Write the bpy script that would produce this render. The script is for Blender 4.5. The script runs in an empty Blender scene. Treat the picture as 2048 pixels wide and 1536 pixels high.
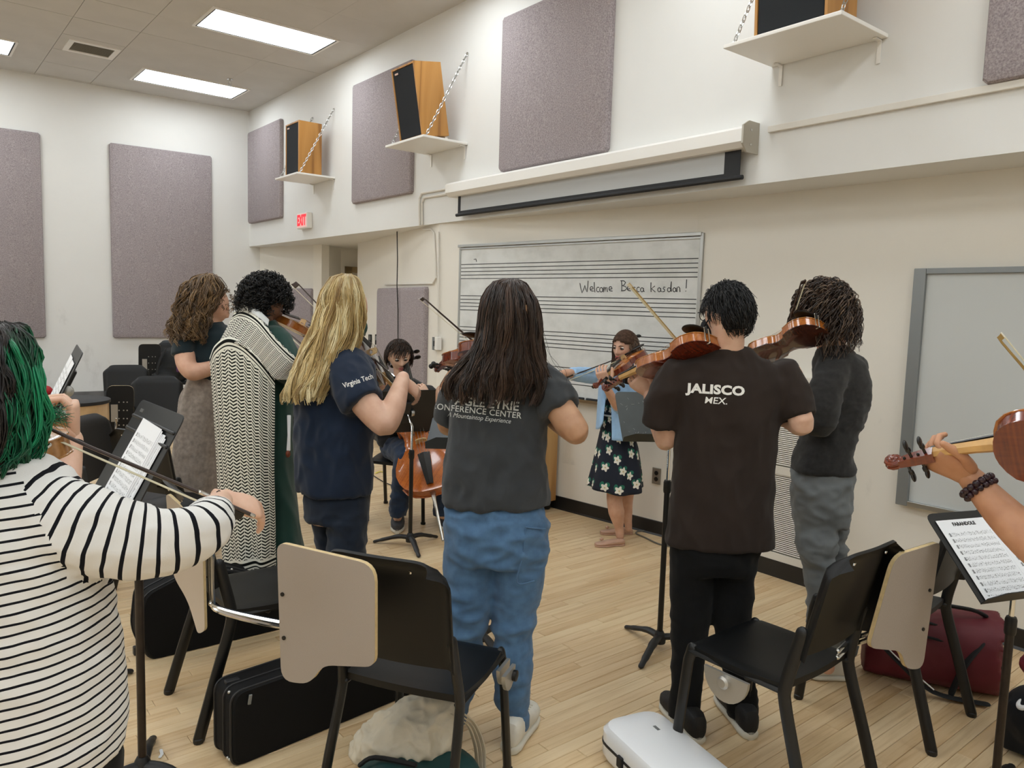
import bpy, bmesh, math, random
import numpy as np
from mathutils import Vector, Matrix, noise
from mathutils.bvhtree import BVHTree

scene = bpy.context.scene
COL = scene.collection
random.seed(7)
PI = math.pi

# ---------------------------------------------------------------- camera
F_PX, CX, CY = 1530.0, 1024.0, 768.0
CAM_H = 1.6
def _n(v):
    v = np.array(v, float); return v / np.linalg.norm(v)
_U = _n([(-225 - CX) / F_PX, (578 - CY) / F_PX, 1])
_V = _n([(2876 - CX) / F_PX, (672 - CY) / F_PX, 1])
_W = _n(np.cross(_V, _U))
_V = _n(np.cross(_U, _W))
RM = np.array([_V, _U, _W])          # world x: into the front wall, world y: along it to the far corner, z up
CAM = np.array([0, 0, CAM_H])
cam_data = bpy.data.cameras.new('camera')
cam = bpy.data.objects.new('camera', cam_data)
COL.objects.link(cam)
cam_data.sensor_fit = 'HORIZONTAL'
cam_data.sensor_width = 36
cam_data.lens = F_PX / 2048 * 36
cam_data.clip_start = 0.05
_m = Matrix.Identity(4)
for _i in range(3):
    _m[_i][0] = RM[_i, 0]; _m[_i][1] = -RM[_i, 1]; _m[_i][2] = -RM[_i, 2]; _m[_i][3] = CAM[_i]
cam.matrix_world = _m
scene.camera = cam

# ---------------------------------------------------------------- light
world = bpy.data.worlds.new('world')
scene.world = world
world.use_nodes = True
world.node_tree.nodes['Background'].inputs[0].default_value = (0.9, 0.92, 1, 1)
world.node_tree.nodes['Background'].inputs[1].default_value = 0.15
scene.view_settings.view_transform = 'Standard'
scene.view_settings.look = 'None'
scene.view_settings.gamma = 1
scene.view_settings.use_curve_mapping = False
scene.view_settings.exposure = -0.52
LAMP_STRENGTH = 15.0
LAMP_COLOR = (0.89, 0.955, 1.0)

# ---------------------------------------------------------------- helpers
def lin(c):
    if isinstance(c, str):
        c = tuple(int(c[i:i + 2], 16) / 255 for i in (0, 2, 4))
    return tuple((x / 12.92 if x <= 0.04045 else ((x + 0.055) / 1.055) ** 2.4) for x in c)
def ray(px, py):
    return RM @ np.array([(px - CX) / F_PX, (py - CY) / F_PX, 1.0])
def at(px, py, d):
    """point seen at that pixel, d metres along the viewing axis"""
    return Vector(CAM + ray(px, py) * d)
def lvl(px, py, z=0.0):
    r = ray(px, py); return Vector(CAM + r * ((z - CAM_H) / r[2]))
def onp(px, py, p0, nrm):
    r = ray(px, py); nrm = np.array(nrm)
    return Vector(CAM + r * (np.dot(np.array(p0) - CAM, nrm) / np.dot(r, nrm)))
def V(*a):
    return Vector(a)

class NT:
    def __init__(s, name):
        s.m = bpy.data.materials.new(name); s.m.use_nodes = True
        s.t = s.m.node_tree; s.b = s.t.nodes['Principled BSDF']
    def n(s, kind, **kw):
        nd = s.t.nodes.new(kind)
        for k, v in kw.items():
            if k.startswith('i_'):
                key = k[2:]
                nd.inputs[int(key) if key.isdigit() else key.replace('_', ' ')].default_value = v
            else: setattr(nd, k, v)
        return nd
    def l(s, a, b):
        s.t.links.new(a, b)
    def math(s, op, a, b=None, c=None):
        nd = s.n('ShaderNodeMath', operation=op)
        for i, x in enumerate((a, b, c)):
            if x is None: continue
            if isinstance(x, (int, float)): nd.inputs[i].default_value = x
            else: s.l(x, nd.inputs[i])
        return nd.outputs[0]
    def mix(s, fac, a, b):
        nd = s.n('ShaderNodeMix', data_type='RGBA')
        for i, x in ((0, fac), (6, a), (7, b)):
            if isinstance(x, (int, float)): nd.inputs[i].default_value = x
            elif isinstance(x, tuple): nd.inputs[i].default_value = (*x[:3], 1)
            else: s.l(x, nd.inputs[i])
        return nd.outputs[2]
    def tex(s, coord='Object', scale=None):
        o = s.n('ShaderNodeTexCoord').outputs[coord]
        if scale:
            mp = s.n('ShaderNodeMapping'); mp.inputs['Scale'].default_value = scale
            s.l(o, mp.inputs[0]); o = mp.outputs[0]
        return o
    def noise(s, vec, scale, detail=3, rough=0.5):
        nd = s.n('ShaderNodeTexNoise'); nd.inputs['Scale'].default_value = scale
        nd.inputs['Detail'].default_value = detail; nd.inputs['Roughness'].default_value = rough
        s.l(vec, nd.inputs['Vector']); return nd.outputs['Fac']
    def bump(s, h, strength=0.3, dist=0.01):
        nd = s.n('ShaderNodeBump'); nd.inputs['Strength'].default_value = strength
        nd.inputs['Distance'].default_value = dist
        s.l(h, nd.inputs['Height']); s.l(nd.outputs[0], s.b.inputs['Normal'])
    def attr(s, name):
        return s.n('ShaderNodeAttribute', attribute_name=name)
    def ramp(s, fac, stops):
        nd = s.n('ShaderNodeValToRGB'); e = nd.color_ramp.elements
        while len(e) < len(stops): e.new(0.5)
        for i, (p, c) in enumerate(stops):
            e[i].position = p; e[i].color = (*c[:3], 1)
        s.l(fac, nd.inputs[0]); return nd.outputs[0]
    def sep(s, vec):
        nd = s.n('ShaderNodeSeparateXYZ'); s.l(vec, nd.inputs[0]); return nd.outputs

MATS = {}
def mat(name, col, rough=0.5, metal=0.0, var=None, bump=None, coat=0.0, spec=0.5, sheen=0.0):
    """plain procedural material: colour with a noise variation and a fine relief"""
    if name in MATS: return MATS[name]
    t = NT(name); c = lin(col) if isinstance(col, str) else col
    t.b.inputs['Base Color'].default_value = (*c, 1)
    t.b.inputs['Roughness'].default_value = rough
    t.b.inputs['Metallic'].default_value = metal
    t.b.inputs['Specular IOR Level'].default_value = spec
    t.b.inputs['Coat Weight'].default_value = coat
    t.b.inputs['Coat Roughness'].default_value = 0.15
    if sheen:
        t.b.inputs['Sheen Weight'].default_value = sheen
        t.b.inputs['Sheen Roughness'].default_value = 0.6
    if var or bump:
        vec = t.tex('Object')
        if var:
            f = t.noise(vec, var[0], 4)
            lo = tuple(max(0, x * (1 - var[1])) for x in c); hi = tuple(min(1, x * (1 + var[1])) for x in c)
            t.l(t.ramp(f, [(0.3, lo), (0.7, hi)]), t.b.inputs['Base Color'])
        if bump:
            t.bump(t.noise(vec, bump[0], 3), bump[1], bump[2] if len(bump) > 2 else 0.003)
    MATS[name] = t.m
    return t.m

def tag(o, label=None, cat=None, group=None, kind=None):
    if label: o['label'] = label
    if cat: o['category'] = cat
    if group: o['group'] = group
    if kind: o['kind'] = kind
    return o
def thing(name, label, cat, loc=(0, 0, 0), rotz=0.0, group=None):
    o = bpy.data.objects.new(name, None); COL.objects.link(o)
    o.empty_display_size = 0.1
    o.matrix_world = Matrix.Translation(Vector(loc)) @ Matrix.Rotation(rotz, 4, 'Z')
    return tag(o, label, cat, group)

def frame_for(d, hint=None):
    d = d.normalized()
    if hint is None or abs(d.dot(Vector(hint).normalized())) > 0.995:
        hint = Vector((0, 0, 1)) if abs(d.z) < 0.9 else Vector((1, 0, 0))
    a = (Vector(hint) - d * d.dot(Vector(hint))).normalized()
    return a, d.cross(a)

class MB:
    """collects shapes into one mesh"""
    def __init__(s): s.v = []; s.f = []
    def add(s, vs, fs):
        o = len(s.v); s.v.extend([Vector(x) for x in vs]); s.f.extend([[i + o for i in f] for f in fs]); return s
    def box(s, c, size, rot=None):
        c = Vector(c); hx, hy, hz = size[0] / 2, size[1] / 2, size[2] / 2
        p = [Vector((x, y, z)) for z in (-hz, hz) for y in (-hy, hy) for x in (-hx, hx)]
        if rot is not None: p = [rot @ q for q in p]
        return s.add([c + q for q in p], [[0, 2, 3, 1], [4, 5, 7, 6], [0, 1, 5, 4], [2, 6, 7, 3], [0, 4, 6, 2], [1, 3, 7, 5]])
    def box2(s, a, b):
        a = Vector(a); b = Vector(b)
        return s.box((a + b) / 2, [abs(b[i] - a[i]) for i in range(3)])
    def loft(s, rings, cap=True, closed=True):
        n = len(rings[0]); o = len(s.v)
        for r in rings: s.v.extend([Vector(x) for x in r])
        for k in range(len(rings) - 1):
            for i in range(n if closed else n - 1):
                j = (i + 1) % n
                s.f.append([o + k * n + i, o + k * n + j, o + (k + 1) * n + j, o + (k + 1) * n + i])
        if cap:
            s.f.append([o + i for i in range(n)][::-1])
            s.f.append([o + (len(rings) - 1) * n + i for i in range(n)])
        return s
    def tube(s, pts, r, n=10, hint=None, flat=1.0, round_end=True):
        """swept tube; r number or list; flat squashes across the hint direction"""
        pts = [Vector(p) for p in pts]
        if isinstance(r, (int, float)): r = [r] * len(pts)
        r = list(r)
        if round_end:
            d0 = (pts[0] - pts[1]).normalized(); d1 = (pts[-1] - pts[-2]).normalized()
            P = []; Rr = []
            for k in (0.98, 0.8, 0.45):
                P.append(pts[0] + d0 * r[0] * k); Rr.append(r[0] * math.sqrt(1 - k * k))
            P += pts; Rr += r
            for k in (0.45, 0.8, 0.98) if round_end != 'start' else ():
                P.append(pts[-1] + d1 * r[-1] * k); Rr.append(r[-1] * math.sqrt(1 - k * k))
            pts, r = P, Rr
        rings = []; a = None
        for i, p in enumerate(pts):
            d = (pts[min(i + 1, len(pts) - 1)] - pts[max(i - 1, 0)])
            if d.length < 1e-9: d = Vector((0, 0, 1))
            d.normalize()
            if a is None: a, b = frame_for(d, hint)
            else:
                a = (a - d * a.dot(d)); a = a.normalized() if a.length > 1e-6 else frame_for(d)[0]
                b = d.cross(a)
            rings.append([p + a * (math.cos(t) * r[i] * flat) + b * (math.sin(t) * r[i]) for t in [2 * PI * k / n for k in range(n)]])
        return s.loft(rings)
    def ell(s, c, rad, rot=None, nu=20, nv=12):
        c = Vector(c); rings = []
        for j in range(1, nv):
            th = PI * j / nv
            rings.append([Vector((math.cos(2 * PI * i / nu) * math.sin(th), math.sin(2 * PI * i / nu) * math.sin(th), -math.cos(th))) for i in range(nu)])
        vs = [q for r_ in rings for q in r_]; vs = [Vector((0, 0, -1))] + vs + [Vector((0, 0, 1))]
        vs = [Vector((q.x * rad[0], q.y * rad[1], q.z * rad[2])) for q in vs]
        if rot is not None: vs = [rot @ q for q in vs]
        fs = [[0, 1 + (i + 1) % nu, 1 + i] for i in range(nu)]
        for j in range(nv - 2):
            for i in range(nu):
                a = 1 + j * nu + i; b = 1 + j * nu + (i + 1) % nu
                fs.append([a, b, b + nu, a + nu])
        l = len(vs) - 1; o = 1 + (nv - 2) * nu
        fs += [[o + i, o + (i + 1) % nu, l] for i in range(nu)]
        return s.add([c + q for q in vs], fs)
    def extrude(s, outline, offs):
        """outline: 3D points; offs: vector"""
        offs = Vector(offs); n = len(outline)
        a = [Vector(p) for p in outline]; b = [p + offs for p in a]
        return s.loft([a, b])
    def lathe(s, prof, c=(0, 0, 0), axis=(0, 0, 1), n=16):
        a, b = frame_for(Vector(axis)); ax = Vector(axis).normalized(); c = Vector(c)
        rings = [[c + ax * h + (a * math.cos(2 * PI * k / n) + b * math.sin(2 * PI * k / n)) * max(r_, 1e-4) for k in range(n)] for r_, h in prof]
        return s.loft(rings)
    def xform(s, m):
        s.v = [m @ q for q in s.v]; return s
    def mesh(s, name):
        me = bpy.data.meshes.new(name)
        me.from_pydata([tuple(q) for q in s.v], [], s.f); me.validate(); me.update()
        bm = bmesh.new(); bm.from_mesh(me); bmesh.ops.recalc_face_normals(bm, faces=bm.faces); bm.to_mesh(me); bm.free()
        return me
    def build(s, name, m, parent=None, smooth=None, bevel=None, subsurf=0, world=True):
        """one mesh object. Under a parent the points are world points unless world=False."""
        me = s.mesh(name)
        return link(name, me, m, parent, smooth, bevel, subsurf, world)

def link(name, me, m, parent=None, smooth=None, bevel=None, subsurf=0, world=True):
    o = bpy.data.objects.new(name, me); COL.objects.link(o)
    if m is not None and not me.materials: me.materials.append(m)
    if parent is not None:
        o.parent = parent
        if world:
            mi = parent.matrix_world.inverted()
            p = parent.parent
            if parent.type == 'MESH' and p is not None: mi = Matrix(MW.get(parent.name, p.matrix_world)).inverted()
            me.transform(mi)
            MW[o.name] = [list(r) for r in mi.inverted()]
    if smooth is not False:
        sm = 0.6 if smooth is None else smooth
        if sm is True or sm > 3: me.polygons.foreach_set('use_smooth', [True] * len(me.polygons))
        else:
            me.polygons.foreach_set('use_smooth', [True] * len(me.polygons))
            try: me.set_sharp_from_angle(angle=sm)
            except Exception: pass
    if bevel:
        b = o.modifiers.new('bevel', 'BEVEL'); b.width = bevel; b.segments = 2; b.limit_method = 'ANGLE'; b.angle_limit = 0.6
        b.harden_normals = False
    if subsurf:
        b = o.modifiers.new('sub', 'SUBSURF'); b.levels = subsurf; b.render_levels = subsurf
    return o
MW = {}
def struct(name, mb, m, parent=None, **kw):
    o = mb.build(name, m, parent, **kw)
    if parent is None: o['kind'] = 'structure'
    return o
def copy_tree(o, parent=None):
    c = o.copy(); COL.objects.link(c); c.parent = parent
    for ch in list(o.children): copy_tree(ch, c)
    return c

def text_mesh(s, size=1.0, extrude=0.0, bold=0.0, shear=0.0, space=1.0):
    """lettering in the built-in font as mesh points, lying in the xy plane, centred"""
    cu = bpy.data.curves.new('txt', 'FONT'); cu.body = s; cu.size = size; cu.extrude = extrude; cu.offset = bold
    cu.shear = shear; cu.space_character = space; cu.align_x = 'CENTER'; cu.align_y = 'CENTER'; cu.resolution_u = 3
    o = bpy.data.objects.new('txt', cu); COL.objects.link(o)
    dg = bpy.context.evaluated_depsgraph_get()
    me = bpy.data.meshes.new_from_object(o.evaluated_get(dg))
    bpy.data.objects.remove(o); bpy.data.curves.remove(cu)
    mb = MB(); mb.add([v.co for v in me.vertices], [list(p.vertices) for p in me.polygons])
    bpy.data.meshes.remove(me)
    return mb
def plane_frame(origin, xdir, ydir):
    x = Vector(xdir).normalized(); z = x.cross(Vector(ydir)).normalized(); y = z.cross(x)
    m = Matrix.Identity(4)
    for i in range(3): m[i][0], m[i][1], m[i][2], m[i][3] = x[i], y[i], z[i], Vector(origin)[i]
    return m
# ================================================================ ROOM
ZC = 4.2                                    # ceiling height
# materials of the shell
def wall_mat(name, col):
    t = NT(name); vec = t.tex('Object')
    f = t.noise(vec, 1.3, 5, 0.6); c = lin(col)
    col_n = t.ramp(f, [(0.3, tuple(x * 0.965 for x in c)), (0.65, c)])
    # scuffs at hand and chair height, where backs and cases rub the paint
    z = t.sep(vec)[2]
    band = t.math('MULTIPLY', t.math('SMOOTHSTEP' if False else 'LESS_THAN', z, 1.55), t.math('GREATER_THAN', z, 0.38))
    smear = t.noise(t.tex('Object', (1.6, 1.6, 0.9)), 2.3, 6, 0.65)
    fac = t.math('MULTIPLY', band, t.math('MULTIPLY', t.math('GREATER_THAN', smear, 0.6), t.math('SUBTRACT', smear, 0.6)))
    fac = t.math('MULTIPLY', fac, 1.6)
    t.l(t.mix(fac, col_n, lin('8f8a80')), t.b.inputs['Base Color'])
    t.b.inputs['Roughness'].default_value = 0.62
    t.bump(t.noise(vec, 260, 2), 0.08, 0.002)
    return t.m
M_WALL = wall_mat('white_wall_paint', 'e6e5e1')
M_WALL2 = wall_mat('cream_wall_paint', 'eae5da')
M_CEIL = mat('ceiling_tile', 'cecbc6', 0.9, var=(3, 0.03), bump=(140, 0.35, 0.004))
M_JOINT = mat('ceiling_joint', '4a4540', 0.9)
M_BLACKBASE = mat('black_vinyl_base', '1b1a1a', 0.35, var=(5, 0.2))
M_GREYBASE = mat('grey_vinyl_base', '6d6b69', 0.5, var=(8, 0.15))
M_WHITE = mat('white_enamel', 'efece6', 0.4)
M_ALU = mat('brushed_aluminium', 'b9bab8', 0.32, 1.0, bump=(300, 0.05))
M_ALUD = mat('grey_anodised', '8f9394', 0.42, 0.6)
M_CHROME = mat('chrome', 'd8d8d6', 0.12, 1.0)
M_BLACKMET = mat('black_metal', '161514', 0.42, 0.2, var=(30, 0.3), bump=(200, 0.06))

# front wall: upper part on a straight soffit, lower part in facets set back under it
FA = Vector((3.99, 10.86, 0)); FB = Vector((3.84, -3.2, 0))
FDIR = (FB - FA).normalized(); FN = Vector((FDIR.y, -FDIR.x, 0))      # normal into the room
if FN.x > 0: FN = -FN
ZS = 2.35
def fpt(y, z, out=0.0):
    """point on the upper front wall"""
    t = (y - FA.y) / (FB.y - FA.y); p = FA.lerp(FB, t) + FN * out
    return Vector((p.x, p.y, z))
back = Vector((1.6, 0, 0))
mb = MB()
mb.loft([[fpt(10.86, ZS), fpt(10.86, ZC + .1), fpt(10.86, ZC + .1) + back, fpt(10.86, ZS) + back],
         [fpt(-3.2, ZS), fpt(-3.2, ZC + .1), fpt(-3.2, ZC + .1) + back, fpt(-3.2, ZS) + back]])
struct('wall_front', mb, M_WALL, smooth=False)
# lower facets (plan points, far to near)
n2 = ray(672, 500); n2 = n2 / n2[1]
PN2 = Vector((n2[0] * 9.35, 9.35, 0))
n3 = ray(717, 500); n3 = n3 / n3[1]
PN3 = Vector((n3[0] * 9.32, 9.32, 0))
LOW = [Vector((4.06, 11.2, 0)), Vector((4.43, 9.45, 0)), PN2 + Vector((.28, .42, 0)), PN3 + Vector((.3, .42, 0)), Vector((4.63, 8.84, 0)),
       Vector((3.955, 5.97, 0)), Vector((4.27, 3.3, 0)), Vector((4.27, -3.2, 0))]
PN2, PN3 = LOW[2], LOW[3]
WBD = (LOW[6] - LOW[5]).normalized(); WBN = Vector((WBD.y, -WBD.x, 0))   # whiteboard facet
if WBN.x > 0: WBN = -WBN
for i, nm in enumerate(['wall_front_far', 'wall_niche_side', 'wall_niche', 'wall_niche_return', 'wall_front_angled', 'wall_front_board', 'wall_front_right']):
    a, b = LOW[i], LOW[i + 1]
    d = (b - a).normalized(); nb = Vector((-d.y, d.x, 0))
    if nb.x < 0 and i not in (1,): nb = -nb
    if i == 1: nb = Vector((-d.y, d.x, 0)) if Vector((-d.y, d.x, 0)).y > 0 else Vector((d.y, -d.x, 0))
    mb = MB(); mb.loft([[a, a + V(0, 0, ZS + .02), a + nb * .12 + V(0, 0, ZS + .02), a + nb * .12], [b, b + V(0, 0, ZS + .02), b + nb * .12 + V(0, 0, ZS + .02), b + nb * .12]])
    struct(nm, mb, M_WALL2, smooth=False)
    if i in (0, 4, 5, 6):
        mb = MB(); e = -nb * .006
        mb.loft([[a, a + V(0, 0, .104), a + e + V(0, 0, .1), a + e + V(0, 0, .012), a + e * 3 ], [b, b + V(0, 0, .104), b + e + V(0, 0, .1), b + e + V(0, 0, .012), b + e * 3]])
        struct('baseboard_' + nm[5:], mb, M_BLACKBASE, smooth=False)
# left (far) wall
LWD = Vector((0.998, -0.057, 0)).normalized(); LC = Vector((3.99, 10.845, 0))
LWN = Vector((-LWD.y, LWD.x, 0))                                     # outward (away from room)
def lpt(x, z, out=0.0):
    k = (x - LC.x) / LWD.x; p = LC + LWD * k - LWN * out
    return Vector((p.x, p.y, z))
mb = MB(); a, b = lpt(-6, 0), lpt(4.4, 0)
mb.loft([[a, a + V(0, 0, ZC + .1), a + LWN * .15 + V(0, 0, ZC + .1), a + LWN * .15], [b, b + V(0, 0, ZC + .1), b + LWN * .15 + V(0, 0, ZC + .1), b + LWN * .15]])
struct('wall_left', mb, M_WALL, smooth=False)
mb = MB(); a, b = lpt(-5, 0), lpt(4.1, 0); e = -LWN
mb.loft([[a, a + V(0, 0, .375), a + e * .012 + V(0, 0, .37), a + e * .016 + V(0, 0, .01), a + e * .03], [b, b + V(0, 0, .375), b + e * .012 + V(0, 0, .37), b + e * .016 + V(0, 0, .01), b + e * .03]])
struct('baseboard_left', mb, M_GREYBASE, smooth=False)
# behind the camera the room closes
struct('wall_back', MB().box2((-5.1, -3.2, 0), (-5.0, 11.6, ZC + .1)), M_WALL, smooth=False)
struct('wall_right', MB().box2((-5.1, -3.3, 0), (5.6, -3.2, ZC + .1)), M_WALL, smooth=False)

# ---- ceiling: slab with tiles
struct_ceil = struct('ceiling', MB().box2((-5.1, -3.3, ZC + .012), (5.6, 11.7, ZC + .12)), M_JOINT, smooth=False)
TS = .605
tile_mesh = {}
def ceil_tile(x0, x1, y0, y1, g):
    w, l = round(x1 - x0 - 2 * g, 4), round(y1 - y0 - 2 * g, 4)
    k = (w, l)
    if k not in tile_mesh:
        mbt = MB(); mbt.box2((-w / 2, -l / 2, 0), (w / 2, l / 2, .02)); me = mbt.mesh('ceiling_tile'); me.materials.append(M_CEIL); tile_mesh[k] = me
    o = bpy.data.objects.new('ceiling_tile', tile_mesh[k]); COL.objects.link(o)
    o.location = ((x0 + x1) / 2, (y0 + y1) / 2, ZC); o.parent = struct_ceil
xs = [1.455 - TS * 2 * k for k in range(6, 0, -1)] + [1.455, 2.045] + [2.045 + 1.21, 4.5]
ys = [8.478 + TS * k for k in range(-19, 5)] + [11.3]
far = MB()
for i in range(len(xs) - 1):
    for j in range(len(ys) - 1):
        x0, x1, y0, y1 = xs[i], xs[i + 1], ys[j], ys[j + 1]
        narrow = abs(x0 - 1.455) < .01
        g = .004 if narrow else .0006
        seen = x0 > .2 and y0 > 3.3
        hy0 = .004 if abs(y0 - 8.478) < .01 and x0 > .2 else g
        hy1 = .004 if abs(y1 - 8.478) < .01 and x0 > .2 else g
        if seen:
            ceil_tile(x0, x1, y0 + hy0 - g, y1 - hy1 + g, g)
        else: far.box2((x0 + g, y0 + g, ZC), (x1 - g, y1 - g, ZC + .02))
o = far.build('ceiling_tile_field', M_CEIL, struct_ceil, smooth=False); o['kind'] = 'stuff'
# ---- ceiling lamps
t = NT('lamp_diffuser'); t.b.inputs['Base Color'].default_value = (.9, .9, .88, 1)
t.b.inputs['Emission Color'].default_value = (*LAMP_COLOR, 1); t.b.inputs['Emission Strength'].default_value = LAMP_STRENGTH
M_LAMP = t.m
M_LAMPDARK = mat('lamp_inner_edge', '2a2826', 0.6)
lamp_meshes = None
def lamp(x, y, label):
    r = thing('ceiling_lamp', label, 'ceiling lamp', (x, y, ZC), 0, 'recessed ceiling lamps')
    w, l = 1.215, .60
    m = MB()
    for sx in (-1, 1): m.box((sx * (w / 2), 0, -.006), (.022, l + .022, .014))
    for sy in (-1, 1): m.box((0, sy * (l / 2), -.006), (w - .022, .022, .014))
    m.build('lamp_frame', M_WHITE, r, world=False, smooth=False)
    m = MB()
    for sx in (-1, 1): m.box((sx * (w / 2 - .018), 0, -.005), (.014, l - .022, .012))
    m.box((0, -(l / 2 - .015), -.005), (w - .022, .008, .012))
    m.box((0, (l / 2 - .015), -.005), (w - .022, .008, .012))
    m.build('lamp_reveal', M_LAMPDARK, r, world=False, smooth=False)
    m = MB(); m.box((0, 0, -.003), (w - .05, l - .038, .006)); m.build('lamp_diffuser', M_LAMP, r, world=False, smooth=False)
for ix, x in enumerate([2.975, .54, -1.9, -4.2]):
    for iy, y in enumerate([10.02, 7.58, 5.14, 2.7, .26, -2.1]):
        lab = {(0, 0): 'bright rectangular ceiling lamp nearest the far corner of the room', (0, 1): 'large bright rectangular ceiling lamp at the top of the picture, left of the grey panels',
               (1, 0): 'bright ceiling lamp cut by the left edge of the picture'}.get((ix, iy), 'bright rectangular ceiling lamp above and behind the viewer')
        lamp(x, y, lab)
# ---- air vent and sprinkler
r = thing('air_vent', 'grey louvred air vent in a white frame set in the ceiling', 'air vent', (1.785, 9.43, ZC))
m = MB()
for sx in (-1, 1): m.box((sx * .215, 0, -.004), (.05, .44, .012))
for sy in (-1, 1): m.box((0, sy * .195, -.004), (.38, .05, .012))
m.build('frame', M_WHITE, r, world=False, smooth=False)
m = MB(); m.box((0, 0, .004), (.40, .36, .006)); m.build('backing', mat('vent_grey', '7d7a72', .7), r, world=False, smooth=False)
sl = MB().box((0, 0, 0), (.38, .012, .003), Matrix.Rotation(.6, 3, 'X')).mesh('slat'); sl.materials.append(mat('vent_slat', '8b887f', .6))
for k in range(14):
    o = bpy.data.objects.new('slat', sl); COL.objects.link(o); o.parent = r; o.location = (0, -.15 + k * .023, -.002)
r = thing('fire_sprinkler', 'small metal fire sprinkler hanging from the ceiling by the lamp', 'sprinkler', (3.25, 9.45, ZC))
MB().lathe([(.035, 0), (.035, -.006), (.012, -.01), (.012, -.03)], n=14).build('collar', M_CHROME, r, world=False)
m = MB()
for s in (-1, 1): m.tube([(s * .011, 0, -.03), (s * .018, 0, -.05), (s * .006, 0, -.07)], .003, 6)
m.build('yoke', M_CHROME, r, world=False)
MB().lathe([(.004, -.068), (.022, -.072), (.022, -.076), (.003, -.078)], n=14).build('deflector', M_ALU, r, world=False)

# ---- floor: maple strips laid along x
def floor_mat(name, use_attr):
    t = NT(name)
    rnd = t.attr('rnd').outputs['Fac'] if use_attr else t.n('ShaderNodeObjectInfo').outputs['Random']
    geo = t.n('ShaderNodeNewGeometry').outputs['Position']
    mp = t.n('ShaderNodeMapping'); mp.inputs['Scale'].default_value = (1.2, 22, 1); t.l(geo, mp.inputs[0])
    comb = t.n('ShaderNodeCombineXYZ'); t.l(t.math('MULTIPLY', rnd, 37.0), comb.inputs[2])
    add = t.n('ShaderNodeVectorMath', operation='ADD'); t.l(mp.outputs[0], add.inputs[0]); t.l(comb.outputs[0], add.inputs[1])
    g1 = t.noise(add.outputs[0], 2.2, 6, 0.62)
    base = t.ramp(rnd, [(0.0, lin('cda978')), (0.35, lin('dfc094')), (0.7, lin('e8cfa4')), (1.0, lin('d5b382'))])
    grain = t.ramp(g1, [(0.3, lin('b08c62')), (0.5, lin('e0c69e')), (0.75, lin('ecd8b6'))])
    c = t.mix(0.42, base, grain)
    t.l(c, t.b.inputs['Base Color'])
    t.b.inputs['Roughness'].default_value = 0.33
    t.l(t.ramp(g1, [(0.2, (.42,) * 3), (0.8, (.3,) * 3)]), t.b.inputs['Roughness'])
    t.b.inputs['Coat Weight'].default_value = 0.25; t.b.inputs['Coat Roughness'].default_value = 0.25
    t.bump(g1, 0.05, 0.002)
    return t.m
M_PLANK = floor_mat('maple_strip', False); M_PLANK2 = floor_mat('maple_strip_far', True)
floor_o = struct('floor', MB().box2((-5.1, -3.3, -.12), (5.6, 11.7, -.016)), mat('floor_gap', '3d2b1a', 0.9), smooth=False)
PW = .0571
planks = []
rr = random.Random(3)
y = -3.2
while y < 11.25:
    x = -5.0 - rr.random() * 1.0
    while x < 5.5:
        L = rr.choice([.55, .75, .95, 1.2]); planks.append((x, min(x + L, 5.55), y)); x += L
    y += PW
def plank_seen(p):
    xm = (p[0] + p[1]) / 2
    best = None
    for xx in (p[0], xm, p[1]):
        c = RM.T @ (np.array([xx, p[2], 0]) - CAM)
        if c[2] > .5:
            u, v = CX + F_PX * c[0] / c[2], CY + F_PX * c[1] / c[2]
            if -40 < u < 2090 and v < 1580 and xx < 4.25: best = c[2] if best is None else min(best, c[2])
    return best
vis = sorted([(plank_seen(p), k) for k, p in enumerate(planks) if plank_seen(p) is not None])
near = {k for _, k in vis[:300]}
pm = {}
rest = MB(); rnds = []
for k, (x0, x1, y) in enumerate(planks):
    L = round(x1 - x0, 3)
    if k in near:
        if L not in pm:
            mbp = MB(); w = PW / 2 - .0008; l = L / 2 - .0008; c = .0016
            mbp.loft([[(-l, -w, -.016), (l, -w, -.016), (l, w, -.016), (-l, w, -.016)], [(-l, -w, -c), (l, -w, -c), (l, w, -c), (-l, w, -c)],
                      [(-l + c, -w + c, 0), (l - c, -w + c, 0), (l - c, w - c, 0), (-l + c, w - c, 0)]])
            pm[L] = mbp.mesh('plank'); pm[L].materials.append(M_PLANK)
        o = bpy.data.objects.new('plank', pm[L]); COL.objects.link(o); o.parent = floor_o
        o.location = ((x0 + x1) / 2, y + PW / 2, 0)
    else:
        n0 = len(rest.v); rest.box2((x0 + .001, y + .0012, -.016), (x1 - .001, y + PW - .0012, 0)); rnds += [rr.random()] * 8
o = rest.build('plank_field', M_PLANK2, floor_o, smooth=False); o['kind'] = 'stuff'
at_ = o.data.attributes.new('rnd', 'FLOAT', 'POINT'); at_.data.foreach_set('value', rnds)

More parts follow.
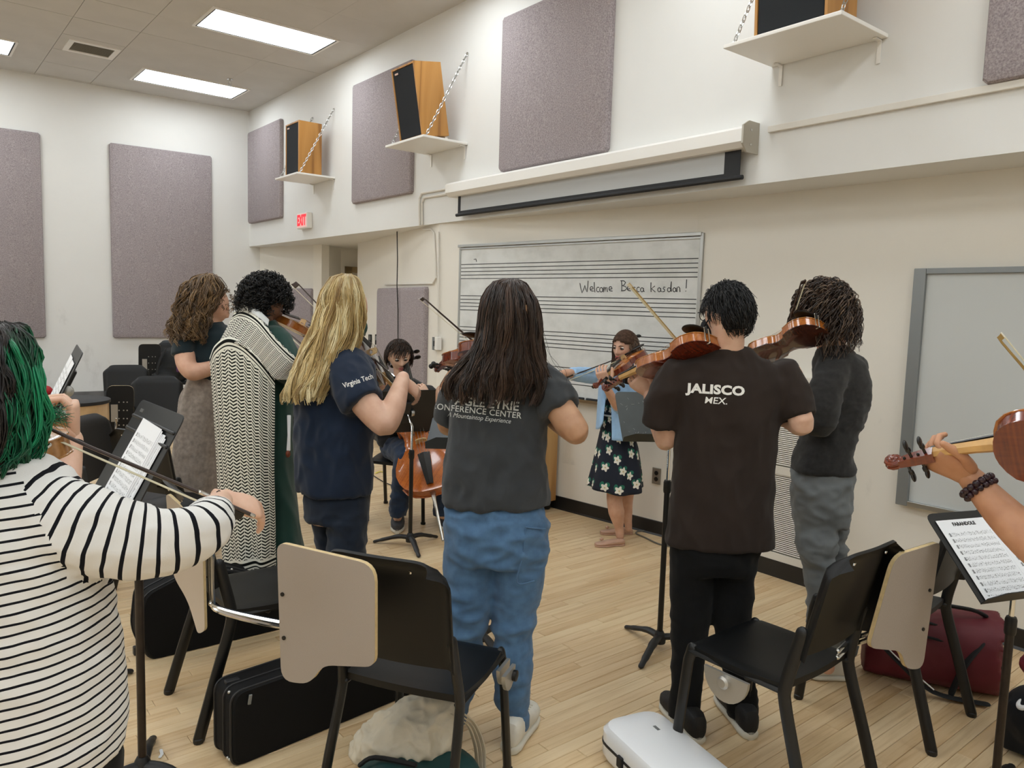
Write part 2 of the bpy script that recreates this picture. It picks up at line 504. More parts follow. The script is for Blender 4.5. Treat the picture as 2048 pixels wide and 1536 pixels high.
# ---- niche with the door
d = (PN3 - PN2).normalized(); nb = Vector((d.y, -d.x, 0))
if nb.y > 0: nb = -nb
M_DOORF = mat('tan_door_frame', 'a08a63', 0.45, var=(6, .1)); M_DOOR = mat('door_paint', 'cfc7b6', 0.4)
L = (PN3 - PN2).length
def dp(u, z, out): p = PN2 + d * u + nb * out; return Vector((p.x, p.y, z))
rd = thing('door_1', 'beige door in a tan frame, half hidden in the wall niche', 'door', dp(L * .6, 0, 0)); rd['kind'] = 'structure'
u0 = L * .17
m = MB(); m.loft([[dp(u0, 0, 0), dp(u0 + .09, 0, 0), dp(u0 + .09, 0, .05), dp(u0, 0, .05)], [dp(u0, 2.1, 0), dp(u0 + .09, 2.1, 0), dp(u0 + .09, 2.1, .05), dp(u0, 2.1, .05)]])
m.loft([[dp(u0, 2.02, 0), dp(u0, 2.1, 0), dp(u0, 2.1, .05), dp(u0, 2.02, .05)], [dp(L + .4, 2.02, 0), dp(L + .4, 2.1, 0), dp(L + .4, 2.1, .05), dp(L + .4, 2.02, .05)]])
m.build('door_frame', M_DOORF, rd, smooth=False)
m = MB(); m.loft([[dp(u0 + .09, 0.01, .0), dp(L + .4, .01, .0), dp(L + .4, .01, .03), dp(u0 + .09, .01, .03)], [dp(u0 + .09, 2.02, 0), dp(L + .4, 2.02, 0), dp(L + .4, 2.02, .03), dp(u0 + .09, 2.02, .03)]])
m.build('door_leaf', M_DOOR, rd, smooth=False)

# ---- acoustic panels
t = NT('grey_mauve_fabric'); vec = t.tex('Object')
sp = t.noise(vec, 110, 5, .7); big = t.noise(t.tex('Object', (1, 1, .35)), 14, 5, .65)
c0 = t.ramp(sp, [(.32, lin('7f7577')), (.5, lin('a3999a')), (.68, lin('c0b6b4'))])
t.l(t.mix(t.math('MULTIPLY', big, .35), c0, lin('847a80')), t.b.inputs['Base Color'])
t.b.inputs['Roughness'].default_value = .95; t.b.inputs['Specular IOR Level'].default_value = .15
t.bump(sp, .4, .002)
M_FAB = t.m
def panel(p0, along, w, h, out, label, th=.055, rb=.02):
    """p0 lower corner on the wall, along: unit vector, out: unit normal into the room"""
    r_ = [(rb, 0), (w - rb, 0), (w, rb), (w, h - rb), (w - rb, h), (rb, h), (0, h - rb), (0, rb)]
    ring = lambda k, o: [Vector(p0) + Vector(along) * (k + u * (w - 2 * k) / w) + V(0, 0, k + v * (h - 2 * k) / h) + Vector(out) * o for u, v in r_]
    m = MB(); m.loft([ring(0, .002), ring(0, th - .022), ring(.008, th - .008), ring(.026, th)])
    o = m.build('acoustic_panel', M_FAB, None, smooth=.35)
    return tag(o, label, 'wall panel', 'grey fabric wall panels')
panel(lpt(2.24, 1.06), LWD, 1.24, 2.46, -LWN, 'tall grey fabric panel on the left wall between the other tall panel and the corner')
panel(lpt(.26, 1.06), LWD, 1.24, 2.46, -LWN, 'tall grey fabric panel on the left wall at the left edge of the picture')
for y0, w, lab in [(10.77, 1.16, 'grey fabric panel behind the speaker nearest the far corner, above the exit sign'), (7.62, 1.215, 'grey fabric panel behind the tilted speaker'),
                   (5.02, 1.215, 'large grey fabric panel right above the projector screen case'), (1.45, 1.215, 'grey fabric panel cut by the right edge of the picture, high on the wall')]:
    panel(fpt(y0, 2.695 if abs(y0 - 5.02) < .01 else 2.66), FDIR, w, 1.20 if abs(y0 - 5.02) < .01 else 1.235, FN, lab)
# lower panels in the recess
ad = (LOW[5] - LOW[4]).normalized(); an = Vector((ad.y, -ad.x, 0)); an = an if an.x < 0 else -an
a0 = onp(763, 577, LOW[5], an); a1 = onp(860, 575, LOW[5], an)
panel(Vector((a0.x, a0.y, .5)), ad, (a1 - a0).length - .03, a0.z - .5, an, 'grey fabric panel behind the seated cello player', th=.06)
fd = (LOW[1] - LOW[0]).normalized(); fn_ = Vector((fd.y, -fd.x, 0)); fn_ = fn_ if fn_.x < 0 else -fn_
a0 = onp(545, 577, LOW[1], fn_); a1 = onp(627, 577, LOW[1], fn_)
panel(Vector((a0.x, a0.y, .5)), fd, (a1 - a0).length, a1.z - .5, fn_, 'grey fabric panel low in the recess behind the dark curly head', th=.05)
# ================================================================ THINGS ON THE WALLS
# ---- oak veneer
def oak(name, c0, c1, c2, axis=2, s=1.0):
    t = NT(name); sc = [9 * s, 9 * s, 9 * s]; sc[axis] = 0.75 * s
    vec = t.tex('Object', tuple(sc))
    n1 = t.noise(vec, .55, 2, .5)
    band = t.math('PINGPONG', t.math('MULTIPLY', n1, 9.0), 1.0)
    fine = t.noise(t.tex('Object', tuple(90 if i != axis else 4 for i in range(3))), 1.5, 3)
    base = t.ramp(band, [(.05, lin(c0)), (.3, lin(c1)), (.9, lin(c2))])
    t.l(t.mix(t.math('MULTIPLY', fine, .35), base, lin(c0)), t.b.inputs['Base Color'])
    t.b.inputs['Roughness'].default_value = .42
    t.bump(fine, .06, .001)
    return t.m
M_OAK = oak('oak_speaker_veneer', '94642f', 'b5803f', 'bf8a48')
M_OAK2 = oak('oak_cabinet_veneer', 'a87c45', 'c79c63', 'd3ab72', s=.8)
M_GRILLE = mat('black_speaker_cloth', '15181c', .9, bump=(600, .3))
M_WALNUT = mat('dark_wood_edge', '5b3c24', .5, var=(20, .2))
# ---- shelves with chains and loudspeakers
def tilt_frame(p, rz, pitch):
    return Matrix.Translation(p) @ Matrix.Rotation(rz, 4, 'Z') @ Matrix.Rotation(pitch, 4, 'Y')
def shelf(y0, y1, lab):
    r = thing('wall_shelf', lab, 'shelf', fpt((y0 + y1) / 2, 3.0, .2))
    m = MB(); m.extrude([fpt(y0, 2.985, .002), fpt(y1, 2.985, .002), fpt(y1, 2.985, .45), fpt(y0, 2.985, .45)], (0, 0, .02)); m.build('board', M_WHITE, r, smooth=False, bevel=.003)
    for y in (y0 - .05, y1 + .05):
        m = MB(); m.extrude([fpt(y, 2.983, .003), fpt(y, 2.983, .06), fpt(y, 2.978, .06), fpt(y, 2.975, .008), fpt(y, 2.87, .008), fpt(y, 2.87, .003)], FDIR * .02); m.build('bracket', M_WHITE, r, smooth=False)
    for y in (y0 - .03, y1 + .03):
        a = fpt(y, 3.0, .41); b = fpt(y, 3.0 + .75, .01)
        MB().lathe([(.008, 0), (.012, .004), (.012, .012), (.004, .016)], b - FN * .012, FN, 8).build('wall_hook', M_CHROME, r)
        ch = MB(); n = 26; dd = (b - a) / n; s1, s2 = frame_for(dd)
        for k in range(n):
            c = a + dd * (k + .5); sd = s1 if k % 2 else s2; l = dd.length * .72
            ring = [c + dd.normalized() * (math.cos(q) * l) + sd * (math.sin(q) * l * .45) for q in [2 * PI * j / 8 for j in range(8)]]
            for j in range(8): ch.tube([ring[j], ring[(j + 1) % 8]], .0028, 4, round_end=False)
        o = ch.build('chain', M_ALU, r); 
        if y == y0 - .03: pass
    return r
def speaker(yc, pitch, depth_off, w, dp_, h, lab, z=3.005):
    p = fpt(yc, z, depth_off); rz = math.atan2(FN.y, FN.x)          # local +x points into the room
    M = tilt_frame(p, rz, pitch)
    r = thing('loudspeaker', lab, 'loudspeaker', p)
    e = .016
    m = MB()
    for s in (-1, 1): m.box((-dp_ / 2, s * (w / 2 - e / 2), h / 2), (dp_, e, h))
    m.box((-dp_ / 2, 0, h - e / 2), (dp_, w - 2 * e, e)); m.box((-dp_ / 2, 0, e / 2), (dp_, w - 2 * e, e)); m.box((-dp_ + .008, 0, h / 2), (.016, w - 2 * e, h - 2 * e))
    m.xform(M).build('cabinet', M_OAK, r, smooth=False, bevel=.002)
    m = MB().box((-.012, 0, h / 2), (.016, w - 2 * e - .006, h - 2 * e - .006)).xform(M); m.build('grille', M_GRILLE, r, smooth=False, bevel=.004)
    m = MB().box((-.001, -w * .28, h - .05), (.006, .05, .016)).xform(M); m.build('badge', mat('pale_badge', 'd9b8a4', .35, .3), r, smooth=False, bevel=.002)
    return r
shelf(8.74, 8.11, 'small white wall shelf on chains nearest the far corner')
shelf(6.16, 5.52, 'white wall shelf on chains left of the projector screen, under the tilted speaker')
shelf(2.56, 1.91, 'white wall shelf on chains at the top right, seen from below')
speaker(8.37, 0.0, .40, .37, .27, .57, 'upright oak loudspeaker on the shelf nearest the far corner')
speaker(5.80, 0.17, .40, .37, .27, .60, 'oak loudspeaker tilted forward on the middle shelf', z=2.975 + .035)
speaker(2.21, 0.05, .40, .40, .27, .60, 'dark oak loudspeaker cut by the top edge of the picture')
MB().box(fpt(5.8, 3.03, .14), (.03, .3, .04)).build('wedge', M_WHITE, None, smooth=False)
tag(bpy.data.objects['wedge'], 'white wedge block under the back of the tilted speaker', 'wedge')
# ---- exit sign
r = thing('exit_sign', 'white exit sign with red letters under the far speaker shelf', 'exit sign', fpt(8.87, 2.57, .02))
es = lambda y, z, o: fpt(y, z, o)
m = MB(); m.extrude([es(9.02, 2.475, .0), es(8.72, 2.475, .0), es(8.72, 2.475, .07), es(9.02, 2.475, .07)], (0, 0, .185)); m.build('case', M_WHITE, r, smooth=False, bevel=.01)
t = NT('exit_face'); t.b.inputs['Base Color'].default_value = (*lin('f3c9c6'), 1); t.b.inputs['Emission Color'].default_value = (1, .55, .5, 1); t.b.inputs['Emission Strength'].default_value = .35
m = MB(); m.extrude([es(9.005, 2.487, .0705), es(8.735, 2.487, .0705), es(8.735, 2.487, .0725), es(9.005, 2.487, .0725)], (0, 0, .16)); m.build('face', t.m, r, smooth=False)
t = NT('exit_red'); t.b.inputs['Base Color'].default_value = (*lin('e02a35'), 1); t.b.inputs['Emission Color'].default_value = (1, .05, .08, 1); t.b.inputs['Emission Strength'].default_value = .8
tm = text_mesh('EXIT', .125, .001, .006, space=1.05)
tm.xform(plane_frame(es(8.87, 2.567, .0745), FDIR, (0, 0, 1)) @ Matrix.Diagonal((.95, 1.35, 1, 1))).build('lettering', t.m, r, smooth=False)
# ---- projector screen, rolled up
r = thing('projector_screen', 'white projector screen case with the rolled screen hanging just below it', 'projector screen', fpt(4.14, 2.5, .08))
y0, y1 = 5.66, 2.63
prof = [(.0, 2.545), (.10, 2.545), (.135, 2.575), (.135, 2.645), (.12, 2.66), (.0, 2.66)]
m = MB(); m.loft([[fpt(y0, z, o) for o, z in prof], [fpt(y1, z, o) for o, z in prof]]); m.build('case', M_WHITE, r, smooth=False, bevel=.002)
M_PLATE = mat('grey_end_plate', 'b5afa2', .45, .3)
m = MB(); m.loft([[fpt(y1, z, o) for o, z in [(0, 2.515), (.11, 2.515), (.15, 2.56), (.15, 2.66), (.10, 2.69), (0, 2.69)]], [fpt(y1 - .012, z, o) for o, z in [(0, 2.515), (.11, 2.515), (.15, 2.56), (.15, 2.66), (.10, 2.69), (0, 2.69)]]]); m.build('end_plate', M_PLATE, r, smooth=False)
for z in (2.56, 2.64): MB().lathe([(.008, 0), (.007, .004), (.001, .006)], fpt(y1 - .012, z, .08), FDIR, 8).build('screw', M_CHROME, r)
M_SCREEN = mat('projection_cloth', 'b9bab9', .8); M_SBLACK = mat('screen_black_border', '131417', .6)
m = MB(); m.extrude([fpt(5.52, 2.42, .06), fpt(2.80, 2.42, .06), fpt(2.80, 2.56, .06), fpt(5.52, 2.56, .06)], FN * .002); m.build('screen_cloth', M_SCREEN, r, smooth=False)
for ya, yb in ((5.56, 5.52), (2.80, 2.69)):
    m = MB(); m.extrude([fpt(ya, 2.40, .0595), fpt(yb, 2.40, .0595), fpt(yb, 2.56, .0595), fpt(ya, 2.56, .0595)], FN * .0035); m.build('screen_border', M_SBLACK, r, smooth=False)
m = MB(); m.extrude([fpt(5.56, 2.385, .0595), fpt(2.69, 2.385, .0595), fpt(2.69, 2.42, .0595), fpt(5.56, 2.42, .0595)], FN * .004); m.tube([fpt(5.58, 2.388, .062), fpt(2.67, 2.388, .062)], .014, 10, round_end=False); m.build('screen_bar', M_SBLACK, r)
# ---- conduits
M_COND = mat('painted_conduit', 'e2ddd3', .5)
tag(MB().box((fpt(2.55, 2.642, .012) + fpt(-3, 2.642, .012)) / 2, ((fpt(2.55, 2.6, 0) - fpt(-3, 2.6, 0)).length, .024, .035), Matrix.Rotation(math.atan2(FDIR.y, FDIR.x), 3, 'Z')).build('cable_raceway', M_COND, None, smooth=False, bevel=.003), 'painted cable raceway running right from the projector screen case', 'raceway')
for k, (off, lab) in enumerate([(0, 'outer painted conduit bending from the screen case down to the soffit'), (.045, 'inner painted conduit bending from the screen case down to the soffit')]):
    pts = [fpt(5.66, 2.64 - off, .012), fpt(6.24 - off, 2.645 - off, .012), fpt(6.28 - off, 2.60 - off, .012), fpt(6.27 - off, 2.36, .012)]
    tag(MB().tube(pts, .011, 8).build('conduit', M_COND, None), lab, 'conduit')
afa = lambda px, py, o=.012: onp(px, py, LOW[5] + an * o, an)
pts = [afa(846, 458), afa(862, 459), afa(868, 466), afa(872, 556), afa(866, 567), afa(770, 569)]
tag(MB().tube(pts, .009, 8).build('conduit', M_COND, None), 'painted conduit looping around the wall above the panel behind the cello player', 'conduit')
tag(MB().tube([afa(877, 465), afa(876, 672)], .009, 8).build('conduit', M_COND, None), 'painted conduit running straight down to the wall switch', 'conduit')
r = thing('wall_switch', 'white surface box with a grey switch at the conduit end', 'switch', afa(872, 687))
p = afa(876, 687)
Rz = Matrix.Rotation(math.atan2(ad.y, ad.x), 3, 'Z')
MB().box(p, (.075, .045, .12), Rz).build('box', M_WHITE, r, smooth=False, bevel=.004)
MB().box(afa(869, 687, .02), (.045, .03, .12), Rz).build('plate', M_ALUD, r, smooth=False)
MB().box(afa(868, 687, .037), (.012, .01, .05), Rz).build('lever', M_BLACKMET, r, smooth=False)
for k, (px, w, lab) in enumerate([(740, .09, 'dark square socket plate left of the seated cello player'), (752, .03, 'narrow dark socket beside the square socket plate')]):
    r = thing('wall_socket', lab, 'socket', afa(px, 679)); MB().box(afa(px, 679, .012), (w, .02, .12), Rz).build('plate', M_BLACKMET, r, smooth=False, bevel=.003)
    MB().box(afa(px, 676, .024), (.02, .006, .05), Rz).build('insert', M_ALUD, r, smooth=False)
pts = [afa(794 + dx, y, .08) for dx, y in [(0, 466), (1, 520), (0, 570), (2, 620), (2, 690), (3, 760)]]
pts[0] = Vector((pts[0].x, pts[0].y, ZS))
tag(MB().tube(pts, .006, 6).build('hanging_cable', M_BLACKMET, None), 'thin black cable hanging from the soffit above the cello player', 'cable')
tag(MB().tube([afa(750, 690, .02), afa(748, 720, .03), afa(752, 760, .03), afa(749, 800, .03)], .004, 6).build('hanging_cable', M_BLACKMET, None), 'thin black wire hanging from the dark socket plates', 'cable')

# ---- staff-lined whiteboard
wb = lambda px, py, o=.0: onp(px, py, LOW[5] + WBN * o, WBN)
TL = wb(925, 500); TR = wb(1404, 476)
W_ = (Vector((TR.x, TR.y, 0)) - Vector((TL.x, TL.y, 0))).length
zt, zb = 2.10, .915
wp = lambda u, z, o: Vector((TL.x, TL.y, 0)) + WBD * u + WBN * o + V(0, 0, z)
r = thing('whiteboard', 'whiteboard with black music staff lines and a handwritten welcome', 'whiteboard', wp(W_ / 2, zb, .01))
t = NT('whiteboard_enamel'); vec = t.tex('Object'); sm = t.noise(t.tex('Object', (.5, 2, 3)), 2.5, 5, .6)
t.l(t.ramp(sm, [(.3, lin('cfd0cc')), (.6, lin('dfe0dd'))]), t.b.inputs['Base Color']); t.b.inputs['Roughness'].default_value = .22
m = MB(); m.extrude([wp(0, zb, .002), wp(W_, zb, .002), wp(W_, zt, .002), wp(0, zt, .002)], WBN * .012); m.build('panel', t.m, r, smooth=False)
rail = lambda u0, u1, z0, z1, nm, o=.028: MB().extrude([wp(u0, z0, .002), wp(u1, z0, .002), wp(u1, z1, .002), wp(u0, z1, .002)], WBN * o).build(nm, M_ALU, r, smooth=False, bevel=.003)
rail(-.02, 0, zb, zt, 'side_rail', .02); rail(W_, W_ + .025, zb, zt + .04, 'side_rail', .022)
rail(-.02, W_, zt, zt + .018, 'top_rail', .02); rail(-.03, W_ + .01, zt + .02, zt + .045, 'map_rail', .03)
m = MB(); m.loft([[wp(u, z, o) for o, z in [(.002, zb), (.012, zb + .012), (.07, zb - .008), (.075, zb + .004), (.08, zb + .004), (.075, zb - .02), (.002, zb - .022)]] for u in (-.02, W_ + .02)]); m.build('marker_tray', M_ALU, r, smooth=False)
M_INK = mat('black_staff_ink', '26272a', .5)
zs = [wb(927, y).z for y in (529.3, 536.1, 543.5, 550.3, 557.5)]
z0_, dz = zs[0], (zs[0] - zs[4]) / 4
pitch = z0_ - wb(927, 591.4).z
ln = MB().extrude([wp(.004, 0, .0142), wp(W_ - .01, 0, .0142), wp(W_ - .01, .006, .0142), wp(.004, .006, .0142)], WBN * .0008)
for sidx in range(4):
    for k in range(5):
        z = z0_ - sidx * pitch - k * dz
        if z < zb + .03: continue
        mm = MB(); mm.v = [q + V(0, 0, z - .003) for q in ln.v]; mm.f = ln.f; mm.build('staff_line', M_INK, r, smooth=False)
# handwriting
def hz(x, y): return wb(900 + x / 3.657, 450 + y / 3.657, .0148)
def arc(cx, cy, rx, ry, a0, a1, n=9): return [(cx + rx * math.cos(a0 + (a1 - a0) * k / n), cy + ry * math.sin(a0 + (a1 - a0) * k / n)) for k in range(n + 1)]
def ee(x, y): return [(x - 10, y + 2), (x + 10, y - 4)] + arc(x, y - 4, 11, 16, 0, -4.9, 10) + [(x + 14, y + 14)]
def aa(x, y): return arc(x, y, 11, 15, -.6, -6.4, 10) + [(x + 11, y - 12), (x + 12, y + 8), (x + 18, y + 14)]
def cc(x, y): return arc(x, y, 12, 17, -.9, -5.4, 9)
STROKES = [[(950, 425), (956, 460), (966, 496), (978, 470), (986, 442), (994, 470), (1002, 490), (1008, 450), (1010, 408)], ee(1036, 470), [(1055, 418), (1056, 455), (1060, 492)], cc(1083, 472), arc(1106, 474, 12, 16, -1.5, 4.9, 12),
           [(1122, 492), (1123, 455), (1131, 455), (1134, 488), (1137, 458), (1147, 457), (1151, 490)], ee(1174, 470),
           [(1254, 408), (1257, 445), (1256, 482)], [(1247, 408), (1272, 408), (1284, 420), (1274, 438), (1260, 443), (1284, 450), (1292, 464), (1280, 478), (1252, 482)], ee(1308, 468), cc(1348, 472), cc(1378, 472), aa(1404, 474),
           [(1470, 420), (1469, 455), (1471, 490)], [(1498, 446), (1474, 466), (1502, 490)], aa(1530, 474), [(1574, 456), (1562, 455), (1558, 464), (1570, 474), (1568, 486), (1554, 488)], arc(1602, 474, 12, 15, -.6, -6.4, 10) + [(1616, 440), (1619, 414), (1617, 460), (1620, 488)],
           aa(1641, 474), [(1660, 490), (1661, 456), (1672, 452), (1680, 462), (1682, 490)], [(1731, 398), (1729, 430), (1727, 464)], [(1723, 482), (1725, 485)]]
m = MB()
for st in STROKES: m.tube([hz(x, y) for x, y in st], .0032, 5, round_end=False)
m.build('handwriting', mat('dark_marker_ink', '35373b', .5), r)
m = MB().tube([wb(948, 519, .0148), wb(952, 518, .0148), wb(953, 523, .0148)], .003, 5); m.build('ink_mark', M_INK, r)
for px, lab in ((1150, 'black marker pen lying on the tray nearest the girl with long dark hair'), (1181, 'black marker pen lying on the tray nearest the teacher')):
    a = wb(px - 7, 790, .045); a.z = zb + .008; b = a + WBD * .12
    q = MB().tube([a, b], .009, 8).build('marker_pen', M_SBLACK, None); tag(q, lab, 'marker')
    
# ---- interactive board on the right
rb = lambda y, z, o: Vector((4.27 - o, y, z))
r = thing('interactive_board', 'grey framed interactive whiteboard at the right edge of the picture', 'whiteboard', (4.2, .9, .6))
yl, yr, z0, z1 = 1.84, -.1, .60, 1.872
MB().box2(rb(yl - .05, z0 + .03, .002), rb(yr + .05, z1 - .03, .03)).build('panel', mat('interactive_surface', 'c9ccca', .35), r, smooth=False)
MB().box2(rb(yl, z0, .002), rb(yl - .062, z1, .05)).build('side_frame', M_ALUD, r, smooth=False, bevel=.004)
MB().box2(rb(yr + .06, z0, .002), rb(yr, z1, .05)).build('side_frame', M_ALUD, r, smooth=False, bevel=.004)
MB().box2(rb(yl - .062, z1 - .03, .002), rb(yr + .06, z1, .048)).build('top_frame', M_ALUD, r, smooth=False, bevel=.003)
MB().box2(rb(yl - .062, z0, .002), rb(yr + .06, z0 + .03, .05)).build('pen_tray', M_ALU, r, smooth=False, bevel=.003)
# ---- fan cabinet with two louvred grilles
r = thing('ventilation_cabinet', 'white ventilation cabinet with two louvred grilles behind the student in brown', 'vent cabinet', (4.2, 2.35, 0))
xa = 4.175; ya, yb_ = 2.64, 2.2
M_GAP = mat('vent_dark_gap', '2b2a27', .8); M_SLAT = mat('vent_white_slat', 'e4dfd4', .45)
m = MB(); m.box2((xa + .03, ya, .105), (4.268, yb_, 1.24)); m.build('body', M_SLAT, r, smooth=False)
MB().box2((xa + .024, ya - .02, .15), (xa + .029, yb_ + .02, 1.2)).build('grille_backing', M_GAP, r, smooth=False)
m = MB()
for z0, z1 in ((.105, .15), (.64, .69), (1.20, 1.24)): m.box2((xa, ya, z0), (xa + .02, yb_, z1))
for y0, y1 in ((ya, ya - .02), (yb_ + .02, yb_)): m.box2((xa, y0, .105), (xa + .03, y1, 1.24))
m.build('front_frame', M_SLAT, r, smooth=False)
MB().box2((xa - .002, ya, 0), (4.268, yb_, .104)).build('plinth', M_BLACKBASE, r, smooth=False)
slm = MB().box((0, 0, 0), (.016, ya - yb_ - .04, .0062), Matrix.Rotation(.5, 3, 'Y')).mesh('slat'); slm.materials.append(M_SLAT)
for z0, z1 in ((.155, .635), (.695, 1.195)):
    k = z0 + .005
    while k < z1:
        o = bpy.data.objects.new('slat', slm); COL.objects.link(o); o.parent = r; o.matrix_parent_inverse = r.matrix_world.inverted(); o.location = (xa + .012, (ya + yb_) / 2, k); k += .0118
# ---- wall outlet
p = wb(1313, 952, .004); r = thing('wall_socket', 'steel double socket plate low on the wall right of the teacher', 'socket', p)
Rb = Matrix.Rotation(math.atan2(WBD.y, WBD.x), 3, 'Z')
MB().box(p, (.072, .008, .118), Rb).build('plate', mat('steel_plate', '9a968c', .4, .6), r, smooth=False, bevel=.003)
for dz_ in (-.022, .022): MB().lathe([(.016, 0), (.016, .005), (.012, .006)], p + WBN * .002 + V(0, 0, dz_), WBN, 14).build('outlet', M_BLACKMET, r)
# ---- cable lying on the floor by the board wall
pts = [lvl(1395, 1100, .006), lvl(1340, 1092, .006), lvl(1318, 1088, .006), lvl(1290, 1075, .006), lvl(1272, 1066, .006), lvl(1285, 1062, .006), lvl(1330, 1066, .006)]
def smooth_path(p, n=6):
    out = []
    for i in range(len(p) - 1):
        p0, p1, p2, p3 = p[max(i - 1, 0)], p[i], p[i + 1], p[min(i + 2, len(p) - 1)]
        for k in range(n):
            t_ = k / n
            out.append(.5 * ((2 * p1) + (p2 - p0) * t_ + (2 * p0 - 5 * p1 + 4 * p2 - p3) * t_ * t_ + (3 * p1 - p0 - 3 * p2 + p3) * t_ ** 3))
    return out + [p[-1]]
tag(MB().tube(smooth_path(pts), .006, 6).build('floor_cable', mat('grey_cable', '6b675f', .6), None), 'grey cable looping on the floor behind the teacher', 'cable')
pts = [lvl(840, 982, .006), lvl(862, 986, .006), lvl(885, 984, .006), lvl(870, 978, .006), lvl(846, 976, .006), lvl(880, 972, .006)]
tag(MB().tube(smooth_path(pts), .005, 6).build('floor_cable', mat('white_cable', 'cfcac0', .6), None), 'pale cable coiled on the floor under the cello', 'cable')
pts = [lvl(745, 950, .006), lvl(770, 965, .006), lvl(800, 975, .006), lvl(840, 980, .006)]
tag(MB().tube(smooth_path(pts), .005, 6).build('floor_cable', M_BLACKMET, None), 'black cable on the floor behind the cello player', 'cable')
# ---- oak cabinet on castors
c0 = lvl(1125, 1014); ang = math.atan2(WBD.y, WBD.x)
Mx = Matrix.Translation(c0 + WBN * .10 + WBD * .03) @ Matrix.Rotation(ang, 4, 'Z')
r = thing('oak_cabinet', 'oak cabinet on black castors against the wall, right of the girl with long dark hair', 'cabinet', c0)
# local: x along the wall (towards the right), y out of the wall is -y side
s = -1 if (Matrix.Rotation(ang, 3, 'Z') @ V(0, 1, 0)).dot(WBN) < 0 else 1
bxl = lambda a, b: MB().box2((a[0], s * a[1], a[2]), (b[0], s * b[1], b[2])).xform(Mx)
bxl((-.62, .0, .075), (-.02, .5, .86)).build('body', M_OAK2, r, smooth=False, bevel=.003)
bxl((-.64, -.0, .86), (0, .52, .885)).build('top', M_OAK2, r, smooth=False, bevel=.003)
bxl((-.60, .02, .05), (-.04, .48, .075)).build('base', M_BLACKMET, r, smooth=False)
for x in (-.57, -.06):
    for y in (.05, .45):
        MB().lathe([(.024, -.012), (.026, -.008), (.026, .008), (.024, .012)], Mx @ V(x, s * y, .026), Mx.to_3x3() @ V(1, 0, 0), 12).build('castor', M_BLACKMET, r)
for a_, b_ in (((-.60, .5, .1), (-.33, .508, .83)), ((-.31, .5, .1), (-.04, .508, .83))):
    dr = bxl(a_, b_).build('door', M_OAK2, r, smooth=False, bevel=.002)
# ================================================================ FURNITURE
M_POLY = mat('black_polymer', '0a0b0c', .45, bump=(900, .12, .001), var=(4, .12), spec=.35)
M_TUBE = mat('black_steel_tube', '0b0b0b', .42, 0.0, bump=(300, .04))
M_BEIGE = mat('beige_laminate', 'a89d92', .55, var=(700, .08))
M_PLY = mat('plywood_edge', 'd6bd8c', .5, var=(60, .12))
M_SILVER = mat('satin_silver', 'b7b4ad', .35, .7)
def grid_plate(fn, nu, nv, th_fn):
    """thin plate from fn(u,v)->Vector, thickness vector th_fn(u,v)"""
    m = MB(); a = []; b = []
    for j in range(nv + 1):
        for i in range(nu + 1):
            u, v = i / nu * 2 - 1, j / nv
            p = fn(u, v); a.append(p); b.append(p + th_fn(u, v))
    W = nu + 1; N = len(a); fs = []
    for j in range(nv):
        for i in range(nu):
            q = j * W + i; fs.append([q, q + 1, q + W + 1, q + W]); fs.append([N + q, N + q + W, N + q + W + 1, N + q + 1])
    for i in range(nu):
        fs.append([i, N + i, N + i + 1, i + 1]); q = nv * W + i; fs.append([q, q + 1, N + q + 1, N + q])
    for j in range(nv):
        q = j * W; fs.append([q, q + W, N + q + W, N + q]); q = j * W + nu; fs.append([q, N + q, N + q + W, q + W])
    return m.add(a + b, fs)
def sq(u, v):       # square to rounded square
    k = .22; r = max(abs(u), abs(v)); 
    if r < 1e-6: return 0, 0
    l = math.hypot(u, v); f = (1 - k) + k * r / l
    return u * f, v * f
CHAIR_PARTS = {}
